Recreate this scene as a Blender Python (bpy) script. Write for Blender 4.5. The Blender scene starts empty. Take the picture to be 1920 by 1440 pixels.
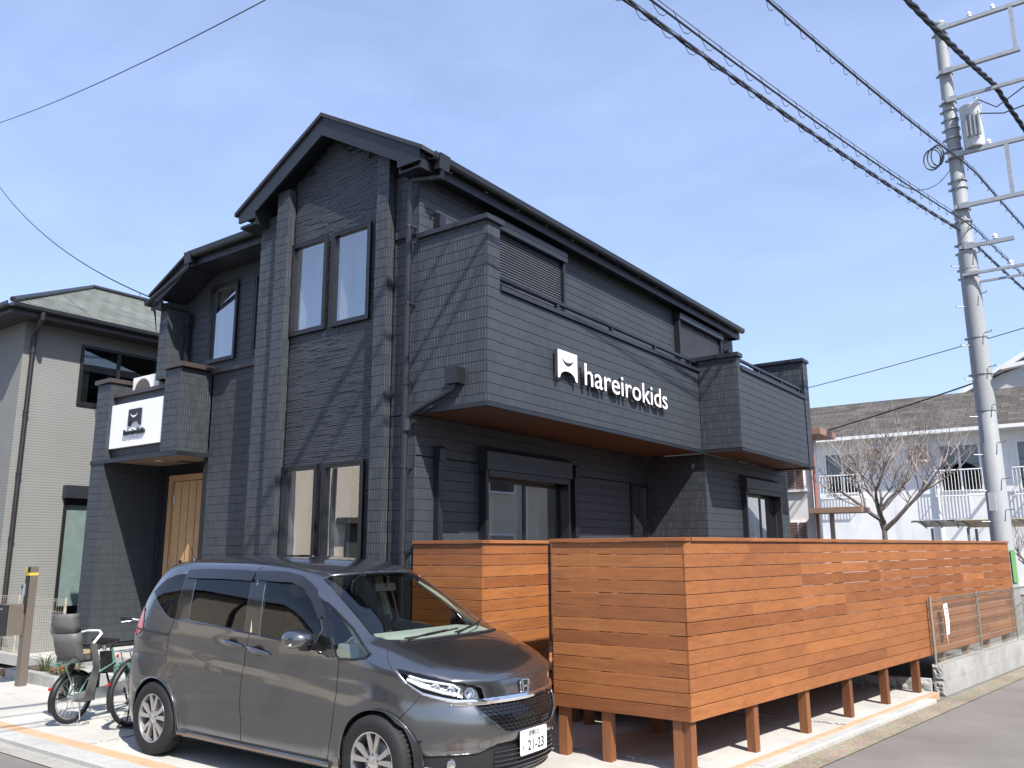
import bpy, bmesh, math, random
from mathutils import Vector, Matrix
from mathutils.bvhtree import BVHTree

random.seed(7)
R = math.radians
scene = bpy.context.scene
C = scene.collection

# ---------------------------------------------------------------- camera
CAM_H = 1.75
_p, _r, _y = 0.19964, -0.00532, -0.628636
def _cam_axes():
    cp, sp, cr, sr = math.cos(_p), math.sin(_p), math.cos(_r), math.sin(_r)
    fw = Vector((0, cp, sp)); up0 = Vector((0, -sp, cp)); rt0 = Vector((1, 0, 0))
    rt = cr * rt0 + sr * up0
    up = -sr * rt0 + cr * up0
    U = Vector((math.cos(_y), math.sin(_y), 0)); W = Vector((-math.sin(_y), math.cos(_y), 0)); Z = Vector((0, 0, 1))
    return [Vector((v.dot(U), v.dot(W), v.dot(Z))) for v in (rt, up, fw)]
_rt, _up, _fw = _cam_axes()
cam = bpy.data.cameras.new("camera")
cam_ob = bpy.data.objects.new("camera", cam)
C.objects.link(cam_ob)
cam_ob.matrix_world = Matrix(((_rt.x, _up.x, -_fw.x, 0), (_rt.y, _up.y, -_fw.y, 0), (_rt.z, _up.z, -_fw.z, CAM_H), (0, 0, 0, 1)))
cam.sensor_fit = 'HORIZONTAL'; cam.sensor_width = 36.0
cam.lens = 36.0 * 1536.3 / 1920.0
cam.clip_start = 0.05; cam.clip_end = 2000
scene.camera = cam_ob

# ---------------------------------------------------------------- sky and sun
SUN_DIR = Vector((1.0, -0.47, 1.27)).normalized()          # towards the sun
SUN_EL = math.asin(SUN_DIR.z)
SUN_AZ = math.atan2(SUN_DIR.x, SUN_DIR.y)                   # from +Y, clockwise
world = bpy.data.worlds.new("World"); scene.world = world
world.use_nodes = True
wn = world.node_tree; wn.nodes.clear()
def W_(t, **k):
    n = wn.nodes.new(t)
    for a, b in k.items(): setattr(n, a, b)
    return n
sky = W_('ShaderNodeTexSky', sky_type='NISHITA', sun_disc=False, sun_elevation=SUN_EL, sun_rotation=SUN_AZ,
         air_density=1.0, dust_density=1.2, ozone_density=2.2, altitude=20)
bg = W_('ShaderNodeBackground'); bg.inputs[1].default_value = 0.104
wout = W_('ShaderNodeOutputWorld')
# thin high veil of cirrus over the whole sky
wtc = W_('ShaderNodeTexCoord'); wmap = W_('ShaderNodeMapping'); wmap.inputs['Scale'].default_value = (2.2, 5.5, 9.0); wmap.inputs['Rotation'].default_value = (0.3, 0.1, 0.7)
wno = W_('ShaderNodeTexNoise'); wno.inputs['Scale'].default_value = 1.3; wno.inputs['Detail'].default_value = 7; wno.inputs['Roughness'].default_value = 0.55; wno.inputs['Distortion'].default_value = 0.6
wmr = W_('ShaderNodeMapRange'); wmr.inputs['From Min'].default_value = 0.35; wmr.inputs['From Max'].default_value = 0.8; wmr.inputs['To Min'].default_value = 0.31; wmr.inputs['To Max'].default_value = 0.48
wmix = W_('ShaderNodeMixRGB'); wmix.inputs[2].default_value = (3.75, 4.65, 7.5, 1)
wn.links.new(wtc.outputs['Generated'], wmap.inputs[0]); wn.links.new(wmap.outputs[0], wno.inputs['Vector'])
wn.links.new(wno.outputs[0], wmr.inputs[0]); wn.links.new(wmr.outputs[0], wmix.inputs[0])
wn.links.new(sky.outputs[0], wmix.inputs[1]); wn.links.new(wmix.outputs[0], bg.inputs[0]); wn.links.new(bg.outputs[0], wout.inputs[0])

sun = bpy.data.lights.new("sun", 'SUN'); sun.energy = 4.2; sun.angle = R(0.53); sun.color = (1.0, 0.955, 0.89)
sun_ob = bpy.data.objects.new("sun", sun); C.objects.link(sun_ob)
sun_ob.rotation_euler = (-SUN_DIR).to_track_quat('-Z', 'Y').to_euler(); sun_ob.location = (20, -10, 25)

vs = scene.view_settings
vs.view_transform = 'Standard'; vs.look = 'None'; vs.gamma = 1.0; vs.use_curve_mapping = False
vs.exposure = 1.0
scene.cycles.max_bounces = 8; scene.cycles.transparent_max_bounces = 16
scene.cycles.caustics_reflective = False; scene.cycles.caustics_refractive = False
scene.cycles.sample_clamp_indirect = 6.0

# ---------------------------------------------------------------- helpers
def tag(o, label=None, cat=None, group=None, kind=None):
    if label: o["label"] = label
    if cat: o["category"] = cat
    if group: o["group"] = group
    if kind: o["kind"] = kind
    return o

def empty(name, loc=(0, 0, 0), rz=0.0, parent=None):
    o = bpy.data.objects.new(name, None); C.objects.link(o)
    o.empty_display_size = 0.2
    o.location = loc; o.rotation_euler = (0, 0, rz)
    if parent: o.parent = parent
    return o

def thing(name, label, cat, loc=(0, 0, 0), rz=0.0, group=None):
    return tag(empty(name, loc, rz), label, cat, group)

def origin_of(parent):
    v = Vector((0, 0, 0))
    while parent is not None:
        v += Vector(parent.location); parent = parent.parent
    return v

class MB:
    """collects faces in world coordinates (or local ones) and links them as one mesh object"""
    def __init__(s): s.v = []; s.f = []; s.m = []
    def add(s, vs, fs, mi=0):
        b = len(s.v); s.v += [tuple(p) for p in vs]; s.f += [tuple(b + i for i in f) for f in fs]; s.m += [mi] * len(fs)
    def box(s, x0, x1, y0, y1, z0, z1, mi=0, ch=0):
        if x0 > x1: x0, x1 = x1, x0
        if y0 > y1: y0, y1 = y1, y0
        s.add([(x0, y0, z0), (x1, y0, z0), (x1, y1, z0), (x0, y1, z0), (x0, y0, z1), (x1, y0, z1), (x1, y1, z1), (x0, y1, z1)],
              [(0, 3, 2, 1), (4, 5, 6, 7), (0, 1, 5, 4), (1, 2, 6, 5), (2, 3, 7, 6), (3, 0, 4, 7)], mi)
    def obox(s, c, dx, dy, dz, hx, hy, hz, mi=0):
        """box with its own axes"""
        c = Vector(c); dx, dy, dz = Vector(dx).normalized() * hx, Vector(dy).normalized() * hy, Vector(dz).normalized() * hz
        P = [c + a * dx + b * dy + d * dz for d in (-1, 1) for a, b in ((-1, -1), (1, -1), (1, 1), (-1, 1))]
        s.add(P, [(0, 3, 2, 1), (4, 5, 6, 7), (0, 1, 5, 4), (1, 2, 6, 5), (2, 3, 7, 6), (3, 0, 4, 7)], mi)
    def beam(s, a, b, w, h, up=(0, 0, 1), mi=0):
        a, b = Vector(a), Vector(b); d = (b - a); L = d.length; d.normalize()
        u = Vector(up); sd = d.cross(u)
        if sd.length < 1e-5: sd = d.cross(Vector((1, 0, 0)))
        sd.normalize(); u = sd.cross(d)
        s.obox((a + b) / 2, d, sd, u, L / 2, w / 2, h / 2, mi)
    def prism(s, poly, d, mi=0):
        """polygon (3-D points, in order) pushed along vector d"""
        n = len(poly); d = Vector(d); P = [Vector(p) for p in poly]
        s.add(P + [p + d for p in P], [tuple(range(n))[::-1], tuple(range(n, 2 * n))] + [(i, (i + 1) % n, n + (i + 1) % n, n + i) for i in range(n)], mi)
    def tube(s, pts, r, n=8, mi=0, caps=True, closed=False):
        pts = [Vector(p) for p in pts]; N = len(pts)
        rs = r if isinstance(r, (list, tuple)) else [r] * N
        rings = []; prev = None
        for i, p in enumerate(pts):
            if closed: t = pts[(i + 1) % N] - pts[i - 1]
            else: t = pts[min(i + 1, N - 1)] - pts[max(i - 1, 0)]
            if t.length < 1e-9: t = Vector((0, 0, 1))
            t.normalize()
            if prev is None:
                a = t.cross(Vector((0, 0, 1)))
                if a.length < 1e-3: a = t.cross(Vector((1, 0, 0)))
            else:
                a = prev - t * prev.dot(t)
                if a.length < 1e-6: a = t.cross(Vector((1, 0, 0)))
            a.normalize(); prev = a; b = t.cross(a)
            rings.append([p + (a * math.cos(2 * math.pi * k / n) + b * math.sin(2 * math.pi * k / n)) * rs[i] for k in range(n)])
        vs = [q for ring in rings for q in ring]; fs = []
        M = N if closed else N - 1
        for i in range(M):
            j = (i + 1) % N
            for k in range(n):
                fs.append((i * n + k, i * n + (k + 1) % n, j * n + (k + 1) % n, j * n + k))
        if caps and not closed:
            fs.append(tuple(range(n))[::-1]); fs.append(tuple((N - 1) * n + k for k in range(n)))
        s.add(vs, fs, mi)
    def lathe(s, prof, c, axis=(0, 0, 1), n=24, mi=0, closed_prof=False):
        """profile [(radius, height)] turned about an axis through c"""
        ax = Vector(axis).normalized(); a = ax.cross(Vector((0, 0, 1)))
        if a.length < 1e-4: a = Vector((1, 0, 0))
        a.normalize(); b = ax.cross(a); c = Vector(c)
        m = len(prof)
        vs = [c + ax * h + (a * math.cos(2 * math.pi * k / n) + b * math.sin(2 * math.pi * k / n)) * r for k in range(n) for r, h in prof]
        fs = []
        for k in range(n):
            k2 = (k + 1) % n
            for i in range(m if closed_prof else m - 1):
                j = (i + 1) % m
                fs.append((k * m + i, k2 * m + i, k2 * m + j, k * m + j))
        s.add(vs, fs, mi)
    def disc(s, c, axis, r, n=20, mi=0, t=0.0):
        ax = Vector(axis).normalized(); a = ax.cross(Vector((0, 0, 1)))
        if a.length < 1e-4: a = Vector((1, 0, 0))
        a.normalize(); b = ax.cross(a); c = Vector(c)
        ring = [c + (a * math.cos(2 * math.pi * k / n) + b * math.sin(2 * math.pi * k / n)) * r for k in range(n)]
        if t: s.prism(ring, ax * t, mi)
        else: s.add(ring, [tuple(range(n))], mi)
    def build(s, name, mats, parent=None, local=False, smooth=False, kind=None, label=None, angle=40):
        me = bpy.data.meshes.new(name)
        o0 = Vector((0, 0, 0)) if local or parent is None else origin_of(parent)
        me.from_pydata([(x - o0.x, y - o0.y, z - o0.z) for x, y, z in s.v], [], s.f)
        if not isinstance(mats, (list, tuple)): mats = [mats]
        for m in mats: me.materials.append(m)
        if len(mats) > 1: me.polygons.foreach_set('material_index', s.m)
        bm = bmesh.new(); bm.from_mesh(me)
        bmesh.ops.recalc_face_normals(bm, faces=bm.faces)
        if smooth:
            for f in bm.faces: f.smooth = True
            ca = math.radians(angle)
            for e in bm.edges:
                if len(e.link_faces) == 2 and e.calc_face_angle(0) > ca: e.smooth = False
        bm.to_mesh(me); bm.free()
        o = bpy.data.objects.new(name, me); C.objects.link(o)
        if parent is not None: o.parent = parent
        if kind: o["kind"] = kind
        if label: o["label"] = label
        return o

def copy_tree(o, parent=None):
    c = o.copy(); C.objects.link(c)
    if parent is not None: c.parent = parent
    for ch in list(o.children): copy_tree(ch, c)
    return c

def text_mesh(body, size, depth, bevel=0.0, bold=0.0, sx=1.0, align='LEFT', res=3):
    cu = bpy.data.curves.new("txt", 'FONT'); cu.body = body; cu.size = size; cu.extrude = depth / 2
    cu.bevel_depth = bevel; cu.offset = bold; cu.align_x = align; cu.resolution_u = res
    ob = bpy.data.objects.new("txt", cu); C.objects.link(ob)
    dg = bpy.context.evaluated_depsgraph_get()
    me = bpy.data.meshes.new_from_object(ob.evaluated_get(dg))
    bpy.data.objects.remove(ob); bpy.data.curves.remove(cu)
    for v in me.vertices: v.co.x *= sx
    return me

def text_obj(name, body, size, depth, mat, loc, xdir, up, parent, **k):
    """lettering standing on a surface: xdir = reading direction, up = letters' up"""
    me = text_mesh(body, size, depth, **k); me.name = name
    me.materials.clear(); me.materials.append(mat)
    x = Vector(xdir).normalized(); z = x.cross(Vector(up)).normalized(); y = z.cross(x)
    M = Matrix(((x.x, y.x, z.x, 0), (x.y, y.y, z.y, 0), (x.z, y.z, z.z, 0), (0, 0, 0, 1)))
    me.transform(M)
    o = bpy.data.objects.new(name, me); C.objects.link(o)
    if parent is not None:
        o.parent = parent; o.location = Vector(loc) - origin_of(parent)
    else: o.location = loc
    return o

# ---------------------------------------------------------------- materials
class NT:
    def __init__(s, name):
        s.mat = bpy.data.materials.new(name); s.mat.use_nodes = True
        s.t = s.mat.node_tree; s.t.nodes.clear()
        s.out = s.n('ShaderNodeOutputMaterial')
        s.tc = None
    def n(s, t, **k):
        x = s.t.nodes.new(t)
        for a, b in k.items(): setattr(x, a, b)
        return x
    def link(s, a, b): s.t.links.new(a, b)
    def val(s, sock, v):
        if hasattr(v, 'is_output'): s.link(v, sock)
        else: sock.default_value = v
    def coord(s, which='Object'):
        if s.tc is None: s.tc = s.n('ShaderNodeTexCoord')
        return s.tc.outputs[which]
    def mapping(s, vec, scale=(1, 1, 1), rot=(0, 0, 0), loc=(0, 0, 0)):
        m = s.n('ShaderNodeMapping'); s.link(vec, m.inputs[0])
        m.inputs['Scale'].default_value = scale; m.inputs['Rotation'].default_value = rot; m.inputs['Location'].default_value = loc
        return m.outputs[0]
    def math(s, op, a, b=None, c=None, clamp=False):
        m = s.n('ShaderNodeMath', operation=op, use_clamp=clamp)
        s.val(m.inputs[0], a)
        if b is not None: s.val(m.inputs[1], b)
        if c is not None: s.val(m.inputs[2], c)
        return m.outputs[0]
    def noise(s, vec, scale, detail=4, rough=0.55, dist=0.0):
        m = s.n('ShaderNodeTexNoise'); s.link(vec, m.inputs['Vector'])
        m.inputs['Scale'].default_value = scale; m.inputs['Detail'].default_value = detail; m.inputs['Roughness'].default_value = rough; m.inputs['Distortion'].default_value = dist
        return m.outputs[0]
    def white(s, vec=None, w=None, dim='3D'):
        m = s.n('ShaderNodeTexWhiteNoise', noise_dimensions=dim)
        if vec is not None: s.link(vec, m.inputs['Vector'])
        if w is not None: s.link(w, m.inputs['W'])
        return m.outputs['Value']
    def vor(s, vec, scale, feature='F1', out='Distance'):
        m = s.n('ShaderNodeTexVoronoi', feature=feature); s.link(vec, m.inputs['Vector']); m.inputs['Scale'].default_value = scale
        return m.outputs[out]
    def ramp(s, fac, stops, interp='LINEAR'):
        m = s.n('ShaderNodeValToRGB'); s.link(fac, m.inputs[0]); cr = m.color_ramp; cr.interpolation = interp
        while len(cr.elements) < len(stops): cr.elements.new(0.5)
        for e, (p, c) in zip(cr.elements, stops):
            e.position = p; e.color = (c[0], c[1], c[2], 1) if not isinstance(c, (int, float)) else (c, c, c, 1)
        return m.outputs[0]
    def maprange(s, v, a, b, c, d):
        m = s.n('ShaderNodeMapRange'); s.link(v, m.inputs[0])
        for i, q in zip((1, 2, 3, 4), (a, b, c, d)): m.inputs[i].default_value = q
        return m.outputs[0]
    def mix(s, fac, a, b, mode='MIX'):
        m = s.n('ShaderNodeMixRGB', blend_type=mode); s.val(m.inputs[0], fac)
        for i, q in ((1, a), (2, b)):
            if hasattr(q, 'is_output'): s.link(q, m.inputs[i])
            else: m.inputs[i].default_value = (q[0], q[1], q[2], 1)
        return m.outputs[0]
    def sep(s, vec):
        m = s.n('ShaderNodeSeparateXYZ'); s.link(vec, m.inputs[0]); return m.outputs
    def comb(s, x, y, z):
        m = s.n('ShaderNodeCombineXYZ')
        for i, q in enumerate((x, y, z)): s.val(m.inputs[i], q)
        return m.outputs[0]
    def bump(s, h, dist, strength=1.0, normal=None):
        m = s.n('ShaderNodeBump'); s.link(h, m.inputs['Height']); m.inputs['Distance'].default_value = dist; m.inputs['Strength'].default_value = strength
        if normal is not None: s.link(normal, m.inputs['Normal'])
        return m.outputs[0]
    def rnd(s): return s.n('ShaderNodeObjectInfo').outputs['Random']
    def bsdf(s, col, rough=0.5, normal=None, metal=0.0, spec=0.5, coat=0.0, coat_rough=0.03, **k):
        b = s.n('ShaderNodeBsdfPrincipled')
        if hasattr(col, 'is_output'): s.link(col, b.inputs['Base Color'])
        else: b.inputs['Base Color'].default_value = (col[0], col[1], col[2], 1)
        s.val(b.inputs['Roughness'], rough); s.val(b.inputs['Metallic'], metal); s.val(b.inputs['Specular IOR Level'], spec)
        b.inputs['Coat Weight'].default_value = coat; b.inputs['Coat Roughness'].default_value = coat_rough
        if normal is not None: s.link(normal, b.inputs['Normal'])
        for a, v in k.items(): s.val(b.inputs[a], v)
        return b.outputs[0]
    def done(s, sh):
        s.link(sh, s.out.inputs[0]); return s.mat

def plain(name, col, rough=0.5, metal=0.0, spec=0.5, var=0.12, scale=6.0, bump=0.0, bscale=60, coat=0.0):
    t = NT(name); co = t.coord()
    nz = t.noise(co, scale, 5, 0.6)
    c = t.mix(1.0, col, t.ramp(nz, [(0.3, 1 - var), (0.7, 1 + var)]), 'MULTIPLY')
    rr = t.maprange(t.noise(co, scale * 3.1, 4), 0.3, 0.7, max(0.02, rough - 0.06), min(1, rough + 0.06))
    nrm = t.bump(t.noise(co, bscale, 3), bump) if bump else None
    return t.done(t.bsdf(c, rr, nrm, metal, spec, coat))

M = {}
M['black_metal'] = plain('black_metal', (0.014, 0.015, 0.019), 0.35, 0.0, 0.5, 0.1)
M['dark_trim'] = plain('dark_trim', (0.020, 0.022, 0.028), 0.42, 0, 0.5, 0.12, 3)
M['fascia'] = plain('fascia', (0.013, 0.0155, 0.021), 0.45, 0, 0.5, 0.1, 2)
M['coping_brown'] = plain('coping_brown', (0.055, 0.043, 0.042), 0.45, 0, 0.5, 0.1, 3)
M['frame_black'] = plain('frame_black', (0.012, 0.012, 0.014), 0.38, 0, 0.5, 0.08, 5)
M['white_panel'] = plain('white_panel', (0.80, 0.80, 0.82), 0.35, 0, 0.5, 0.02, 3)
M['white_paint'] = plain('white_paint', (0.74, 0.74, 0.73), 0.55, 0, 0.4, 0.05, 4, 0.001, 120)
M['steel'] = plain('steel', (0.55, 0.56, 0.57), 0.35, 0.9, 0.5, 0.1, 20)
M['galv'] = plain('galv', (0.33, 0.35, 0.36), 0.5, 0.5, 0.5, 0.12, 9)
M['rubber'] = plain('rubber', (0.018, 0.018, 0.019), 0.75, 0, 0.35, 0.15, 20)
M['cable'] = plain('cable', (0.020, 0.022, 0.026), 0.55, 0, 0.4, 0.1, 3)
M['interior_white'] = plain('interior_white', (0.62, 0.62, 0.60), 0.8, 0, 0.3, 0.03, 2)
M['interior_dark'] = plain('interior_dark', (0.10, 0.095, 0.085), 0.8, 0, 0.3, 0.1, 2)

def siding_mat(name, base, rib=26.0, amp=0.0035, row=0.114, rib_amt=1.0):
    t = NT(name); co = t.coord(); x, y, z = t.sep(co)
    rowid = t.math('FLOOR', t.math('DIVIDE', z, row))
    u = t.math('ADD', x, y)
    off = t.math('MULTIPLY', t.white(w=rowid, dim='1D'), 9.7)
    uu = t.math('MULTIPLY_ADD', u, rib, off)
    cell = t.math('FLOOR', uu); fr = t.math('FRACT', uu)
    # every second rib swallows its neighbour now and then: uneven widths
    cv = t.comb(cell, rowid, 0.0)
    h = t.white(vec=cv, dim='3D')
    edge = t.math('ABSOLUTE', t.math('SUBTRACT', fr, 0.5))
    groove = t.math('GREATER_THAN', edge, 0.44)
    keep = t.math('GREATER_THAN', h, 0.22)
    hh = t.math('SUBTRACT', t.math('MULTIPLY', h, 0.75 * rib_amt), t.math('MULTIPLY', t.math('MULTIPLY', groove, keep), 0.8 * rib_amt))
    fine = t.noise(co, 95, 3, 0.6)
    hh = t.math('MULTIPLY_ADD', fine, 0.32, hh)
    nrm = t.bump(hh, amp)
    # streaks of the factory paint; sunlit bevel highlights painted pale along the rib edges
    big = t.noise(t.mapping(co, (0.8, 0.8, 0.25)), 1.6, 5, 0.6)
    c = t.mix(1.0, base, t.ramp(big, [(0.28, 0.87), (0.72, 1.13)]), 'MULTIPLY')
    c = t.mix(1.0, c, t.ramp(h, [(0.0, 0.95), (1.0, 1.06)]), 'MULTIPLY')
    c = t.mix(t.math('MULTIPLY', t.math('MULTIPLY', groove, keep), 0.80 * rib_amt), c, (0.16, 0.17, 0.175))
    rr = t.maprange(fine, 0.3, 0.7, 0.42, 0.62)
    return t.done(t.bsdf(c, rr, nrm, 0, 0.5))
M['siding'] = siding_mat('siding', (0.033, 0.039, 0.047), amp=0.0045)
M['siding_smooth'] = siding_mat('siding_smooth', (0.033, 0.0395, 0.0475), rib_amt=0.30)
M['siding_back'] = plain('siding_back', (0.016, 0.018, 0.022), 0.8, 0, 0.3, 0.1)

def stone_mat():
    t = NT('stone_cladding'); co = t.coord()
    nz = t.noise(co, 40, 6, 0.7); big = t.noise(co, 3, 4, 0.6)
    c = t.mix(1.0, (0.040, 0.045, 0.054), t.ramp(big, [(0.3, 0.8), (0.7, 1.25)]), 'MULTIPLY')
    return t.done(t.bsdf(c, t.maprange(nz, 0.3, 0.7, 0.36, 0.6), t.bump(nz, 0.006), 0, 0.5))
M['stone'] = stone_mat()

def wood_mat(name, dark, mid, light, axis='x', rough=0.5, scale=1.0):
    """tinted hardwood; the grain runs along the board's own axis, the tone is its own"""
    t = NT(name); co = t.coord(); rnd = t.rnd()
    offs = t.math('MULTIPLY', rnd, 37.0)
    v = t.n('ShaderNodeVectorMath', operation='ADD'); t.link(co, v.inputs[0]); t.link(t.comb(offs, offs, offs), v.inputs[1])
    st = {'x': (1.2, 14, 14), 'y': (14, 1.2, 14), 'z': (14, 14, 1.2)}[axis]
    g = t.noise(t.mapping(v.outputs[0], tuple(q * scale for q in st)), 2.2, 7, 0.62, 0.9)
    g2 = t.noise(t.mapping(v.outputs[0], tuple(q * scale * (5 if q > 2 else 1.5) for q in st)), 3.5, 4, 0.6)
    patch = t.noise(v.outputs[0], 1.4, 4, 0.6)
    c = t.ramp(g, [(0.12, dark), (0.5, mid), (0.92, light)])
    c = t.mix(0.25, c, t.ramp(g2, [(0.25, dark), (0.75, light)]), 'MIX')
    tone = t.ramp(rnd, [(0.0, (0.72, 0.66, 0.64)), (0.25, (0.92, 0.90, 0.88)), (0.75, (1.05, 1.04, 1.0)), (0.95, (1.14, 1.16, 1.08)), (1.0, (1.28, 1.36, 1.2))])
    c = t.mix(1.0, c, tone, 'MULTIPLY')
    c = t.mix(1.0, c, t.ramp(patch, [(0.25, 0.86), (0.6, 1.05)]), 'MULTIPLY')
    stn = t.noise(t.mapping(v.outputs[0], tuple(1.0 if q < 2 else 2.6 for q in st)), 1.9, 7, 0.7, 0.5)
    c = t.mix(t.maprange(stn, 0.58, 0.74, 0, 0.42), c, tuple(q * 0.55 for q in dark))
    nrm = t.bump(g2, 0.0009)
    return t.done(t.bsdf(c, t.maprange(g2, 0.3, 0.7, rough - 0.08, rough + 0.1), nrm, 0, 0.45))
FW = ((0.145, 0.050, 0.020), (0.285, 0.105, 0.036), (0.385, 0.156, 0.053))
M['fence_x'] = wood_mat('fence_wood_across', *FW, axis='x')
M['fence_y'] = wood_mat('fence_wood_along', *FW, axis='y')
M['fence_post'] = wood_mat('fence_post_wood', (0.11, 0.042, 0.020), (0.20, 0.078, 0.032), (0.27, 0.11, 0.045), axis='z')
M['door_wood'] = wood_mat('door_wood', (0.30, 0.175, 0.085), (0.45, 0.275, 0.140), (0.53, 0.345, 0.185), axis='z', rough=0.45)
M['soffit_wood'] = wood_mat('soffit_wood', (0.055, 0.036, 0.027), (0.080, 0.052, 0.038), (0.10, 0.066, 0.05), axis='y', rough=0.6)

def concrete_mat(name, col, dark=0.8, light=1.12, spots=0.0, bump=0.002, scale=1.0, rough=0.85):
    t = NT(name); co = t.coord()
    a = t.noise(co, 0.9 * scale, 6, 0.62); b = t.noise(co, 14 * scale, 5, 0.65); f = t.noise(co, 160 * scale, 3, 0.6)
    c = t.mix(1.0, col, t.ramp(a, [(0.28, dark), (0.7, light)]), 'MULTIPLY')
    c = t.mix(1.0, c, t.ramp(b, [(0.3, 0.93), (0.7, 1.06)]), 'MULTIPLY')
    c = t.mix(1.0, c, t.ramp(f, [(0.3, 0.93), (0.7, 1.06)]), 'MULTIPLY')
    if spots:
        st = t.noise(t.mapping(co, (1, 1, 1), (0, 0, 0.5)), 2.3 * scale, 8, 0.7, 0.4)
        c = t.mix(t.maprange(st, 0.55, 0.75, 0, spots), c, (col[0] * 0.45, col[1] * 0.44, col[2] * 0.42))
    return t.done(t.bsdf(c, rough, t.bump(f, bump), 0, 0.35))
M['concrete'] = concrete_mat('concrete_lot', (0.46, 0.445, 0.41), 0.80, 1.08, 0.55)
M['kerb'] = concrete_mat('kerb_concrete', (0.40, 0.40, 0.38), 0.78, 1.14, 0.45)
M['gutter_concrete'] = concrete_mat('gutter_concrete', (0.33, 0.32, 0.295), 0.75, 1.12, 0.5)
M['blockwall'] = concrete_mat('block_concrete', (0.36, 0.36, 0.345), 0.70, 1.15, 0.5, 0.003, 1.6)
M['peach_brick'] = concrete_mat('peach_brick', (0.50, 0.315, 0.195), 0.88, 1.1, 0.2, 0.002, 3)
M['earth'] = concrete_mat('earth', (0.13, 0.105, 0.075), 0.6, 1.3, 0.3, 0.02, 2.0)

def asphalt_mat():
    t = NT('asphalt'); co = t.coord()
    a = t.noise(co, 0.5, 6, 0.6); f = t.vor(co, 190); g = t.noise(co, 320, 2)
    c = t.mix(1.0, (0.185, 0.174, 0.162), t.ramp(a, [(0.3, 0.76), (0.7, 1.18)]), 'MULTIPLY')
    c = t.mix(1.0, c, t.ramp(g, [(0.3, 0.8), (0.7, 1.22)]), 'MULTIPLY')
    w = t.noise(t.mapping(co, (0.35, 2.2, 1), (0, 0, 0.14)), 1.7, 4, 0.6)
    c = t.mix(t.maprange(w, 0.5, 0.8, 0, 0.35), c, (0.125, 0.117, 0.109))
    return t.done(t.bsdf(c, 0.88, t.bump(f, 0.0035), 0, 0.3))
M['asphalt'] = asphalt_mat()

def aggregate_mat():
    t = NT('exposed_aggregate'); co = t.coord()
    cell = t.vor(co, 75, out='Color'); d = t.vor(co, 75)
    c = t.mix(0.75, (0.30, 0.265, 0.195), t.mix(1.0, (0.36, 0.31, 0.23), t.mix(0.8, (1, 1, 1), cell, 'MULTIPLY'), 'MULTIPLY'))
    c = t.mix(1.0, c, t.ramp(t.noise(co, 1.6, 5, 0.6), [(0.3, 0.75), (0.7, 1.2)]), 'MULTIPLY')
    return t.done(t.bsdf(c, 0.85, t.bump(t.math('SUBTRACT', 1.0, d), 0.006), 0, 0.35))
M['aggregate'] = aggregate_mat()

def ground_far_mat():
    t = NT('ground_far'); co = t.coord()
    c = t.ramp(t.noise(co, 0.2, 6), [(0.3, (0.13, 0.12, 0.105)), (0.7, (0.20, 0.19, 0.165))])
    return t.done(t.bsdf(c, 0.9, None, 0, 0.3))
M['ground_far'] = ground_far_mat()

def glass_mat(name, tint=(0.75, 0.82, 0.80), extra=0.10, scale=1.9, rough=0.003):
    """double glazing: tinted see-through with its own mirror share by angle"""
    t = NT(name); fr = t.n('ShaderNodeFresnel'); fr.inputs[0].default_value = 1.5
    co = t.coord(); wav = t.bump(t.noise(co, 0.9, 2), 0.004, 0.25)
    t.link(wav, fr.inputs['Normal'])
    fac = t.math('MULTIPLY_ADD', fr.outputs[0], scale, extra - 0.04, clamp=True)
    fac = t.math('MULTIPLY', fac, t.math('SUBTRACT', 1.0, t.n('ShaderNodeNewGeometry').outputs['Backfacing']))
    tr = t.n('ShaderNodeBsdfTransparent'); tr.inputs[0].default_value = (*tint, 1)
    gl = t.n('ShaderNodeBsdfGlossy'); gl.inputs[0].default_value = (0.95, 0.97, 1.0, 1); gl.inputs['Roughness'].default_value = rough
    t.link(wav, gl.inputs['Normal'])
    mx = t.n('ShaderNodeMixShader'); t.link(fac, mx.inputs[0]); t.link(tr.outputs[0], mx.inputs[1]); t.link(gl.outputs[0], mx.inputs[2])
    return t.done(mx.outputs[0])
M['glass'] = glass_mat('window_glass', (0.84, 0.88, 0.90), 0.24, 2.6)
M['glass_dark'] = glass_mat('tinted_car_glass', (0.14, 0.15, 0.15), 0.04, 1.0)
M['glass_clear'] = glass_mat('windscreen_glass', (0.80, 0.85, 0.82), 0.06, 1.3)
M['glass_mid'] = glass_mat('door_glass', (0.42, 0.45, 0.43), 0.04, 1.0)
M['lamp_glass'] = glass_mat('lamp_cover', (0.92, 0.94, 0.96), 0.05, 1.0)

# ---------------------------------------------------------------- ground, roads, kerbs
FT = Vector((0.1406, 0.99007, 0)); FN = Vector((0.99007, -0.1406, 0))      # along / outward of the long street fence
F0 = Vector((-2.907, 6.39, 0))
def fpt(y, off=0.0, z=0.0):
    """point of the street-side line at world Y = y, pushed outwards"""
    s = (y - F0.y - off * FN.y) / FT.y
    p = F0 + FT * s + FN * off
    return Vector((p.x, p.y, z))
def sheet(name, poly, z, mat, thick=0.0):
    b = MB()
    if thick: b.prism([(p[0], p[1], z - thick) for p in poly], (0, 0, thick))
    else: b.add([(p[0], p[1], z) for p in poly], [tuple(range(len(poly)))])
    return tag(b.build(name, mat), kind="structure")
ROAD = -0.055
sheet("ground", [(-400, -400), (400, -400), (400, 400), (-400, 400)], -0.075, M['ground_far'])
YK = 3.92                                                          # outer edge of the front kerb
sheet("road", [(-90, -4.4), (30, -4.4), (30, 3.74), (-90, 3.74)], ROAD, M['asphalt'])
a0, a1 = fpt(3.44, 0.50), fpt(80, 0.50)
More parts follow.
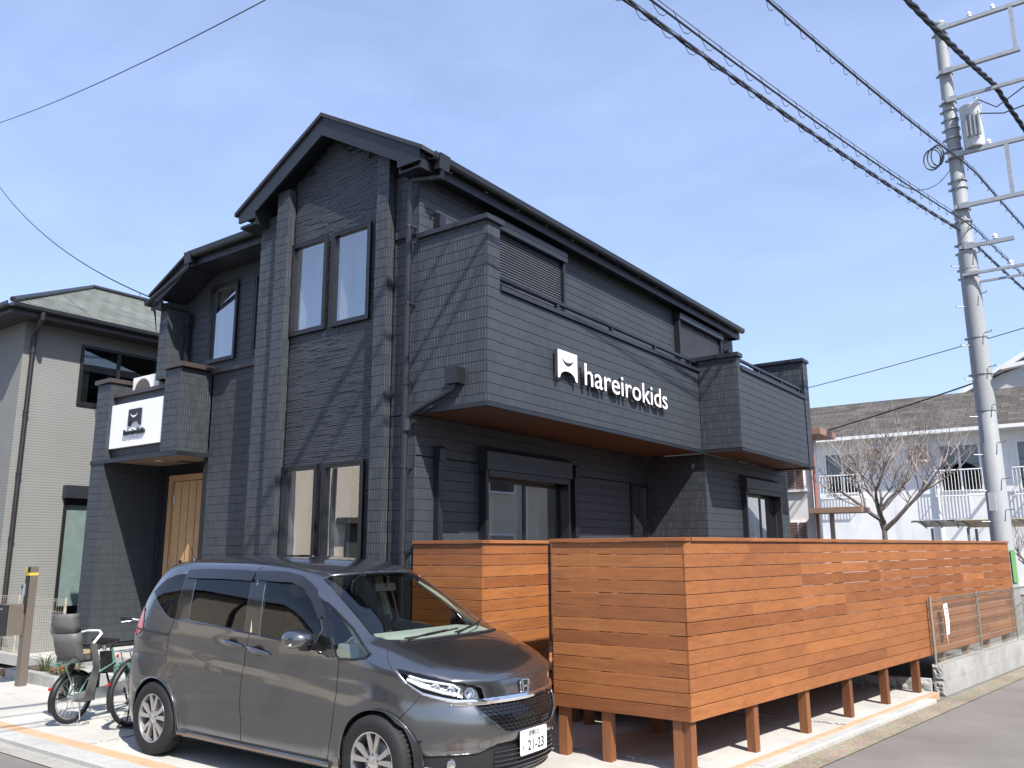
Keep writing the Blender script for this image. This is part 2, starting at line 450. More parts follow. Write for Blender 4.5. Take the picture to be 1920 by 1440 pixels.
sheet("side_road", [(a0.x, 3.44), (a0.x + 5.2, 3.44), (a1.x + 5.2, 80), (a1.x, 80)], ROAD + 0.004, M['asphalt'])
sheet("gutter", [(-60, 3.735), (fpt(3.735, 0.25).x, 3.735), (fpt(YK, 0.25).x, YK), (-60, YK)], ROAD + 0.008, M['gutter_concrete'])
g0, g1, g2, g3 = fpt(3.44, 0.25), fpt(3.44, 0.505), fpt(60, 0.505), fpt(60, 0.25)
sheet("gravel_verge", [(g0.x, g0.y), (g1.x, g1.y), (g2.x, g2.y), (g3.x, g3.y)], ROAD + 0.012, M['aggregate'])
# painted stop line on the front road
sheet("road_marking", [(-11.5, 3.05), (-8.55, 3.05), (-8.55, 3.36), (-11.5, 3.36)], ROAD + 0.005, plain('road_paint', (0.62, 0.61, 0.57), 0.7, 0, 0.4, 0.2, 5))
# concrete forecourt as three slabs parted by pebble joints
YI = 4.25
lot_parts = [
    [(-13.2, YI), (-8.02, YI), (-8.02, 6.9), (-13.2, 6.9)],
    [(-7.94, YI), (fpt(YI, 0.05).x, YI), (fpt(6.62, 0.05).x, 6.62), (-7.94, 6.62)],
    [(-7.94, 6.70), (fpt(6.70, 0.05).x, 6.70), (fpt(9.05, 0.05).x, 9.05), (-7.94, 9.05)],
    [(-7.94, 9.13), (fpt(9.13, 0.05).x, 9.13), (fpt(11.72, 0.05).x, 11.72), (-7.94, 11.72)],
]
lot = tag(empty("forecourt"), kind="structure")
for poly in lot_parts:
    b = MB(); b.prism([(x, y, -0.09) for x, y in poly], (0, 0, 0.09))
    b.build("concrete_slab", M['concrete'], lot)
sheet("soil", [(-13.2, 4.3), (fpt(4.3, .06).x, 4.3), (fpt(11.75, .06).x, 11.75), (-13.2, 11.75)], -0.03, M['earth'])
# pebbles lying in the joints
peb_m = plain('pebble', (0.42, 0.40, 0.36), 0.75, 0, 0.4, 0.25, 9)
b = MB(); rr = random.Random(3)
def pebble(b, x, y, z, r):
    P = []
    for k in range(6):
        a = k * math.pi / 3 + rr.random()
        P.append((x + r * math.cos(a) * rr.uniform(.7, 1.2), y + r * math.sin(a) * rr.uniform(.7, 1.2), z))
    b.add(P + [(x, y, z + r * .8), (x, y, z - r * .5)], [(k, (k + 1) % 6, 6) for k in range(6)] + [((k + 1) % 6, k, 7) for k in range(6)])
for yy, x0, x1 in ((6.66, -7.9, fpt(6.66, 0.03).x), (9.09, -7.9, fpt(9.09, 0.03).x)):
    x = x0
    while x < x1:
        pebble(b, x, yy + rr.uniform(-.035, .035), rr.uniform(-.012, .004), rr.uniform(.008, .017)); x += rr.uniform(.012, .03)
for k in range(260):
    pebble(b, -7.98 + rr.uniform(-.035, .035), rr.uniform(4.3, 9.1), rr.uniform(-.012, .004), rr.uniform(.008, .016))
for k in range(120):
    pebble(b, rr.uniform(-3.6, -2.5), 11.55 + rr.uniform(-.25, .12), 0.004, rr.uniform(.008, .02))
pebbles = b.build("pebbles", peb_m); tag(pebbles, "small pale pebbles filling the joints of the concrete forecourt", "gravel", kind="stuff")
# peach brick edging and kerb stones, laid one by one
edging = tag(empty("brick_edging"), kind="structure")
kerb = tag(empty("kerb"), kind="structure")
brick_me = {}
def laid(parent, name, p0, p1, o0, o1, step, gap, top, bot, mat, n_in):
    """blocks in a row from p0 to p1, between the offsets o0..o1 along the inward-to-outward normal"""
    d = (p1 - p0); L = d.length; d.normalize(); n = int(L / step)
    for k in range(n):
        a, c = k * step + gap / 2, (k + 1) * step - gap / 2
        b = MB(); zz = top + random.uniform(-.0015, .0015)
        ch = 0.012
        pr = [(o0, bot), (o0, zz), (o1 - ch, zz), (o1, zz - ch), (o1, bot)]
        if o1 - o0 < .1: pr = [(o0, bot), (o0, zz - .003), (o0 + .003, zz), (o1 - .003, zz), (o1, zz - .003), (o1, bot)]
        b.prism([p0 + d * a + n_in * u + Vector((0, 0, w)) for u, w in pr], d * (c - a))
        b.build(name, mat, parent)
up0 = Vector((0, -1, 0))
xe = fpt(4.1, 0.1).x
laid(edging, "brick", Vector((-13.2, YI, 0)), Vector((xe, YI, 0)), 0.004, 0.135, 0.30, 0.006, 0.002, -0.09, M['peach_brick'], up0)
laid(kerb, "kerb_stone", Vector((-13.2, YI, 0)), Vector((xe, YI, 0)), 0.140, YI - YK, 0.60, 0.007, 0.0, -0.09, M['kerb'], up0)
q0, q1 = fpt(YI - .15), fpt(11.78)
laid(edging, "brick", Vector((q0.x, q0.y, 0)), Vector((q1.x, q1.y, 0)), 0.055, 0.128, 0.22, 0.005, 0.002, -0.09, M['peach_brick'], FN)
laid(kerb, "kerb_stone", Vector((q0.x, q0.y, 0)), Vector((q1.x, q1.y, 0)), 0.132, 0.25, 0.60, 0.007, 0.0, -0.09, M['kerb'], FN)

# ---------------------------------------------------------------- the dark house
house = thing("house", "two storey charcoal house with front gable, balconies and black window frames", "house", (-8.0, 8.0, 0))
Y0, YP = 6.42, 6.30            # front plane, face of the pilasters
XW, XB, XB2 = -5.95, -5.0, -4.38
YW = 6.95                      # set-back wall left of the gable bay
ROW, BT = 0.114, 0.016         # siding course and board thickness
n_boards = [0]; spare = MB(); spare_smooth = MB()
def board(axis, plane, out, a, b, z0, z1, mat='siding', deep=None, single=True):
    """one siding course: chamfered strip, its face in the plane, its back BT behind (or 'deep')"""
    if b - a < 0.012 or z1 - z0 < 0.02: return
    d = deep or BT; c = 0.0036
    pr = [(-d, z0), (-d, z1), (0 - c * 0.9, z1), (0, z1 - c), (0, z0 + c), (-c * 0.9, z0)]
    if axis == 'x': P = [Vector((a, plane + out * u, z)) for u, z in pr]; D = Vector((b - a, 0, 0))
    else: P = [Vector((plane + out * u, a, z)) for u, z in pr]; D = Vector((0, b - a, 0))
    if n_boards[0] < 300 and single:
        n_boards[0] += 1
        m = MB(); m.prism(P, D); m.build("siding_board", M[mat], house)
    else:
        (spare if mat == 'siding' else spare_smooth).prism(P, D)
def rows(z0, z1):
    k = math.floor(z0 / ROW + 1e-6)
    while k * ROW < z1 - 1e-6:
        a, b = max(z0, k * ROW + 0.0013), min(z1, (k + 1) * ROW - 0.0013)
        if b - a > 0.015: yield a, b
        k += 1
walls = MB()
def facade(axis, plane, out, u0, u1, z0, z1, openings=(), mat='siding', zb=None, single=True, back=0.11, u0b=None, u1b=None):
    """backing wall with openings and siding courses around them. openings: (a, b, z0, z1)"""
    us = sorted({u0, u1, *[q for o in openings for q in o[:2]]}); zs = sorted({z0, z1, *[q for o in openings for q in o[2:]]})
    us = [q for q in us if u0 <= q <= u1]; zs = [q for q in zs if z0 <= q <= z1]
    p1 = plane - out * BT; p0 = plane - out * (BT + back)
    for i in range(len(us) - 1):
        for j in range(len(zs) - 1):
            cu, cz = (us[i] + us[i + 1]) / 2, (zs[j] + zs[j + 1]) / 2
            if any(o[0] < cu < o[1] and o[2] < cz < o[3] for o in openings): continue
            if axis == 'x': walls.box(us[i], us[i + 1] - (.022 if i == len(us) - 2 else 0), p0, p1, zs[j], zs[j + 1])
            else: walls.box(p0, p1, us[i], us[i + 1], zs[j], zs[j + 1])
    for a, b in rows(z0 if zb is None else zb, z1):
        cuts = sorted({a, b, *[q for o in openings for q in o[2:] if a + .01 < q < b - .01]})
        for c0, c1 in zip(cuts, cuts[1:]):
            ivs = [(u0, u1)]
            for o in openings:
                if o[2] < (c0 + c1) / 2 < o[3]:
                    ivs = [r for s, e in ivs for r in ((s, min(e, o[0])), (max(s, o[1]), e)) if r[1] - r[0] > 0.01]
            for s, e in ivs: board(axis, plane, out, s, e, c0, c1, mat, single=single)

# --- nearest faces first, so that the largest courses are single parts
Z1, ZT, ZP = 3.18, 4.45, 5.17          # balcony underside, parapet, end pillar
# balcony long face towards the street, with its tall end pillar
for a, b in rows(Z1 + .05, ZT):
    board('y', XB, 1, Y0 + .235 + .004, 11.80, a, b, 'siding_smooth')
for a, b in rows(Z1 + .05, ZP):
    board('y', XB + .012, 1, Y0 + BT, Y0 + .235, a, b, 'siding_smooth')
# front face: corner column below, balcony cheek above (one plane)
for a, b in rows(0.9, Z1):
    board('x', Y0, -1, -6.318, XW, a, b)
for a, b in rows(Z1, ZP):
    board('x', Y0, -1, -6.318, XB, a, b)
for a, b in rows(ZP + .06, 6.0):
    board('x', Y0, -1, -6.318, XW, a, b)
# pilasters of the gable bay
for px0, px1 in ((-6.512, -6.320), (-8.335, -8.105)):
    for a, b in rows(0.9, 6.33):
        board('x', YP, -1, px0, px1, a, b, deep=0.105)
# street wall, ground floor under the balcony
W1 = (7.52, 9.32, 0.55, 2.66); SL = (11.22, 11.76, 1.0, 2.75)
facade('y', XW, 1, Y0 + BT, 11.9, 0, Z1, [W1, SL], 'siding_smooth', zb=1.45)
# street wall, upper floor
U1 = (7.72, 9.20, 4.0, 5.70); U2 = (13.14, 14.96, 4.0, 5.74)
facade('y', XW, 1, Y0 + BT, 15.9, Z1 + .06, 6.0, [U1, U2], 'siding_smooth', zb=4.5)
# ground-floor projection further down the street
facade('x', 11.9, -1, XW, XB, 0, Z1, [], 'siding', zb=1.45)
W2 = (13.36, 15.05, 0.55, 2.74)
facade('y', XB, 1, 11.9 + BT, 15.8, 0, Z1, [W2], 'siding_smooth', zb=1.45)
# second balcony
for a, b in rows(Z1 + .05, 4.62):
    board('x', 11.82, -1, XB, XB2, a, b)
for a, b in rows(Z1 + .05, 4.44):
    board('y', XB2, 1, 11.82 + BT + .14, 15.16, a, b, 'siding_smooth')
for a, b in rows(Z1 + .05, 4.62):
    board('y', XB2 + .008, 1, 11.82 + BT, 11.96, a, b, 'siding_smooth')
for a, b in rows(Z1 - .02, 5.16):
    board('y', XB2 + .012, 1, 15.17, 15.45, a, b, 'siding_smooth'); board('x', 15.17, -1, -5.3, XB2 + .01, a, b, deep=.28, single=False)
# left of the bay: strip, set-back wall, porch
for a, b in rows(0.9, 6.10):
    board('x', Y0, -1, -8.80, -8.337, a, b)
facade('x', YW, -1, -10.47, -8.80, 0, 4.30, [], 'siding', zb=0.5)
UL = (-10.66, -10.01, 4.49, 5.66); UL2 = (-9.60, -8.95, 4.49, 5.66)
facade('x', YW + .02, -1, -11.5, -8.80, 4.30, 6.02, [UL, UL2], 'siding_smooth')
for a, b in rows(3.14, 4.34):          # porch block right of the signboard
    board('x', 6.46, -1, -10.92, -10.52, a, b, deep=.50)
for a, b in rows(0.42, 4.34):          # wing wall and its pillar
    board('x', 6.46, -1, -12.82, -12.43, a, b, deep=.94, mat='siding_smooth' if a < 3.0 else 'siding')
for a, b in rows(4.30, 5.50):
    board('x', 6.66, -1, -11.53, -11.32, a, b, deep=.3)
for a, b in rows(3.14, 4.10):
    board('x', 6.56, -1, -12.43, -10.92, a, b, mat='siding_smooth', single=False)

# --- backing volumes (kept behind the boards)
def wb(*q): walls.box(*q)
wb(-6.32, XW - .13, Y0 + BT, Y0 + .14, 0, 6.1)                       # front right strip
wb(XW - .125, XB - BT, Y0 + BT, Y0 + .16, Z1 + .03, ZP)               # balcony cheek
wb(XB - .15, XB - BT, Y0 + .16, 11.80, Z1 + .03, ZT)                   # balcony parapet
wb(XB - .15, XB - .004, Y0 + .16, Y0 + .235, Z1 + .03, ZP)
wb(XB - .14, XB2 - BT, 11.82 + BT, 11.95, Z1 + .03, 4.62)
wb(XB2 - .15, XB2 - BT, 11.95, 15.17, Z1 + .03, 4.44)
wb(XB2 - .28, XB2 - .006, 15.185, 15.43, Z1, 5.15)
wb(-8.80, -8.35, Y0 + BT, Y0 + .14, 0, 6.12)
wb(-8.80, -8.68, Y0 + .14, YW + .15, 0, 6.0)
wb(-12.80, -12.446, 6.476, 7.385, .36, 4.34); wb(-10.905, -10.536, 6.476, 6.95, 3.12, 4.34); wb(-11.515, -11.336, 6.676, 6.95, 4.30, 5.5)
wb(-8.32, -8.12, YP + .016, YP + .105, 0, 6.32); wb(-6.497, -6.335, YP + .016, YP + .105, 0, 6.32)
wb(-12.43, -10.92, 6.56 + BT, 6.68, 3.12, 4.10)
wb(-12.43, -10.47, 7.40, 7.52, 0.35, 3.2)                             # porch back wall beside the door
wb(-10.60, -10.47, YW + BT, 7.40, 0.35, 3.2)
wb(-12.43, -12.30, 7.38, 9.0, 0.0, 3.3)
wb(-11.5, -11.38, YW + .15, 15.8, 3.1, 6.0)
wb(-12.3, -12.2, 7.5, 15.8, 0, 3.3); wb(-12.3, XB - .2, 15.68, 15.78, 0, 3.2); wb(-11.4, XW - .13, 15.79, 15.89, 3.1, 6.0)
wb(-12.3, -10.6, 7.52, 7.60, 3.1, 3.2)
walls.build("wall", M['siding_back'], house)
# floors and ceiling slabs inside
fl = MB(); fl.box(-12.15, -8.7, 7.62, 15.6, 0.45, 0.52); fl.box(-8.7, -6.1, 7.2, 15.6, 0.45, 0.52); fl.box(-11.35, -8.7, 7.62, 15.6, 3.05, 3.25); fl.box(-8.7, -6.1, 7.2, 15.6, 3.05, 3.25); fl.box(-8.65, -6.1, 6.6, 7.2, 3.05, 3.25); fl.box(-6.1, XB - .15, 12.1, 15.6, 0.45, 0.52); fl.box(-8.65, -6.1, 6.6, 7.2, .45, .52)
fl.box(-11.35, -6.1, 7.2, 15.6, 5.66, 5.74); fl.box(-8.65, -6.1, 6.6, 7.2, 5.66, 5.74)
fl.build("floor_slab", M['interior_white'], house)

# --- stone veneer between the pilasters: ledgestones with their own depth
WU = [(-8.120, -7.455, 4.385, 5.575), (-7.352, -6.700, 4.385, 5.565)]
WD = [(-8.122, -7.470, 0.60, 2.735), (-7.360, -6.703, 0.60, 2.735)]
def gable_top(x):        # underside of the rake at the wall
    return 6.86 - 0.567 * abs(x + 7.40)
ops = WU + WD
us = sorted({-8.34, -6.32, *[q for o in ops for q in o[:2]]}); zs = sorted({0.0, 5.85, *[q for o in ops for q in o[2:]]})
bw = MB()
for i in range(len(us) - 1):
    for j in range(len(zs) - 1):
        cu, cz = (us[i] + us[i + 1]) / 2, (zs[j] + zs[j + 1]) / 2
        if any(o[0] < cu < o[1] and o[2] < cz < o[3] for o in ops): continue
        bw.box(us[i], us[i + 1], Y0 + .012, Y0 + .12, zs[j], zs[j + 1])
bw.prism([(-8.34, Y0 + .012, 5.85), (-6.32, Y0 + .012, 5.85), (-6.32, Y0 + .012, gable_top(-6.32)), (-7.40, Y0 + .012, gable_top(-7.40)), (-8.34, Y0 + .012, max(5.85, gable_top(-8.34)))], (0, .1, 0))
bw.build("bay_wall", M['siding_back'], house)
st = MB(); rs = random.Random(11)
z = 0.8
while z < 6.88:
    h = rs.choice((0.024, 0.028, 0.028, 0.034)); x = -8.105 - rs.uniform(0, .2) * 0
    while x < -6.514:
        w = rs.uniform(0.12, 0.36); x1 = min(x + w, -6.514)
        segs = [(x, x1)]
        for o in ops:
            if o[2] - .01 < z + h / 2 < o[3] + .01:
                segs = [r for s, e in segs for r in ((s, min(e, o[0])), (max(s, o[1]), e)) if r[1] - r[0] > .006]
        for s, e in segs:
            if z + h > min(gable_top(s), gable_top(e)) + 0.02: continue
            d = rs.choice((.001, .003, .005, .008)) + rs.uniform(0, .002); d2 = d + rs.uniform(-.002, .002); c = .0025
            st.add([(s, Y0 + .012, z), (e, Y0 + .012, z), (e, Y0 + .012, z + h), (s, Y0 + .012, z + h),
                    (s + c, Y0 + .008 - d, z + c), (e - c, Y0 + .008 - d2, z + c), (e - c, Y0 + .008 - d2, z + h - c), (s + c, Y0 + .008 - d, z + h - c)],
                   [(4, 5, 6, 7), (0, 1, 5, 4), (1, 2, 6, 5), (2, 3, 7, 6), (3, 0, 4, 7)])
        x = x1
    z += h
st.build("ledgestone", M['stone'], house, kind="stuff")

# --- windows
def window_x(name, x0, x1, z0, z1, yf, fw=0.045, panes=1, label=None, blind=None):
    """fixed or casement window in a wall facing -Y"""
    w = MB(); d0, d1 = yf - .035, yf + .06
    w.box(x0, x0 + fw, d0, d1, z0, z1); w.box(x1 - fw, x1, d0, d1, z0, z1)
    w.box(x0 + fw, x1 - fw, d0, d1, z1 - fw, z1); w.box(x0 + fw, x1 - fw, d0, d1, z0, z0 + fw)
    # outer flange
    e = .012
    w.box(x0 - e, x1 + e, d0 - .004, d0 + .012, z1 - .012, z1 + e); w.box(x0 - e, x1 + e, d0 - .004, d0 + .012, z0 - e, z0 + .012)
    w.box(x0 - e, x0 + .012, d0 - .0045, d0 + .011, z0 + .012, z1 - .012); w.box(x1 - .012, x1 + e, d0 - .0045, d0 + .011, z0 + .012, z1 - .012)
    fr = w.build("window", M['frame_black'], house, label=label)
    g = MB(); g.box(x0 + fw - .004, x1 - fw + .004, yf + .006, yf + .014, z0 + fw - .004, z1 - fw + .004); p = g.build("pane", M['glass'], fr)
    p.location = Vector((0, 0, 0)) ; 
    s = MB(); q = .016
    s.box(x0 + fw, x0 + fw + q, yf + .016, yf + .05, z0 + fw, z1 - fw); s.box(x1 - fw - q, x1 - fw, yf + .016, yf + .05, z0 + fw, z1 - fw)
    s.box(x0 + fw + q, x1 - fw - q, yf + .016, yf + .05, z0 + fw, z0 + fw + q); s.box(x0 + fw + q, x1 - fw - q, yf + .016, yf + .05, z1 - fw - q, z1 - fw)
    s.build("sash", M['steel'] if blind is None else blind, fr)
    return fr
for o in WU: window_x("window", *o, Y0)
for o in WD: window_x("window", *o, Y0)
window_x("window", *UL, YW + .02); window_x("window", *UL2, YW + .02)
# rooms behind: plaster reveals and back walls
rm = MB()
for (x0, x1, z0, z1), yb in [(o, Y0) for o in WU + WD] + [(UL, YW + .02), (UL2, YW + .02)]:
    rm.box(x0 - .04, x0 - .002, yb + .125, yb + .42, z0 - .03, z1 + .03); rm.box(x1 + .002, x1 + .04, yb + .125, yb + .42, z0 - .03, z1 + .03)
    rm.box(x0 - .002, x1 + .002, yb + .125, yb + .42, z0 - .04, z0 - .003); rm.box(x0 - .002, x1 + .002, yb + .125, yb + .42, z1 + .003, z1 + .04)
rm.build("reveal", M['interior_white'], house)
bk = MB(); bk.box(-8.66, -6.12, 8.1, 8.15, 3.25, 5.66); bk.box(-8.66, -6.12, 8.7, 8.75, .52, 3.05); bk.box(-11.3, -8.66, 8.3, 8.35, 3.25, 5.66)
bk.box(-8.3, -8.25, 8.75, 15.5, .52, 3.05); bk.box(-8.3, -8.25, 8.15, 15.5, 3.25, 5.66)
bk.build("room_wall", M['interior_white'], house)
bl = MB()                                            # roller blinds in the upper rooms, toned dark blue so the sky reflection dominates
for x0, x1, z0, z1 in WU: bl.box(x0 + .17, x1 - .02, Y0 + .20, Y0 + .205, z0 - .02, z1 + .02)
for x0, x1, z0, z1 in (UL, UL2): bl.box(x0 + .02, x1 - .02, YW + .25, YW + .255, z0 - .02, z1 + .02)
bl.build("blind", plain('blind_fabric', (0.24, 0.27, 0.33), 0.9, 0, 0.2, 0.04), house)

def shutter_window(x, y0, y1, zt, box_h, zb, glass=True, closed=False, gy=None, out=.11):
    """sliding window with a roller-shutter box in a wall facing +X"""
    w = MB(); d = out
    w.prism([(x + .004, y0, zt - box_h), (x + .004, y0, zt), (x + d * .55, y0, zt), (x + d + .03, y0, zt - .06), (x + d + .03, y0, zt - box_h)], (0, y1 - y0, 0))
    root = w.build("shutter_window", M['dark_trim'], house)
    t = MB(); t.box(x + d + .03, x + d + .036, y0 + .004, y1 - .004, zt - box_h + .075, zt - box_h + .081); t.build("box_seam", M['black_metal'], root)
    g = MB(); zz = zt - box_h
    g.box(x - .06, x + d, y0 + .015, y0 + .065, zb, zz - .002); g.build("guide_rail", M['black_metal'], root)
    g = MB(); g.box(x - .06, x + d, y1 - .065, y1 - .015, zb, zz - .002); g.build("guide_rail", M['black_metal'], root)
    if closed:
        s = MB(); z = zz - .004
        while z > zb:
            s.prism([(x + .045, y0 + .068, z), (x + .062, y0 + .068, z - .012), (x + .064, y0 + .068, z - .026), (x + .048, y0 + .068, z - .034)], (0, y1 - y0 - .136, 0)); z -= .036
        s.build("shutter_slats", plain('shutter_paint', (0.085, 0.09, 0.10), 0.4, 0.2), root, kind="stuff")
    else:
        s = MB(); s.box(x + .02, x + d + .012, y0 + .066, y1 - .066, zz - .075, zz - .004); s.build("bottom_bar", M['dark_trim'], root)
        ym = (y0 + y1) / 2; f = .05; zt2 = zz - .08
        for a, b, off in ((y0 + .068, ym + .035, .0), (ym - .03, y1 - .068, .045)):
            fr = MB(); xx = x - .03 - off + .03
            fr.box(xx - .035, xx, a, a + f, zb, zt2); fr.box(xx - .035, xx, b - f, b, zb, zt2); fr.box(xx - .035, xx, a + f, b - f, zt2 - f, zt2); fr.box(xx - .035, xx, a + f, b - f, zb, zb + f)
            fo = fr.build("sash", M['frame_black'], root)
            pn = MB(); pn.box(xx - .022, xx - .014, a + f - .004, b - f + .004, zb + f - .004, zt2 - f + .004); pn.build("pane", M['glass'], root)
    return root
shutter_window(XW, 7.50, 9.36, 2.94, .27, 0.55)
shutter_window(XB, 13.33, 15.13, 2.96, .22, 0.55, out=.09)
shutter_window(XW, 7.62, 9.34, 5.90, .20, 4.0, closed=True)
shutter_window(XW, 13.06, 15.06, 5.92, .17, 4.0, closed=True)
cu = MB()                                             # curtains and inner partition seen through the panes
cur = random.Random(4)
for xa, ya, yb_, z0, z1 in ((XW - .32, 7.55, 8.25, .6, 2.6), (XW - .34, 8.9, 9.3, .6, 2.6), (XB - .3, 13.4, 14.2, .6, 2.6), (XB - .32, 14.75, 15.0, .6, 2.6)):
    n = int((yb_ - ya) / .03)
    P = [(xa + .025 * math.sin(k * 1.9) + cur.uniform(-.006, .006), ya + k * .03) for k in range(n)]
    for (ax, ay), (bx, by) in zip(P, P[1:]): cu.add([(ax, ay, z0), (bx, by, z0), (bx, by, z1), (ax, ay, z1)], [(0, 1, 2, 3)])
cu.build("curtain", plain('curtain_cloth', (0.46, 0.45, 0.36), 0.9, 0, 0.2, 0.08), house, smooth=True)
# slit window beside the corner
w = MB(); y0, y1, z0, z1 = SL
for a, b in ((y0, y0 + .05), (y1 - .05, y1)): w.box(XW - .08, XW + .03, a, b, z0, z1)
w.box(XW - .08, XW + .03, y0 + .05, y1 - .05, z1 - .05, z1); w.box(XW - .08, XW + .03, y0 + .05, y1 - .05, z0, z0 + .05)
sw = w.build("window", M['frame_black'], house); g = MB(); g.box(XW - .02, XW - .012, y0 + .046, y1 - .046, z0 + .046, z1 - .046); g.build("pane", M['glass'], sw)
w = MB(); w.box(XW - .20, XW - .16, 11.42, 11.47, z0, z1); w.build("mullion", plain('pale_green', (0.40, 0.47, 0.42), 0.5), house)

# --- balcony trim, soffits, rails
tr = MB()
tr.box(XW - .02, XB + .03, Y0 - .018, Y0 + .012, Z1 - .004, Z1 + .045); tr.box(XB - .03, XB + .03, Y0 + .013, Y0 + .28, Z1 - .003, Z1 + .045)
tr.box(XB - .02, XB + .018, Y0 + .28, 11.80, Z1 + .0, Z1 + .042)
tr.box(XB - .0, XB2 + .018, 11.80, 11.83, Z1 + .0, Z1 + .042); tr.box(XB2 - .02, XB2 + .018, 11.83, 15.46, Z1 + .001, Z1 + .042)
tr.build("drip_edge", M['fascia'], house)
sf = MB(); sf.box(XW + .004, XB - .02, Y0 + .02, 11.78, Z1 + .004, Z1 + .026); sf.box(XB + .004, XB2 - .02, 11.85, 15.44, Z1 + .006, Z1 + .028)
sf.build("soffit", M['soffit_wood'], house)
cp = MB()
cp.box(XW + .002, XB + .05, Y0 - .04, Y0 + .20, ZP, ZP + .055); cp.box(XB - .18, XB + .05, Y0 + .201, Y0 + .27, ZP + .001, ZP + .055)
cp.build("coping", M['dark_trim'], house)
cp = MB(); cp.box(XB - .19, XB + .03, Y0 + .24, 11.83, ZT, ZT + .05); cp.build("coping", M['dark_trim'], house)
cp = MB(); cp.box(XB - .2, XB2 + .04, 11.78, 11.99, 4.62, 4.68); cp.build("coping", M['dark_trim'], house)
cp = MB(); cp.box(XB2 - .19, XB2 + .03, 11.96, 15.165, 4.44, 4.505); cp.build("coping", M['dark_trim'], house)
cp = MB(); cp.box(-5.35, XB2 + .04, 15.12, 15.49, 5.155, 5.21); cp.build("coping", M['dark_trim'], house)
for xx, ya, yb_, z, ps in ((XB - .045, Y0 + .22, 11.84, ZT + .16, (7.85, 9.15, 10.4, 11.6)), (XB2 - .045, 11.97, 15.18, 4.61, (12.9, 14.0, 15.0))):
    r = MB(); r.box(xx - .025, xx + .025, ya, yb_, z - .018, z + .018); ro = r.build("handrail", M['black_metal'], house)
    for yy in ps:
        r = MB(); r.box(xx - .02, xx + .02, yy - .025, yy + .025, ZT - .01 if xx < -4.8 else 4.44, z - .022); r.build("rail_post", M['black_metal'], ro)
# balcony floors
bf = MB(); bf.box(XW, XB - .15, Y0 + .16, 11.8, Z1 + .03, Z1 + .2); bf.box(XB, XB2 - .15, 11.95, 15.2, Z1 + .03, Z1 + .2); bf.build("balcony_floor", M['dark_trim'], house)

# --- roof: front gable whose ridge runs back, street-side eave, lower roof on the other side
YF = 6.18                                          # face of the gable rake boards
AX, AZ = -7.39, 7.10                              # ridge
EX, EZ = -5.68, 6.13                             # street eave (upper edge)
LX, LZ = -9.05, 6.185
YE = 15.75
sl = (AZ - EZ) / (EX - AX); sl2 = (AZ - LZ) / (AX - LX)
rf = MB()
T = .05
rf.prism([(EX, YF - .03, EZ), (AX, YF - .03, AZ), (LX, YF - .03, LZ), (LX, YF - .03, LZ - T), (AX, YF - .03, AZ - T), (EX, YF - .03, EZ - T)], (0, YE - YF + .03, 0))
# lower roof over the set-back part
rf.prism([(-10.62, 6.47, 6.06), (-8.82, 6.47, 6.06), (-8.82, 10.5, 7.2), (-10.62, 10.5, 7.2)], (0, 0, .04))
rf.prism([(-11.6, 6.47, 5.58), (-10.62, 6.47, 6.06), (-10.62, 15.8, 6.06), (-11.6, 15.8, 5.58)], (0, 0, .04))
rf.prism([(-10.62, 10.5, 7.2), (-8.82, 10.5, 7.2), (-8.82, 15.8, 5.9), (-10.62, 15.8, 5.9)], (0, 0, .04))
roof = rf.build("roof", plain('roof_slate', (0.028, 0.03, 0.035), 0.6, 0, 0.4, 0.2, 12, 0.004, 40), house)
# rake boards (bargeboards) with returns at their feet
bb = MB(); H_ = .245; t0 = .03
for sx, ex, ez, s in ((1, EX, EZ, sl), (-1, LX, LZ, sl2)):
    xo = ex - sx * .06; zo = AZ - s * abs(xo - AX)
    xi = ex - sx * .40; zi = AZ - s * abs(xi - AX)
    P = [(AX, YF, AZ - T), (xo, YF, zo - T), (xo, YF, zo - T - .135), (xi, YF, zo - T - .135), (xi, YF, zi - T - H_), (AX, YF, AZ - T - H_)]
    bb.prism(P, (0, t0, 0))
bbo = bb.build("bargeboard", M['fascia'], house)
# boxed eave returns and gable soffit
rt_ = MB()
rt_.box(EX - .40, EX - .09, YF + .031, Y0 - .02, EZ - .215, EZ - .19)
rt_.box(LX + .065, LX + .40, YF + .031, Y0 + .3, LZ - .225, LZ - .19)
rt_.box(EX - .40, EX - .37, YF + .031, Y0 - .02, EZ - .19, EZ - .02 + .15)
rt_.box(LX + .37, LX + .40, YF + .031, Y0 + .3, LZ - .19, LZ + .13)
for sx, ex, ez, s in ((1, EX, EZ, sl), (-1, LX, LZ, sl2)):
    xi = ex - sx * .40; zi = AZ - s * abs(xi - AX)
    rt_.prism([(AX, YF + .031, AZ - T - .03), (xi, YF + .031, zi - T - .03), (xi, YF + .031, zi - T - .012), (AX, YF + .031, AZ - T - .012)], (0, Y0 - YF + .06, 0))
rt_.build("gable_soffit", M['fascia'], house)
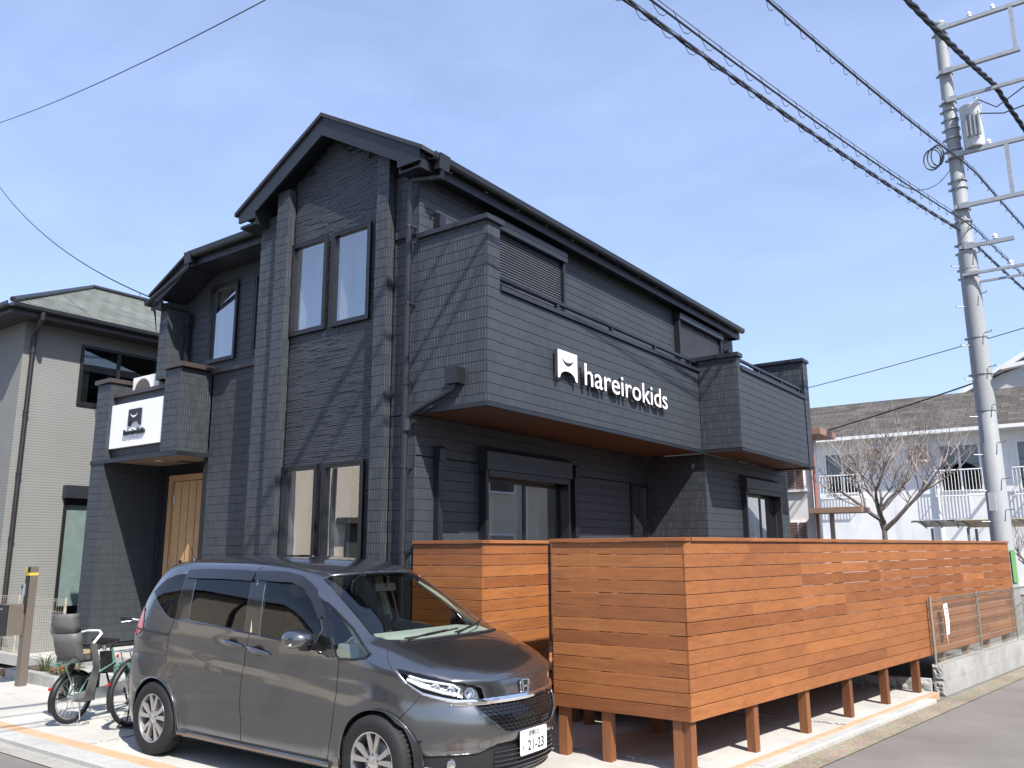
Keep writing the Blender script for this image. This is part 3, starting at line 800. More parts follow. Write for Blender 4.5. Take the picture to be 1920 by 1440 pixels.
# street eave: soffit, fascia, gutter, brackets
ev = MB(); ev.box(XW - .02, EX - .07, Y0 - .02, YE - .02, EZ - .185, EZ - .165); ev.box(EX - .085, EX - .055, YF + .03, YE, EZ - .23, EZ - .052)
ev.box(XW - .02, EX - .086, YE - .03, YE, EZ - .23, EZ - .02)
ev.build("eave_fascia", M['fascia'], house)
gt = MB(); gx = EX - .05
prof = [(0, 0), (.012, -.07), (.03, -.085), (.085, -.085), (.105, -.06), (.115, .0), (.108, .0), (.098, -.055), (.08, -.076), (.034, -.076), (.02, -.065), (.008, 0)]
gt.prism([(gx + u, YF + .12, EZ - .03 + v) for u, v in prof], (0, YE - YF - .12, 0))
gut = gt.build("gutter", M['black_metal'], house)
for k in range(14):
    q = MB(); yy = YF + .5 + k * .66; q.tube([(gx - .004, yy, EZ - .10), (gx + .03, yy, EZ - .13)], .008, 6); q.build("bracket", M['steel'], gut)
hb = MB(); hb.prism([(gx + .005, YF + .20, EZ - .02), (gx + .125, YF + .20, EZ - .02), (gx + .105, YF + .20, EZ - .20), (gx + .03, YF + .20, EZ - .20)], (0, .17, 0)); hb.build("rain_head", M['black_metal'], gut)
# downpipe at the corner with its elbows, and the balcony drain that joins it
dp = MB(); px, py = -6.03, Y0 - .075
dp.tube([(gx + .07, YF + .285, EZ - .19), (gx + .06, YF + .30, EZ - .26), (px + .05, py - .01, 5.86), (px, py, 5.76), (px, py, .1)], .0345, 12)
dpo = dp.build("downpipe", M['dark_trim'], house, smooth=True)
for zz in (5.32, 4.42, 3.52, 2.62, 1.75, .9):
    q = MB(); q.lathe([(.035, -.012), (.041, -.012), (.041, .012), (.035, .012)], (px, py, zz), n=12); q.box(px + .03, px + .055, py - .012, py + .075, zz - .02, zz + .015); q.build("pipe_clip", M['dark_trim'], dpo)
q = MB(); q.box(-5.435, -5.27, Y0 - .13, Y0 - .003, 3.43, 3.60); q.build("drain_box", M['black_metal'], dpo)
q = MB(); q.tube([(-5.35, Y0 - .075, 3.43), (-5.36, Y0 - .075, 3.385), (-5.92, Y0 - .075, 3.19), (-5.985, Y0 - .075, 3.15), (-5.99, Y0 - .075, 3.02)], .034, 10); q.lathe([(.05, 0), (.05, .13)], (px + .02, py, 3.0), n=12); q.build("drain_pipe", M['dark_trim'], dpo, smooth=True)
# vertical service ducts on the street wall
for yy, zt, zb_, xx in ((6.765, 2.87, .4, XW), (9.56, 2.88, .4, XW), (6.71, 5.56, 5.0, XW)):
    q = MB(); q.box(xx + .002, xx + .075, yy - .04, yy + .04, zb_, zt - .17); q.prism([(xx + .002, yy - .05, zt - .17), (xx + .10, yy - .05, zt - .17), (xx + .10, yy - .05, zt - .03), (xx + .07, yy - .05, zt), (xx + .002, yy - .05, zt)], (0, .10, 0)); q.build("duct_cover", M['black_metal'], house)
# --- lower eave left of the gable: fascia, gutter, rain head, rake running down
lf = MB(); lf.box(-10.6, -8.82, 6.52, 6.55, 5.86, 6.06); lf.box(-10.6, -8.80, 6.55, YW + .02, 5.87, 5.89)
lf.prism([(-10.6, 6.52, 6.06), (-11.58, 6.52, 5.60), (-11.58, 6.52, 5.37), (-11.30, 6.52, 5.37), (-11.30, 6.52, 5.52), (-10.6, 6.52, 5.86)], (0, .03, 0))
lf.prism([(-10.6, 6.55, 5.86), (-11.32, 6.55, 5.51), (-11.32, YW + .1, 5.51), (-10.6, YW + .1, 5.86)], (0, 0, .02))
lf.box(-11.58, -11.3, 6.55, 15.5, 5.40, 5.42)
lf.build("lower_fascia", M['fascia'], house)
lg = MB(); lg.prism([(-8.82, 6.52 - u, 6.05 + v) for u, v in prof], (-1.76, 0, 0)); lgo = lg.build("gutter", M['black_metal'], house)
q = MB(); q.prism([(-10.60, 6.40, 6.05), (-10.60, 6.51, 6.05), (-10.60, 6.49, 5.88), (-10.60, 6.42, 5.88)], (.15, 0, 0)); q.build("rain_head", M['black_metal'], lgo)
q = MB(); q.tube([(-10.53, 6.455, 5.88), (-10.55, 6.455, 5.82), (-11.50, 6.455, 5.50), (-11.60, 6.455, 5.46)], .033, 10); q.build("downpipe", M['black_metal'], lgo, smooth=True)
q = MB(); q.prism([(-11.54 - u, 6.44, 5.52 + v) for u, v in prof], (0, 9, 0)); q.build("side_gutter", M['black_metal'], lgo)
q = MB(); q.box(-11.20, -11.13, YW - .06, YW + .0, 4.3, 5.33); q.box(-11.21, -11.10, YW - .09, YW + .0, 5.14, 5.30); q.build("duct_cover", M['black_metal'], house)
# wall copings of the porch front
cp = MB(); cp.box(-10.47, -8.805, YW - .05, YW + .06, 4.30, 4.355); cp.build("coping", M['coping_brown'], house)
cp = MB(); cp.box(-10.96, -10.46, 6.42, 6.98, 4.345, 4.41); cp.build("coping", M['coping_brown'], house)
cp = MB(); cp.box(-12.425, -10.965, 6.51, 6.72, 4.105, 4.16); cp.build("coping", M['coping_brown'], house)
cp = MB(); cp.box(-12.86, -12.40, 6.42, 7.42, 4.345, 4.41); cp.build("coping", M['coping_brown'], house)
sf = MB(); sf.box(-12.43, -10.48, 6.48, 7.40, 3.105, 3.125); sf.build("porch_ceiling", plain('porch_ceiling', (0.23, 0.17, 0.12), 0.6), house)
sf = MB(); sf.box(-12.83, -10.47, 6.445, 6.475, 3.075, 3.135); sf.box(-10.50, -10.465, 6.476, YW - .002, 3.075, 3.135); sf.build("drip_edge", M['fascia'], house)
sf = MB(); sf.disc((-11.62, 6.88, 3.102), (0, 0, -1), .055, 20, 0, .006); sf.build("ceiling_light", M['white_panel'], house)
# porch roof deck
sf = MB(); sf.box(-12.4, -10.6, 6.70, 7.6, 3.3, 3.4); sf.build("porch_deck", M['dark_trim'], house)
# porch step and entrance door
ps = MB(); ps.box(-12.86, -10.48, 6.30, 7.40, 0.0, 0.34); ps.box(-12.2, -10.60, 5.98, 6.299, 0.0, 0.17); ps.build("porch_step", M['kerb'], house)
dr = MB(); dr.box(-12.0, -11.90, 7.30, 7.39, .36, 2.92); dr.box(-11.07, -10.97, 7.30, 7.39, .36, 2.92); dr.box(-11.90, -11.07, 7.30, 7.39, 2.83, 2.92)
door = dr.build("door", M['door_wood'], house)
q = MB(); q.box(-11.89, -11.08, 7.335, 7.385, .37, 2.82); q.build("door_leaf", M['door_wood'], door)
for k in range(1, 4):
    q = MB(); q.box(-11.89 + k * .2, -11.885 + k * .2, 7.331, 7.34, .4, 2.8); q.build("groove", M['frame_black'], door)
for zz in (.75, 1.62, 2.55):
    q = MB(); q.tube([(-11.86, 7.322, zz - .06), (-11.86, 7.322, zz + .06)], .011, 8); q.build("hinge", M['steel'], door)
q = MB(); q.box(-11.60, -11.55, 7.31, 7.334, 1.35, 1.62); q.build("door_plate", M['frame_black'], door)
q = MB(); q.tube([(-11.2, 7.30, 1.1), (-11.2, 7.27, 1.12), (-11.2, 7.27, 1.55), (-11.2, 7.30, 1.57)], .012, 8); q.build("door_handle", M['steel'], door)
if spare.v: spare.build("siding", M['siding'], house, kind="stuff")
if spare_smooth.v: spare_smooth.build("plain_siding", M['siding_smooth'], house, kind="stuff")
# outdoor lamp with sensor beside the far upper window
q = MB(); q.box(XW + .003, XW + .05, 15.30, 15.42, 5.42, 5.66); q.lathe([(.0, .0), (.05, .0), (.06, .07), (.0, .08)], (XW + .06, 15.36, 5.60), (1, 0, -.3), 14); q.lathe([(.0, .0), (.05, .0), (.06, .07), (.0, .08)], (XW + .06, 15.36, 5.48), (1, 0, -.3), 14); q.build("wall_lamp", M['black_metal'], house, smooth=True)

# ---------------------------------------------------------------- signs
def emblem_poly(w, h):
    """square mark with an arch cut into its foot"""
    P = [(0, h), (0, .02 * h)]
    P += [(0.0 + w * .03, 0)]
    for k in range(9):
        a = math.pi * (1 - k / 8)
        P.append((w * .5 + w * .40 * math.cos(a), h * .04 + h * .27 * math.sin(a)))
    P += [(w * .97, 0), (w, .02 * h), (w, h)]
    return P
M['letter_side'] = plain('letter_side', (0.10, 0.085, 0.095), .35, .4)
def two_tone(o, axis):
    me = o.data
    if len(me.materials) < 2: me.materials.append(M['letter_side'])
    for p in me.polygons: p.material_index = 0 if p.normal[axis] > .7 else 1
ws = thing("wall_sign", "white raised lettering with square smiling emblem on the balcony front", "sign", (XB, 9.1, 3.8))
ew, eh = .42, .335; ey, ez_ = 7.665, 3.665
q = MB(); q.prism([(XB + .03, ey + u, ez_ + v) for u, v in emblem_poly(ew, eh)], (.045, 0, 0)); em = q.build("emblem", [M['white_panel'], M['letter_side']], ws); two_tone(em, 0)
def smile(cx, cz, w, h, fn, thick, n=16):
    up_, lo = [], []
    for k in range(n + 1):
        t = k / n * 2 - 1; u = cx + t * w / 2; v = cz + h * (t * t)
        up_.append((u, v + thick * (1 - t * t) * .5 + .001)); lo.append((u, v - thick * (1 - t * t) * .5 - .001))
    return [fn(u, v) for u, v in up_ + lo[::-1]]
q = MB(); q.prism(smile(ey + ew * .5, ez_ + eh * .55, ew * .66, eh * .20, lambda u, v: Vector((XB + .0752, u, v)), .042), (.002, 0, 0)); q.build("smile", M['dark_trim'], em)
for k, zz in enumerate((3.74, 3.93)):
    for yy in (ey + .06, ey + ew - .06):
        q = MB(); q.tube([(XB - .002, yy, zz), (XB + .03, yy, zz)], .008, 6); q.build("stud", M['steel'], em)
tx = text_obj("lettering", "hareirokids", .385, .045, M['white_panel'], (XB + .055, 8.22, 3.675), (0, 1, 0), (0, 0, 1), ws, bold=.0015, sx=1.0)
LET_W = max(v.co.y for v in tx.data.vertices) - min(v.co.y for v in tx.data.vertices)
k_ = 2.25 / LET_W
for v in tx.data.vertices: v.co.y *= k_
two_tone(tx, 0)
for yy in [8.30 + i * .21 for i in range(11)]:
    q = MB(); q.tube([(XB - .002, yy, 3.75), (XB + .034, yy, 3.75)], .006, 6); q.build("stud", M['steel'], ws)

sb = thing("signboard", "white rectangular signboard with black emblem above the porch entrance", "sign", (-11.7, 6.55, 3.3))
q = MB(); q.box(-12.41, -10.985, 6.50, 6.555, 3.30, 3.975); q.build("panel", M['white_panel'], sb)
q = MB(); w_, h_ = .32, .255; q.prism([(-11.86 + u, 6.465, 3.60 + v) for u, v in emblem_poly(w_, h_)], (0, .033, 0)); em = q.build("emblem", M['frame_black'], sb)
q = MB(); q.prism(smile(-11.86 + w_ * .5, 3.60 + h_ * .54, w_ * .66, h_ * .20, lambda u, v: Vector((u, 6.4645, v)), .024), (0, -.001, 0)); q.build("smile", M['white_panel'], em)
tx = text_obj("lettering", "hareirokids", .115, .03, M['frame_black'], (-11.98, 6.482, 3.475), (1, 0, 0), (0, 0, 1), sb, bold=.001)
k_ = .56 / (max(v.co.x for v in tx.data.vertices) - min(v.co.x for v in tx.data.vertices))
for v in tx.data.vertices: v.co.x *= k_
q = MB()                                             # a worn line of small grey characters, too faint to read
for k in range(6):
    x = -11.83 + k * .042
    for a, b, c, d in ((0, .028, .030, .035), (.004, .008, .0, .032), (.018, .022, .004, .030), (0, .026, .010 + .003 * (k % 3), .014 + .003 * (k % 3))):
        q.add([(x + a, 6.4994 - .00005 * b, 3.405 + c), (x + b, 6.4994, 3.405 + c), (x + b, 6.4994, 3.405 + d), (x + a, 6.4994, 3.405 + d)], [(0, 1, 2, 3)])
q.build("small_lettering", plain('grey_ink', (0.36, 0.37, 0.40), .5), sb, kind="stuff")
# air-conditioner on the porch deck
ac = thing("air_conditioner", "white air conditioner unit standing behind the porch parapet", "air conditioner", (-11.95, 6.88, 3.4))
q = MB(); q.box(-12.30, -11.56, 6.74, 7.02, 3.85, 4.44); q.build("casing", M['white_paint'], ac)
q = MB(); q.lathe([(.245, -.012), (.27, -.018), (.27, .0), (.245, .0)], (-12.02, 6.735, 4.16), (0, -1, 0), 28); q.build("fan_ring", M['white_paint'], ac, smooth=True)
q = MB(); q.disc((-12.02, 6.738, 4.16), (0, -1, 0), .235, 24); q.build("fan_opening", M['interior_dark'], ac)
q = MB(); q.box(-12.2, -12.1, 6.74, 7.02, 3.4, 3.85); q.box(-11.75, -11.65, 6.74, 7.02, 3.4, 3.85); q.build("stand", M['galv'], ac)

# ---------------------------------------------------------------- slatted wooden screens and deck
FZ0, FZ1, NB = 0.40, 1.845, 13
PITCH = (FZ1 - .030 - FZ0) / NB
fr_ = random.Random(21)
def slat(parent, a, b, n_out, z0, z1, mat, thick=.024):
    """one board from a to b (plan points on its outer face)"""
    a = Vector((a[0], a[1], 0)); b = Vector((b[0], b[1], 0)); n = Vector(n_out); m = MB(); e = .0025
    pr = [(-thick, z0), (-thick, z1), (-e, z1), (0, z1 - e), (0, z0 + e), (-e, z0)]
    m.prism([a + n * u + Vector((0, 0, z)) for u, z in pr], b - a)
    me_o = m.build("board", mat, parent)
    return me_o
def screen_side(parent, p0, p1, n_out, mat, joints, cap=True, screws=True, cap_in=.07):
    """joints: distances of the posts along the side, where board ends may meet"""
    p0 = Vector((p0[0], p0[1], 0)); p1 = Vector((p1[0], p1[1], 0)); d = p1 - p0; L = d.length; d.normalize(); n = Vector(n_out)
    sc = MB()
    for r in range(NB):
        z0 = FZ0 + r * PITCH + fr_.uniform(.0018, .0038); z1 = FZ0 + (r + 1) * PITCH - fr_.uniform(.0018, .0038)
        cuts = [0.0]; js = [j for j in joints if .5 < j < L - .4]
        i = fr_.choice((1, 2, 2, 3)) - 1
        while i < len(js):
            cuts.append(js[i]); i += fr_.choice((2, 2, 3, 1))
        cuts.append(L)
        for a, b in zip(cuts, cuts[1:]):
            slat(parent, (p0 + d * (a + (.001 if a else 0)))[:2], (p0 + d * (b - .001))[:2], n, z0, z1, mat)
        if screws:
            for j in [.05] + list(joints):
                for zz in (z0 + .02, z1 - .02):
                    if 0 < j < L: sc.disc(p0 + d * (j + fr_.uniform(-.012, .012)) + n * .0006 + Vector((0, 0, zz + fr_.uniform(-.004, .004))), n, .0042, 8)
    if screws: sc.build("screws", M['steel'], parent, kind="stuff")
def cap_rail(parent, p0, p1, n_out, mat, w=.10, over=.02):
    p0 = Vector((p0[0], p0[1], 0)); p1 = Vector((p1[0], p1[1], 0)); n = Vector(n_out); m = MB(); c = .003
    pr = [(over - w, FZ1 - .03), (over - w, FZ1), (over - c, FZ1), (over, FZ1 - c), (over, FZ1 - .03)]
    m.prism([p0 + n * u + Vector((0, 0, z)) for u, z in pr], p1 - p0); m.build("cap_rail", mat, parent)
def fpost(parent, c, d, w=.082, z0=0.0, z1=FZ1 - .032, mat=None):
    m = MB(); d = Vector((d[0], d[1], 0)).normalized(); s = Vector((d.y, -d.x, 0))
    m.obox(Vector((c[0], c[1], (z0 + z1) / 2)), d, s, (0, 0, 1), w / 2, w / 2, (z1 - z0) / 2); m.build("post", mat or M['fence_post'], parent)
FEND = 16.15
fence = thing("wooden_fence", "tall reddish brown slatted timber fence on posts along the side street", "fence", (-2.9, 6.4, 0))
Pc = fpt(6.39); Pe = fpt(FEND)
Lr = (Pe - Pc).length
js = [1.03 * k + .06 for k in range(1, 10)]
screen_side(fence, Pc + Vector((0, .0, 0)), Pe, FN, M['fence_y'], js)
XL = -4.205
screen_side(fence, (XL, 6.39), (Pc.x - .021, 6.39), (0, -1, 0), M['fence_x'], [.42, 1.14])
screen_side(fence, (XL, 7.55), (XL, 6.411), (-1, 0, 0), M['fence_y'], [.5], screws=False)
cap_rail(fence, Pc + FT * .10, Pe, FN, M['fence_y'])
cap_rail(fence, (XL - .02, 6.39), (Pc.x + .022, 6.39), (0, -1, 0), M['fence_x'], w=.115)
cap_rail(fence, (XL, 7.55), (XL, 6.49), (-1, 0, 0), M['fence_y'])
for j in [.066] + js:
    c = Pc + FT * j - FN * (.025 + .046); fpost(fence, c, FT)
for x in (-3.045, -3.70, XL + .07):
    fpost(fence, (x, 6.39 + .025 + .046), (1, 0))
fence2 = thing("wooden_fence", "short slatted timber screen stepping back beside the house corner behind the car", "fence", (-5.5, 6.4, 0))
screen_side(fence2, (-5.93, 6.40), (-5.02, 6.40), (0, -1, 0), M['fence_x'], [.45], cap_in=0)
screen_side(fence2, (-5.02, 6.421), (-5.02, 7.55), (1, 0, 0), M['fence_y'], [.5, 1.05])
screen_side(fence2, (-4.999, 7.571), (XL - .002, 7.571), (0, -1, 0), M['fence_x'], [.4])
cap_rail(fence2, (-5.93, 6.40), (-4.998, 6.40), (0, -1, 0), M['fence_x'], w=.115)
cap_rail(fence2, (-5.02, 6.498), (-5.02, 7.55), (1, 0, 0), M['fence_y'])
cap_rail(fence2, (-4.92, 7.571), (XL - .002, 7.571), (0, -1, 0), M['fence_x'])
for x, y in ((-5.85, 6.47), (-5.09, 6.47), (-5.09, 7.50), (-4.6, 7.64)): fpost(fence2, (x, y), (1, 0))
# timber deck inside the screens
deck = thing("wooden_deck", "timber deck raised on short posts behind the slatted fence", "deck", (-4.3, 9.0, 0))
x = XW + .03
while x < -1.6:
    x1 = x + .14
    ya = 7.66 if x1 > -5.1 else 6.62
    if x1 > XL + .05: ya = 6.55
    # the board ends where the slanting fence begins
    need = F0.y + ((x1 + .10) - F0.x) / FT.x * FT.y if x1 + .10 > F0.x else ya
    ya = max(ya, need); yb_ = 11.85 if x < XB + .05 else 15.9
    if yb_ - ya > .3:
        m = MB(); m.box(x, x1, ya, yb_, .465, .49); m.build("deck_board", M['fence_y'], deck)
    x += .146
for y in (7.6, 8.66, 9.7, 10.75, 11.8, 12.9, 14.0, 15.1):
    xe_ = fpt(y).x - .12; m = MB(); m.box(XW + .05 if y < 11.85 else XB + .05, xe_, y - .03, y + .03, .37, .463); m.build("joist", M['fence_post'], deck)
    for xx in (xe_ - 1.0, xe_ - 1.95):
        if xx > (XW if y < 11.85 else XB) + .1: fpost(deck, (xx, y + .08), (0, 1), z1=.463)

# ---------------------------------------------------------------- the parked minivan
car = thing("car", "dark grey minivan with alloy wheels parked in front of the charcoal house", "car", (-5.74, 5.18, 0))
def lerp_tab(tab):
    xs = [t[0] for t in tab]; ys = [t[1] for t in tab]
    n = len(xs); ms = []
    ds = [(ys[i + 1] - ys[i]) / (xs[i + 1] - xs[i]) for i in range(n - 1)]
    for i in range(n):
        if i == 0: ms.append(ds[0])
        elif i == n - 1: ms.append(ds[-1])
        else: ms.append(0 if ds[i - 1] * ds[i] <= 0 else 2 * ds[i - 1] * ds[i] / (ds[i - 1] + ds[i]))
    def f(x):
        if x <= xs[0]: return ys[0]
        if x >= xs[-1]: return ys[-1]
        for i in range(n - 1):
            if x <= xs[i + 1]:
                h = xs[i + 1] - xs[i]; t = (x - xs[i]) / h
                return (2 * t ** 3 - 3 * t * t + 1) * ys[i] + (t ** 3 - 2 * t * t + t) * h * ms[i] + (-2 * t ** 3 + 3 * t * t) * ys[i + 1] + (t ** 3 - t * t) * h * ms[i + 1]
    return f
cw = lerp_tab([(.17, .74), (.20, .795), (.25, .818), (.40, .838), (.58, .8475), (.70, .8475), (.80, .842), (.84, .835), (.95, .833), (1.05, .825), (1.1, .815), (1.2, .795), (1.3, .775), (1.4, .75), (1.5, .72), (1.58, .69), (1.625, .655), (1.655, .60), (1.68, .50), (1.70, .36), (1.71, .18), (1.713, .02)])
cxf = lerp_tab([(.17, 2.00), (.20, 2.07), (.25, 2.125), (.32, 2.13), (.40, 2.125), (.48, 2.148), (.56, 2.15), (.62, 2.135), (.67, 2.105), (.72, 2.075), (.78, 2.062), (.83, 2.045), (.855, 2.03), (.872, 2.00), (.895, 1.945), (.93, 1.855), (.97, 1.745), (1.02, 1.605), (1.065, 1.475), (1.087, 1.41), (1.12, 1.345), (1.2, 1.225), (1.3, 1.07), (1.4, .905), (1.5, .735), (1.56, .625), (1.60, .52), (1.64, .34), (1.67, .12), (1.69, -.12), (1.703, -.40), (1.713, -.68)])
cxr = lerp_tab([(.17, -1.95), (.22, -2.01), (.35, -2.045), (.6, -2.05), (.72, -2.035), (.9, -2.02), (1.05, -2.0), (1.2, -1.965), (1.4, -1.90), (1.52, -1.85), (1.58, -1.835), (1.61, -1.83), (1.635, -1.77), (1.66, -1.62), (1.68, -1.42), (1.70, -1.12), (1.713, -.72)])
cxm = lerp_tab([(.17, .95), (.8, .95), (1.0, .80), (1.12, .62), (1.2, .50), (1.3, .35), (1.4, .18), (1.5, .0), (1.6, -.25), (1.68, -.5), (1.713, -.69)])
cn = lerp_tab([(.17, 2.5), (.6, 2.6), (.78, 2.75), (.86, 3.2), (.94, 3.9), (1.05, 4.0), (1.12, 3.4), (1.2, 3.0), (1.5, 2.7), (1.65, 2.4), (1.713, 2.2)])
cnr = lerp_tab([(.17, 5.0), (.6, 6.0), (1.2, 6.0), (1.5, 4.6), (1.65, 2.9), (1.713, 2.2)])
XRM = -1.15
def outline_y(x, z):
    """half-width of the body at (x, z)"""
    w = cw(z); xm = cxm(z); xr = max(XRM, (cxr(z) + xm) / 2 if cxr(z) > -1.5 else XRM)
    if x > xm:
        q = (x - xm) / max(1e-6, cxf(z) - xm); n = cn(z)
        return w * max(0.0, 1 - min(1, q) ** n) ** (1 / n)
    xrm = max(XRM, cxr(z) + .35)
    if x < xrm:
        q = (xrm - x) / max(1e-6, xrm - cxr(z)); n = cnr(z)
        return w * max(0.0, 1 - min(1, q) ** n) ** (1 / n)
    return w
def crease(x, y, z):
    """pressed lines in the doors and the flare over the wheels"""
    d = 0.0
    zc = .92 - .10 * (x + .2); d -= .010 * math.exp(-((z - zc + .06) / .05) ** 2) * (1 if -1.2 < x < 1.3 else 0)
    for cx_ in (-1.37, 1.37):
        r = math.hypot(x - cx_, z - .31)
        d += .012 * math.exp(-((r - .40) / .05) ** 2)
    zl = .42 + .10 * max(0, (x - .2)); d -= .010 * math.exp(-((z - zl) / .07) ** 2) * (1 if -.95 < x < .95 else 0)
    return d
zl_ = [.17, .185, .20, .225, .25, .29, .33, .37, .41, .45, .49, .53, .57, .61, .65, .68, .71, .74, .77, .80, .825, .845, .86, .872, .885, .90, .92, .94, .96, .985, 1.01, 1.035, 1.06, 1.075, 1.087, 1.10, 1.12, 1.15, 1.19, 1.23, 1.27, 1.31, 1.35, 1.39, 1.43, 1.47, 1.51, 1.54, 1.57, 1.59, 1.61, 1.625, 1.64, 1.655, 1.668, 1.68, 1.69, 1.697, 1.703, 1.708, 1.713]
def slice_pts(z, NF=22, NS=34, NR=14):
    P = []; w = cw(z); xm = cxm(z); xf = cxf(z); n = cn(z); xrm = max(XRM, cxr(z) + .35); xr = cxr(z); m = cnr(z)
    if xm < xrm + .05: xm = xrm + .05
    for k in range(NF + 1):
        t = (k / NF) * math.pi / 2
        P.append((xm + (xf - xm) * abs(math.cos(t)) ** (2 / n), w * abs(math.sin(t)) ** (2 / n)))
    for k in range(1, NS):
        P.append((xm + (xrm - xm) * k / NS, w))
    for k in range(NR + 1):
        t = (1 - k / NR) * math.pi / 2
        P.append((xrm + (xr - xrm) * abs(math.cos(t)) ** (2 / m), w * abs(math.sin(t)) ** (2 / m)))
    out = []
    for x, y in P:
        if y > .55 and z < 1.1: y += crease(x, y, z) * min(1, (y - .55) / .2)
        out.append((x, y))
    return out
bm = bmesh.new(); rings = []
for z in zl_:
    half = slice_pts(z)
    full = [(x, -y) for x, y in half] + [(x, y) for x, y in half[-2:0:-1]]
    rings.append([bm.verts.new((x, y, z)) for x, y in full])
NP = len(rings[0])
for a, b in zip(rings, rings[1:]):
    for k in range(NP):
        k2 = (k + 1) % NP
        try: bm.faces.new((a[k], a[k2], b[k2], b[k]))
        except ValueError: pass
bm.faces.new(rings[0][::-1]); bm.faces.new(rings[-1])
bmesh.ops.remove_doubles(bm, verts=bm.verts, dist=.0004)
bmesh.ops.recalc_face_normals(bm, faces=bm.faces)
whole = bm.copy(); car_bvh = BVHTree.FromBMesh(whole)
def on_side(x, z, s=-1, off=0.0):
    h = car_bvh.ray_cast(Vector((x, s * 3, z)), Vector((0, -s, 0)))
    if h[0] is None: return Vector((x, s * cw(z), z))
    return h[0] + h[1] * off
def on_front(y, z, off=0.0):
    h = car_bvh.ray_cast(Vector((4, y, z)), Vector((-1, 0, 0)))
    return h[0] + h[1] * off if h[0] is not None else Vector((cxf(z), y, z))
def on_top(x, y, off=0.0):
    h = car_bvh.ray_cast(Vector((x, y, 3)), Vector((0, 0, -1)))
    return h[0] + h[1] * off
REG = []       # name, projection (hx, hy*side), polygon, sides, filter
SIDE = (1, 0); DIAG = (1, 1); FRONT = (0, 1)
def inside(h, z, poly):
    c = False; n = len(poly)
    for i in range(n):
        (x1, y1), (x2, y2) = poly[i], poly[i - 1]
        if (y1 > z) != (y2 > z) and h < (x2 - x1) * (z - y1) / (y2 - y1) + x1: c = not c
    return c
def arc(cx_, cz_, r, n=30): return [(cx_ + r * math.cos(2 * math.pi * k / n), cz_ + r * math.sin(2 * math.pi * k / n)) for k in range(n)]
side_f = lambda c, s: c.y * s > .30
front_f = lambda c, s: c.x > 1.55
REG += [
    ('arch', SIDE, arc(-1.366, .31, .345), (-1, 1), lambda c, s: c.y * s > .45), ('arch', SIDE, arc(1.374, .31, .345), (-1, 1), lambda c, s: c.y * s > .45),
    ('quarter_window', SIDE, [(-1.665, 1.385), (-1.60, 1.44), (-1.50, 1.495), (-1.37, 1.535), (-1.215, 1.553), (-1.19, 1.155), (-1.28, 1.165), (-1.38, 1.205), (-1.50, 1.275), (-1.61, 1.345)], (-1, 1), side_f),
    ('pillar_trim', SIDE, [(-1.213, 1.553), (-1.045, 1.556), (-.985, 1.160), (-1.188, 1.155)], (-1, 1), side_f),
    ('door_window', SIDE, [(-1.043, 1.556), (-.245, 1.556), (-.172, 1.106), (-.983, 1.160)], (-1, 1), side_f),
    ('pillar_trim', SIDE, [(-.243, 1.556), (-.060, 1.556), (.028, 1.091), (-.170, 1.106)], (-1, 1), side_f),
    ('door_window', SIDE, [(-.058, 1.556), (.13, 1.552), (.30, 1.525), (.45, 1.46), (.58, 1.36), (.70, 1.24), (.755, 1.165), (.72, 1.085), (.66, 1.035), (.03, 1.091)], (-1, 1), side_f),
    ('pillar_trim', SIDE, [(.46, 1.462), (.52, 1.462), (.60, 1.385), (.80, 1.17), (.955, .985), (.92, .980), (.68, 1.028), (.725, 1.08), (.762, 1.165), (.70, 1.25), (.58, 1.37)], (-1, 1), side_f),
    ('front_quarter_window', SIDE, [(.605, 1.388), (.70, 1.345), (.85, 1.268), (1.02, 1.172), (1.17, 1.082), (1.275, 1.018), (1.255, .995), (1.15, .975), (1.0, .968), (.960, .985), (.805, 1.17)], (-1, 1), side_f),
    ('tail_lamp', SIDE, [(-2.01, 1.00), (-2.0, 1.10), (-1.97, 1.22), (-1.90, 1.275), (-1.83, 1.275), (-1.745, 1.21), (-1.695, 1.11), (-1.675, 1.045), (-1.74, 1.005), (-1.85, .985), (-1.95, .985)], (-1, 1), lambda c, s: c.y * s > .35),
    ('headlamp', DIAG, [(.735, .938), (.84, .845), (.975, .787), (1.20, .745), (1.45, .722), (1.62, .715), (1.585, .80), (1.50, .828), (1.25, .868), (.95, .915)], (-1, 1), lambda c, s: c.x > 1.3 and c.y * s > .2),
    ('grille', FRONT, [(-.45, .695), (.45, .695), (.47, .68), (.40, .60), (.30, .515), (.24, .500), (-.24, .500), (-.30, .515), (-.40, .60), (-.47, .68)], (1,), front_f),
    ('lower_intake', FRONT, [(-.73, .375), (-.47, .385), (-.36, .425), (.36, .425), (.47, .385), (.73, .375), (.715, .30), (.62, .235), (.5, .215), (-.5, .215), (-.62, .235), (-.715, .30)], (1,), front_f),
    ('windscreen', FRONT, [(-.665, 1.125), (-.64, 1.105), (-.4, 1.092), (0, 1.088), (.4, 1.092), (.64, 1.105), (.665, 1.125), (.60, 1.42), (.555, 1.535), (.50, 1.553), (.2, 1.572), (0, 1.575), (-.2, 1.572), (-.50, 1.553), (-.555, 1.535), (-.60, 1.42)], (1,), lambda c, s: c.x > .2),
    ('rear_window', FRONT, [(-.62, 1.12), (.62, 1.12), (.54, 1.50), (-.54, 1.50)], (1,), lambda c, s: c.x < -1.6),
]
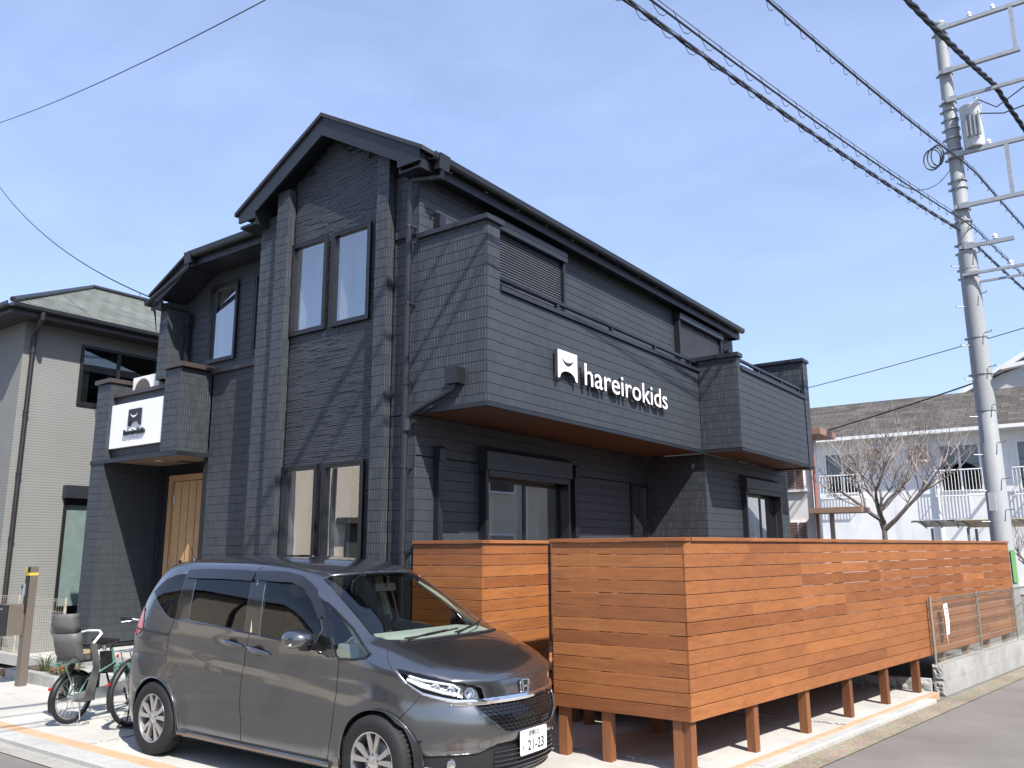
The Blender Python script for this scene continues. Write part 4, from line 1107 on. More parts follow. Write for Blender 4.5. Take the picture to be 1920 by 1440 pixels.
def cut_region(bm, proj, poly, s, flt):
    hs = [p[0] for p in poly]; zs = [p[1] for p in poly]; h0, h1, z0, z1 = min(hs) - .03, max(hs) + .03, min(zs) - .03, max(zs) + .03
    hx, hy = proj[0], (-proj[1] * s if proj is DIAG else proj[1])
    for i in range(len(poly)):
        (a, b), (c, d) = poly[i], poly[(i + 1) % len(poly)]
        dh, dz = c - a, d - b
        n = Vector((hx * dz, hy * dz, -dh)); 
        if n.length < 1e-9: continue
        p = Vector((a * hx, (a * hy) if proj is not DIAG else 0, b)) if proj is not SIDE else Vector((a, 0, b))
        if proj is DIAG: p = Vector((a, 0, b))
        e0, e1 = min(a, c) - .03, max(a, c) + .03; f0, f1 = min(b, d) - .03, max(b, d) + .03
        fs = []
        for f in bm.faces:
            cc = f.calc_center_median()
            if not flt(cc, s): continue
            vals = [v.co.x * hx + v.co.y * hy for v in f.verts]; zz = [v.co.z for v in f.verts]
            if max(vals) < e0 or min(vals) > e1 or max(zz) < f0 or min(zz) > f1: continue
            fs.append(f)
        if not fs: continue
        geom = set(fs)
        for f in fs:
            geom.update(f.edges); geom.update(f.verts)
        bmesh.ops.bisect_plane(bm, geom=list(geom), plane_co=p, plane_no=n, dist=1e-5)
for nm, proj, poly, sides, flt in REG:
    for s in sides: cut_region(bm, proj, poly, s, flt)
groups = {}
for f in bm.faces:
    c = f.calc_center_median(); key = ('body', 0, 0)
    for i, (nm, proj, poly, sides, flt) in enumerate(REG):
        hit = False
        for s in sides:
            if not flt(c, s): continue
            hx, hy = proj[0], (-proj[1] * s if proj is DIAG else proj[1])
            if inside(c.x * hx + c.y * hy, c.z, poly): key = (nm, i, s if len(sides) > 1 else 0); hit = True; break
        if hit: break
    groups.setdefault(key, []).append(f)
def region_obj(name, faces, mat, parent, push=0.0, thick=0.0):
    vid = {}; vs = []; fs = []
    for f in faces:
        t = []
        for v in f.verts:
            if v not in vid: vid[v] = len(vs); vs.append(v.co + v.normal * push)
            t.append(vid[v])
        fs.append(t)
    me = bpy.data.meshes.new(name); me.from_pydata([tuple(v) for v in vs], [], fs); me.materials.append(mat)
    me.polygons.foreach_set('use_smooth', [True] * len(me.polygons))
    o = bpy.data.objects.new(name, me); C.objects.link(o); o.parent = parent
    if thick:
        md = o.modifiers.new("thick", 'SOLIDIFY'); md.thickness = thick; md.offset = -1
    return o
def paint_mat():
    t = NT('car_paint'); co = t.coord()
    fl = t.white(vec=t.mapping(co, (900, 900, 900))); dirt = t.noise(co, 2.5, 5, 0.6)
    c = t.mix(1.0, (0.180, 0.184, 0.192), t.ramp(fl, [(0, .82), (1, 1.2)]), 'MULTIPLY')
    c = t.mix(t.maprange(dirt, .5, .8, 0, .10), c, (0.20, 0.18, 0.15))
    return t.done(t.bsdf(c, t.maprange(dirt, .3, .7, .19, .26), None, .93, .5, 1.0, .008))
M['paint'] = paint_mat()
M['chrome'] = plain('chrome', (0.75, 0.76, 0.78), .08, 1.0, .5, .03)
M['gloss_black'] = plain('gloss_black', (0.008, 0.008, 0.009), .12, 0, .5, .05, 6, 0, 60, .6)
M['matte_black'] = plain('matte_black', (0.014, 0.014, 0.015), .55, 0, .4, .1)
M['dash'] = plain('dash_grey', (0.34, 0.37, 0.33), .6, 0, .4, .04)
M['trim_beige'] = plain('trim_beige', (0.36, 0.36, 0.28), .7, 0, .3, .06)
M['seat_cloth'] = plain('seat_cloth', (0.035, 0.034, 0.034), .85, 0, .3, .1)
M['lamp_inner'] = plain('lamp_inner', (0.34, 0.35, 0.37), .2, .8, .5, .35, 14)
M['red_lens'] = plain('red_lens', (0.42, 0.004, 0.007), .12, 0, .6, .2, 30, 0.002, 25, .8)
vm = {'quarter_window': M['glass_dark'], 'door_window': M['glass_dark'], 'front_quarter_window': M['glass_clear'], 'windscreen': M['glass_clear'], 'rear_window': M['glass_dark'],
      'pillar_trim': M['gloss_black'], 'tail_lamp': M['red_lens'], 'headlamp': M['lamp_glass'], 'grille': M['gloss_black'], 'lower_intake': M['matte_black']}
body = None; lamps = {}
for (nm, i, s), faces in groups.items():
    if nm == 'arch': continue
    if nm == 'body': body = region_obj("body", faces, M['paint'], car, thick=.018)
    elif nm == 'headlamp': lamps[s] = region_obj("headlamp", faces, M['lamp_glass'], car, .001)
    elif nm == 'grille': region_obj("grille", faces, vm[nm], car, -.02)
    elif nm == 'lower_intake': region_obj("bumper_intake", faces, vm[nm], car, -.012)
    elif nm == 'tail_lamp': region_obj(nm, faces, vm[nm], car, .004)
    else: region_obj(nm, faces, M['glass_mid'] if nm == 'door_window' and REG[i][2][0][0] > -.5 else vm[nm], car, -.002 if 'window' in nm or nm == 'windscreen' else 0.0)
bm.free()
def lp(name, m, mat, parent, smooth=True, **k): return m.build(name, mat, parent, local=True, smooth=smooth, **k)
# lamps: reflector bowls, light bar, projector
for s in (-1, 1):
    q = MB(); pts = []
    def lampp(h, z, off):
        # point on the body along the diagonal projection
        d = Vector((1, s * 1.0, 0)).normalized(); o = Vector((h, 0, z)) + d * 3
        r = car_bvh.ray_cast(o, -d); return r[0] + r[1] * off
    back = [(.80, .915), (.90, .84), (1.02, .80), (1.22, .762), (1.45, .738), (1.58, .735), (1.55, .79), (1.46, .812), (1.22, .85), (.95, .895)]
    P = [lampp(h, z, -.035) for h, z in back]; c0 = sum(P, Vector()) / len(P)
    q.add(P + [c0], [(i, (i + 1) % len(P), len(P)) for i in range(len(P))]); lp("lamp_housing", q, M['lamp_inner'], lamps[s], False)
    q = MB()
    q.tube([lampp(h, z, -.012) for h, z in ((.84, .868), (.98, .822), (1.20, .78), (1.34, .762))], .011, 8)
    q.tube([lampp(h, z, -.012) for h, z in ((.86, .892), (1.0, .868), (1.18, .845), (1.30, .828), (1.36, .80), (1.34, .762))], .008, 8)
    lp("light_bar", q, M['white_panel'], lamps[s])
    for h, z, r in ((1.12, .818, .034), (1.27, .80, .030), (1.46, .775, .036)):
        p = lampp(h, z, -.026); n_ = lampp(h, z, .3) - lampp(h, z, 0)
        q = MB(); q.lathe([(r * .2, -.008), (r * .6, -.004), (r * .95, .006), (r * 1.05, .014)], p, n_, 18); lp("reflector", q, M['chrome'], lamps[s])
    q = MB(); q.tube([lampp(h, z, .004) for h, z in ((.86, .838), (1.0, .778), (1.25, .733), (1.45, .712), (1.60, .706))], [.004, .010, .013, .015, .010], 8); lp("lamp_trim", q, M['chrome'], lamps[s])
# chrome bar, badge, grille honeycomb
q = MB(); N = 28
for side_r in (0,):
    P = [on_front(-.60 + 1.2 * k / N, .700 + .016 * abs(-.60 + 1.2 * k / N) / .6, .012) for k in range(N + 1)]
    T0 = [p + Vector((0, 0, .020)) for p in P]; T1 = [p + Vector((.008, 0, .0)) for p in P]; T2 = [p + Vector((0, 0, -.020)) for p in P]; T3 = [p + Vector((-.02, 0, 0)) for p in P]
    m_ = len(P); q.add(T0 + T1 + T2 + T3, [(a * m_ + i, a * m_ + i + 1, ((a + 1) % 4) * m_ + i + 1, ((a + 1) % 4) * m_ + i) for a in range(4) for i in range(m_ - 1)])
lp("chrome_bar", q, M['chrome'], car)
bx = on_front(0, .765, 0).x
q = MB()
def rrect(cy, cz, w, h, r, n=5):
    P = []
    for sx, sz, a0 in ((1, 1, 0), (-1, 1, 90), (-1, -1, 180), (1, -1, 270)):
        for k in range(n + 1):
            a = R(a0 + 90 * k / n); P.append((cy + sx * (w / 2 - r) + r * math.cos(a), cz + sz * (h / 2 - r) + r * math.sin(a)))
    return P
q.tube([(bx + .012, y, z) for y, z in rrect(0, .772, .108, .088, .026)], .0065, 8, closed=True); badge = lp("badge", q, M['chrome'], car)
q = MB(); q.prism([(bx + .002, y, z) for y, z in rrect(0, .772, .108, .088, .026)], (.006, 0, 0)); lp("badge_back", q, M['gloss_black'], badge)
q = MB()
for sg in (-1, 1):
    q.prism([(bx + .010, sg * .020, .735), (bx + .010, sg * .036, .735), (bx + .010, sg * .044, .809), (bx + .010, sg * .025, .809)], (.008, 0, 0))
q.prism([(bx + .010, -.024, .762), (bx + .010, .024, .762), (bx + .010, .026, .778), (bx + .010, -.026, .778)], (.008, 0, 0)); lp("badge_mark", q, M['chrome'], badge, False)
q = MB(); gpoly = REG[[r[0] for r in REG].index('grille')][2]
hr = .026; row = 0; z = .515
while z < .685:
    y = -.46 + (hr * .866 if row % 2 else 0)
    while y < .46:
        if inside(y, z, [(a * .95, b) for a, b in gpoly]):
            ring = [on_front(y + hr * math.cos(R(60 * k + 30)) * .95, z + hr * .62 * math.sin(R(60 * k + 30)) * .95, -.008) for k in range(6)]
            q.tube(ring, .0026, 5, closed=True)
        y += hr * 1.732
    z += hr * .93; row += 1
lp("grille_mesh", q, M['gloss_black'], car, kind="stuff")
q = MB()
for z in (.255, .285, .315, .345, .375):
    q.tube([on_front(-.36 + .72 * k / 10, z, -.004) for k in range(11)], .006, 6)
lp("intake_slats", q, M['gloss_black'], car, kind="stuff")
for s in (-1, 1):
    q = MB(); q.tube([on_front(s * y, z, .004) for y, z in ((.70, .30), (.62, .265), (.50, .255), (.40, .262))], [.010, .016, .016, .008], 8); lp("fog_trim", q, M['chrome'], car)
    q = MB(); q.lathe([(0, .004), (.03, .002), (.036, -.006), (.036, -.03)], on_front(s * .60, .318, -.004), (1, s * .5, 0), 16); lp("fog_lamp", q, M['chrome'], car)
    q = MB(); q.tube([on_front(s * (.43 + a), .44 + b, .0005) for a, b in ((-.035, -.03), (.035, -.03), (.04, -.02), (.04, .025), (.03, .033), (-.03, .033), (-.04, .025), (-.04, -.02))], .0018, 5, closed=True); lp("tow_cover_seam", q, M['matte_black'], car)
q = MB(); q.tube([on_front(-.52 + 1.04 * k / 26, .838 - .012 * abs(-.52 + 1.04 * k / 26), .0006) for k in range(27)], .0022, 5); lp("bonnet_edge_seam", q, M['matte_black'], car)
for s in (-1, 1):
    q = MB(); q.tube([on_side(x, z, s, .001) for x, z in ((.605, 1.388), (.70, 1.345), (.85, 1.268), (1.02, 1.172), (1.17, 1.082), (1.275, 1.018), (1.255, .995), (1.15, .975), (1.0, .968), (.960, .985), (.805, 1.17))], .011, 6, closed=True); lp("window_seal", q, M['gloss_black'], car)
# lower lip
q = MB(); P = [on_front(-.74 + 1.48 * k / 24, .20, .006) for k in range(25)]; q.tube(P, .014, 8); lp("bumper_lip", q, M['paint'], car)
# licence plate
pl = MB(); X_ = on_front(0, .405, 0).x + .022; pl.prism([(X_, y, z) for y, z in rrect(0, .407, .33, .165, .012, 3)], (.004, 0, 0)); plate = lp("licence_plate", pl, M['white_panel'], car, False)
pk = plain('plate_green', (0.02, 0.055, 0.035), .5)
def ptext(body, size, y, z, sx=1.0, bold=.0008):
    me = text_mesh(body, size, .001, bold=bold, sx=sx, align='CENTER'); me.materials.clear(); me.materials.append(pk)
    me.transform(Matrix(((0, 0, 1, 0), (1, 0, 0, 0), (0, 1, 0, 0), (0, 0, 0, 1)))); o = bpy.data.objects.new("plate_lettering", me); C.objects.link(o); o.parent = plate
    o.location = (X_ + .0047, y, z)
ptext("\u6e58\u5357532", .042, .005, .444, .95); ptext("21-23", .098, .028, .348, .92, .002); ptext("\u305d", .032, -.128, .362)
for y in (-.1, .1):
    q = MB(); q.disc((X_ + .004, y, .463), (1, 0, 0), .006, 10, 0, .003); lp("plate_bolt", q, M['steel'], plate)
q = MB(); q.box(X_ - .03, X_ - .002, -.12, .12, .36, .45); lp("plate_bracket", q, M['matte_black'], car, False)
# seams, belt mouldings, slide rail, door handles
def seam(pts, r=.0032, mat='matte_black', name="door_seam", off=.0, fn=None, s=-1, n=10):
    P = []
    for (a, b), (c, d) in zip(pts, pts[1:]):
        for k in range(n): P.append(on_side(a + (c - a) * k / n, b + (d - b) * k / n, s, off))
    P.append(on_side(*pts[-1], s, off)); q = MB(); q.tube(P, r, 6); return lp(name, q, M[mat], car)
for s in (-1, 1):
    seam([(-.096, 1.088), (-.128, .856), (-.135, .55), (-.124, .262)], s=s)
    seam([(-1.20, 1.15), (-1.243, .997), (-1.235, .85), (-1.20, .71), (-1.06, .53), (-.985, .40), (-.97, .28)], s=s)
    seam([(.992, .968), (.985, .80), (.978, .65), (.945, .42), (.897, .262)], s=s)
    seam([(-.97, .27), (-.5, .262), (.2, .262), (.897, .262)], s=s)
    seam([(-1.81, 1.05), (-1.5, 1.037), (-1.247, 1.022)], .009, name="slide_rail", s=s)
    seam([(-1.19, 1.152), (-.6, 1.124), (-.12, 1.096), (.3, 1.064), (.68, 1.025)], .008, 'gloss_black', "belt_moulding", .002, s=s)
    seam([(-.222, 1.566), (-.18, 1.62)], .003, s=s)
    seam([(1.50, .925), (1.42, 1.0), (1.36, 1.07)], .0028, name="bonnet_seam", s=s)
    seam([(1.70, .76), (1.64, .68), (1.565, .608)], .0028, name="bumper_seam", s=s)
    for xa, za, xb, zb_ in ((-.44, 1.028, -.145, .993), (-.093, .996, .207, .953)):
        c = on_side((xa + xb) / 2, (za + zb_) / 2 - .004, s, 0); d = (on_side(xb, zb_, s) - on_side(xa, za, s)); L = d.length; d.normalize()
        nrm = Vector((0, s, 0)); upv = d.cross(nrm).normalized()
        q = MB(); n = 20
        rr_ = [(c + d * (L * .20 * math.cos(2 * math.pi * k / n)) + upv * (.042 * math.sin(2 * math.pi * k / n)) + nrm * .0015) for k in range(n)]
        q.add(rr_, [tuple(range(n))]); hh = lp("door_handle", q, M['gloss_black'], car, False)
        q = MB(); P = [c + d * (L * (t - .5)) + nrm * (.008 + .026 * math.sin(math.pi * t)) for t in [i / 12 for i in range(13)]]
        q.tube(P, [.006 + .014 * math.sin(math.pi * i / 12) ** .6 for i in range(13)], 10); lp("grip", q, M['paint'], hh)
    # sill, arch lips, wheel-well liners
    q = MB(); q.tube([on_side(x, .235, s, .004) for x in [-.99 + i * .08 for i in range(25)]], .022, 8); lp("side_sill", q, M['paint'], car)
    for cx_ in (-1.366, 1.374):
        q = MB(); P = []
        for k in range(31):
            a = R(-18 + 216 * k / 30); P.append(on_side(cx_ + .346 * math.cos(a), .31 + .346 * math.sin(a), s, .001) if .31 + .346 * math.sin(a) > .19 else None)
        P = [p for p in P if p is not None]; q.tube(P, .008, 6); lp("arch_lip", q, M['paint'], car)
        q = MB(); n = 24; ring = [(cx_ + .35 * math.cos(R(-20 + 220 * k / n)), .31 + .35 * math.sin(R(-20 + 220 * k / n))) for k in range(n + 1)]
        q.add([(x, s * .84 if abs(x) < 1.6 else s * .80, z) for x, z in ring] + [(x, s * .50, z) for x, z in ring], [(i, i + 1, n + 2 + i, n + 1 + i) for i in range(n)])
        q.add([(x, s * .50, z) for x, z in ring], [tuple(range(n + 1))]); lp("wheel_well", q, M['matte_black'], car)
    # side visors over the door windows
    for xs, zs_ in (([-1.19, -1.0, -.8, -.6, -.4, -.215], [1.585, 1.592, 1.594, 1.593, 1.59, 1.583]), ([-.19, 0.0, .15, .32, .47, .60, .72], [1.584, 1.586, 1.580, 1.548, 1.485, 1.385, 1.26])):
        q = MB(); up_, lo = [], []
        for k, (x, z) in enumerate(zip(xs, zs_)):
            dz = .085 if k else .07
            if len(xs) == 7 and k >= 3: dz = .075 - .012 * (k - 3)
            t_ = (1, 0) if k < 3 or len(xs) == 6 else (.75, .65)
            up_.append(on_side(x, z, s, .004)); lo.append(on_side(x - t_[1] * dz * .7, z - dz * (t_[0] if len(xs) == 7 and k >= 3 else 1), s, .020))
        n = len(up_); q.add(up_ + lo, [(i, i + 1, n + i + 1, n + i) for i in range(n - 1)]); lp("door_visor", q, glass_smoke if 'glass_smoke' in globals() else M['gloss_black'], car)
    # mirrors
    q = MB(); mc = Vector((.665, s * .965, 1.105)); n = 16; rings_ = []
    mprof = [(-.10, .30), (-.095, .62), (-.07, .88), (-.02, 1.0), (.04, .92), (.09, .66), (.115, .30), (.12, .02)]
    vs = []
    for dx, k in mprof:
        for j in range(n):
            a = 2 * math.pi * j / n; vs.append(mc + Vector((dx + .02, .112 * k * math.copysign(abs(math.cos(a)) ** .75, math.cos(a)), .070 * k * math.copysign(abs(math.sin(a)) ** .75, math.sin(a)))))
    q.add(vs, [(i * n + j, i * n + (j + 1) % n, (i + 1) * n + (j + 1) % n, (i + 1) * n + j) for i in range(len(mprof) - 1) for j in range(n)] + [tuple(range(n))])
    mr = lp("wing_mirror", q, M['paint'], car)
    q = MB(); q.obox(mc + Vector((.03, -s * .10, -.062)), (1, 0, 0), (0, 1, .25 * -s), (0, 0, 1), .05, .055, .016); lp("mirror_arm", q, M['gloss_black'], mr, False)
    q = MB(); q.tube([mc + Vector((.0, s * .11 * math.cos(t), -.035)) + Vector((.055, 0, 0)) for t in (0, .6, 1.2, 1.8)], .006, 6); lp("turn_signal", q, M['white_panel'], mr)
# wheels
def wheel(cx_, s):
    wy = s * .765; ax = Vector((0, s, 0))
    q = MB(); q.lathe([(.20, -.09), (.25, -.098), (.295, -.088), (.308, -.07), (.311, -.03), (.311, .03), (.308, .07), (.295, .088), (.25, .098), (.205, .09)], (cx_, wy, .31), ax, 48); t = lp("wheel", q, M['rubber'], car, True, angle=60)
    q = MB()
    for k in range(56):
        a = 2 * math.pi * k / 56
        for off in (-.05, .05):
            c = Vector((cx_ + .3088 * math.cos(a), wy + off, .31 + .3088 * math.sin(a))); q.obox(c, (-math.sin(a), 0, math.cos(a)), (.3, 1, .3), (math.cos(a), 0, math.sin(a)), .006, .028, .002)
    lp("tread", q, M['rubber'], t, False, kind="stuff")
    q = MB(); q.lathe([(.206, .082), (.203, .090), (.194, .086), (.188, .05), (.180, -.08)], (cx_, wy, .31), ax, 48); lp("rim", q, M['steel'], t)
    q = MB(); q.disc((cx_, wy + s * .005, .31), ax, .185, 36); lp("wheel_back", q, M['matte_black'], t, False)
    q = MB(); q.disc((cx_, wy + s * .008, .31), ax, .13, 30, 0, s * .012 if s > 0 else .012); lp("brake_disc", q, M['galv'], t, False)
    for k in range(5):
        q = MB()
        for dlt in (-.19, .19):
            a = 2 * math.pi * k / 5 + math.pi / 2
            d0 = Vector((math.cos(a + dlt * .65), 0, math.sin(a + dlt * .65))); d1 = Vector((math.cos(a + dlt * 1.35), 0, math.sin(a + dlt * 1.35)))
            t0 = Vector((-d0.z, 0, d0.x)); t1 = Vector((-d1.z, 0, d1.x)); c = Vector((cx_, wy, .31))
            A = [c + d0 * .045 - t0 * .012, c + d0 * .045 + t0 * .012, c + d1 * .193 + t1 * .021, c + d1 * .193 - t1 * .021]
            q.prism([p + ax * .05 for p in A], ax * .028)
        lp("spoke", q, M['alloy'], t, False)
    q = MB(); q.lathe([(0, .085), (.022, .084), (.034, .078), (.052, .070), (.055, .045)], (cx_, wy, .31), ax, 24); lp("hub_cap", q, M['alloy'], t)
    for k in range(5):
        a = 2 * math.pi * k / 5 + math.pi / 2 + math.pi / 5; q = MB(); q.lathe([(0, .074), (.008, .073), (.009, .05)], (cx_ + .048 * math.cos(a), wy, .31 + .048 * math.sin(a)), ax, 8); lp("lug_nut", q, M['steel'], t)
M['alloy'] = plain('alloy', (0.62, 0.60, 0.57), .28, .85, .5, .06)
for cx_ in (-1.366, 1.374):
    for s in (-1, 1): wheel(cx_, s)
# wipers, antenna, roof seam, cowl
def ws_pt(y, z, off): return on_front(y, z, off)
for pts in ([(-.52, 1.095), (-.30, 1.103), (-.05, 1.115), (.10, 1.122)], [(.02, 1.100), (.25, 1.118), (.45, 1.140), (.56, 1.155)]):
    q = MB(); q.tube([ws_pt(y, z, .014) for y, z in pts], .007, 6); q.tube([ws_pt(pts[0][0], pts[0][1] - .012, .02), ws_pt(*pts[1], .024), ws_pt(*pts[2], .02)], .008, 6); lp("wiper", q, M['matte_black'], car)
q = MB(); P = [ws_pt(y, 1.085, .004) for y in [-.58 + .116 * k for k in range(11)]]; q.tube(P, .012, 6); lp("cowl", q, M['matte_black'], car)
a0_ = on_top(-1.52, -.44, 0); q = MB(); q.lathe([(.03, 0), (.024, .02), (.012, .035), (0, .036)], a0_, (0, 0, 1), 14); an = lp("antenna", q, M['matte_black'], car)
q = MB(); q.tube([a0_ + Vector((.01, 0, .03)), a0_ + Vector((-.13, 0, .20))], [.0045, .003], 6); lp("antenna_rod", q, M['matte_black'], an)
for s in (-1, 1):
    q = MB(); P = [on_top(x, s * (outline_y(x, 1.63) - .045), .001) for x in [-1.6 + .14 * k for k in range(15)]]; q.tube(P, .004, 6); lp("roof_seam", q, M['matte_black'], car)
# cabin
q = MB(); q.box(-1.75, 1.25, -.70, .70, .30, .36); q.box(1.2, 1.25, -.70, .70, .36, .80); lp("cabin_floor", q, M['seat_cloth'], car, False)
q = MB(); q.prism([(1.30, -.58, 1.085), (1.18, -.58, 1.112), (.92, -.58, 1.108), (.82, -.58, 1.06), (.80, -.58, .96), (.84, -.58, .70), (1.2, -.58, .70), (1.30, -.58, .90)], (0, 1.16, 0)); q.prism([(1.06, -.70, 1.06), (.84, -.70, 1.055), (.80, -.70, .95), (1.06, -.70, .9)], (0, 1.40, 0)); lp("dashboard", q, M['dash'] if 'dash' in M else M['trim_beige'], car, False)
for s in (-1, 1):
    q = MB()
    q.prism([(.18, s * .36 - .24, .50), (.62, s * .36 - .24, .55), (.64, s * .36 - .24, .66), (.20, s * .36 - .24, .62)], (0, .48, 0))
    q.prism([(.16, s * .36 - .23, .55), (.26, s * .36 - .23, .62), (.10, s * .36 - .20, 1.16), (-.02, s * .36 - .20, 1.14)], (0, .44, 0))
    st_ = lp("seat", q, M['seat_cloth'], car, False)
    q = MB(); q.obox((.0, s * .36, 1.27), (1, 0, .25), (0, 1, 0), (-.25, 0, 1), .05, .13, .085); lp("headrest", q, M['seat_cloth'], st_, False)
    for xx in (-.75, -1.45):
        q = MB(); q.prism([(xx, s * .36 - .26, .50), (xx + .42, s * .36 - .26, .53), (xx + .42, s * .36 - .26, .64), (xx, s * .36 - .26, .62)], (0, .52, 0)); q.prism([(xx, s * .36 - .25, .52), (xx + .1, s * .36 - .25, .6), (xx - .02, s * .36 - .22, 1.13), (xx - .12, s * .36 - .22, 1.1)], (0, .48, 0)); q.obox((xx - .1, s * .36, 1.22), (1, 0, .2), (0, 1, 0), (-.2, 0, 1), .045, .12, .08); lp("seat", q, M['seat_cloth'], car, False)
    q = MB(); q.tube([on_side(x, z, s, -.045) for x, z in ((.50, 1.50), (.80, 1.33), (1.15, 1.10), (1.28, 1.02))], .030, 8); q.tube([on_side(x, z, s, -.04) for x, z in ((-.15, 1.52), (-.08, 1.1))], .045, 8); lp("inner_pillar", q, M['trim_beige'], car)
q = MB(); sc_ = Vector((.66, -.36, .93)); sa = Vector((-.9, 0, .45)).normalized(); a_ = Vector((0, 1, 0)); b_ = sa.cross(a_)
q.tube([sc_ + (a_ * math.cos(2 * math.pi * k / 28) + b_ * math.sin(2 * math.pi * k / 28)) * .185 for k in range(28)], .016, 8, closed=True)
for ang in (0, math.pi, -math.pi / 2): q.tube([sc_ - sa * .02, sc_ + (a_ * math.cos(ang) + b_ * math.sin(ang)) * .18], .018, 6)
q.lathe([(0, .03), (.06, .02), (.07, -.02)], sc_ - sa * .02, sa, 16); lp("steering_wheel", q, M['matte_black'], car)
q = MB(); q.obox((.62, 0, 1.44), (1, 0, .3), (0, 1, 0), (-.3, 0, 1), .012, .12, .032); q.tube([(.64, 0, 1.46), (.66, 0, 1.53)], .008, 6); lp("rear_view_mirror", q, M['matte_black'], car, False)
q = MB(); q.box(-1.7, 1.25, -.74, .74, .17, .20); lp("underbody", q, M['matte_black'], car, False)

# ---------------------------------------------------------------- bicycles
M['frame_green'] = plain('frame_green', (0.13, 0.275, 0.225), .3, .2, .5, .06, 5, 0, 60, .6)
M['seat_grey'] = plain('seat_grey', (0.105, 0.105, 0.10), .5, 0, .4, .08)
M['plastic_black'] = plain('plastic_black', (0.016, 0.016, 0.017), .5, 0, .4, .1)
M['rim_silver'] = plain('rim_silver', (0.60, 0.61, 0.62), .3, .9)
def lpart(name, m, mat, parent, smooth=True, **k): return m.build(name, mat, parent, local=True, smooth=smooth, **k)
def circ(c, r, n=36, a0=0, a1=360, y=None):
    return [Vector((c[0] + r * math.cos(R(a0 + (a1 - a0) * k / n)), c[1], c[2] + r * math.sin(R(a0 + (a1 - a0) * k / n)))) for k in range(n + (0 if a1 - a0 == 360 else 1))]
def bike_wheel(parent, cx_, r, tyre_r):
    q = MB(); q.tube(circ((cx_, 0, r), r - tyre_r, 40), tyre_r, 10, closed=True); w = lpart("wheel", q, M['rubber'], parent)
    q = MB(); q.tube(circ((cx_, 0, r), r - tyre_r * 2.1, 40), tyre_r * .62, 8, closed=True); lpart("rim", q, M['rim_silver'], w)
    q = MB(); ri = r - tyre_r * 2.3
    for k in range(28):
        a = 2 * math.pi * k / 28; sd = .025 if k % 2 else -.025; a2 = a + (.5 if k % 4 < 2 else -.5)
        q.tube([(cx_ + .02 * math.cos(a2), sd, r + .02 * math.sin(a2)), (cx_ + ri * math.cos(a), 0, r + ri * math.sin(a))], .0014, 4, caps=False)
    lpart("spokes", q, M['steel'], w, kind="stuff")
    q = MB(); q.lathe([(.012, -.05), (.03, -.04), (.024, -.02), (.024, .02), (.03, .04), (.012, .05)], (cx_, 0, r), (0, 1, 0), 14); lpart("hub", q, M['galv'], w)
    return w
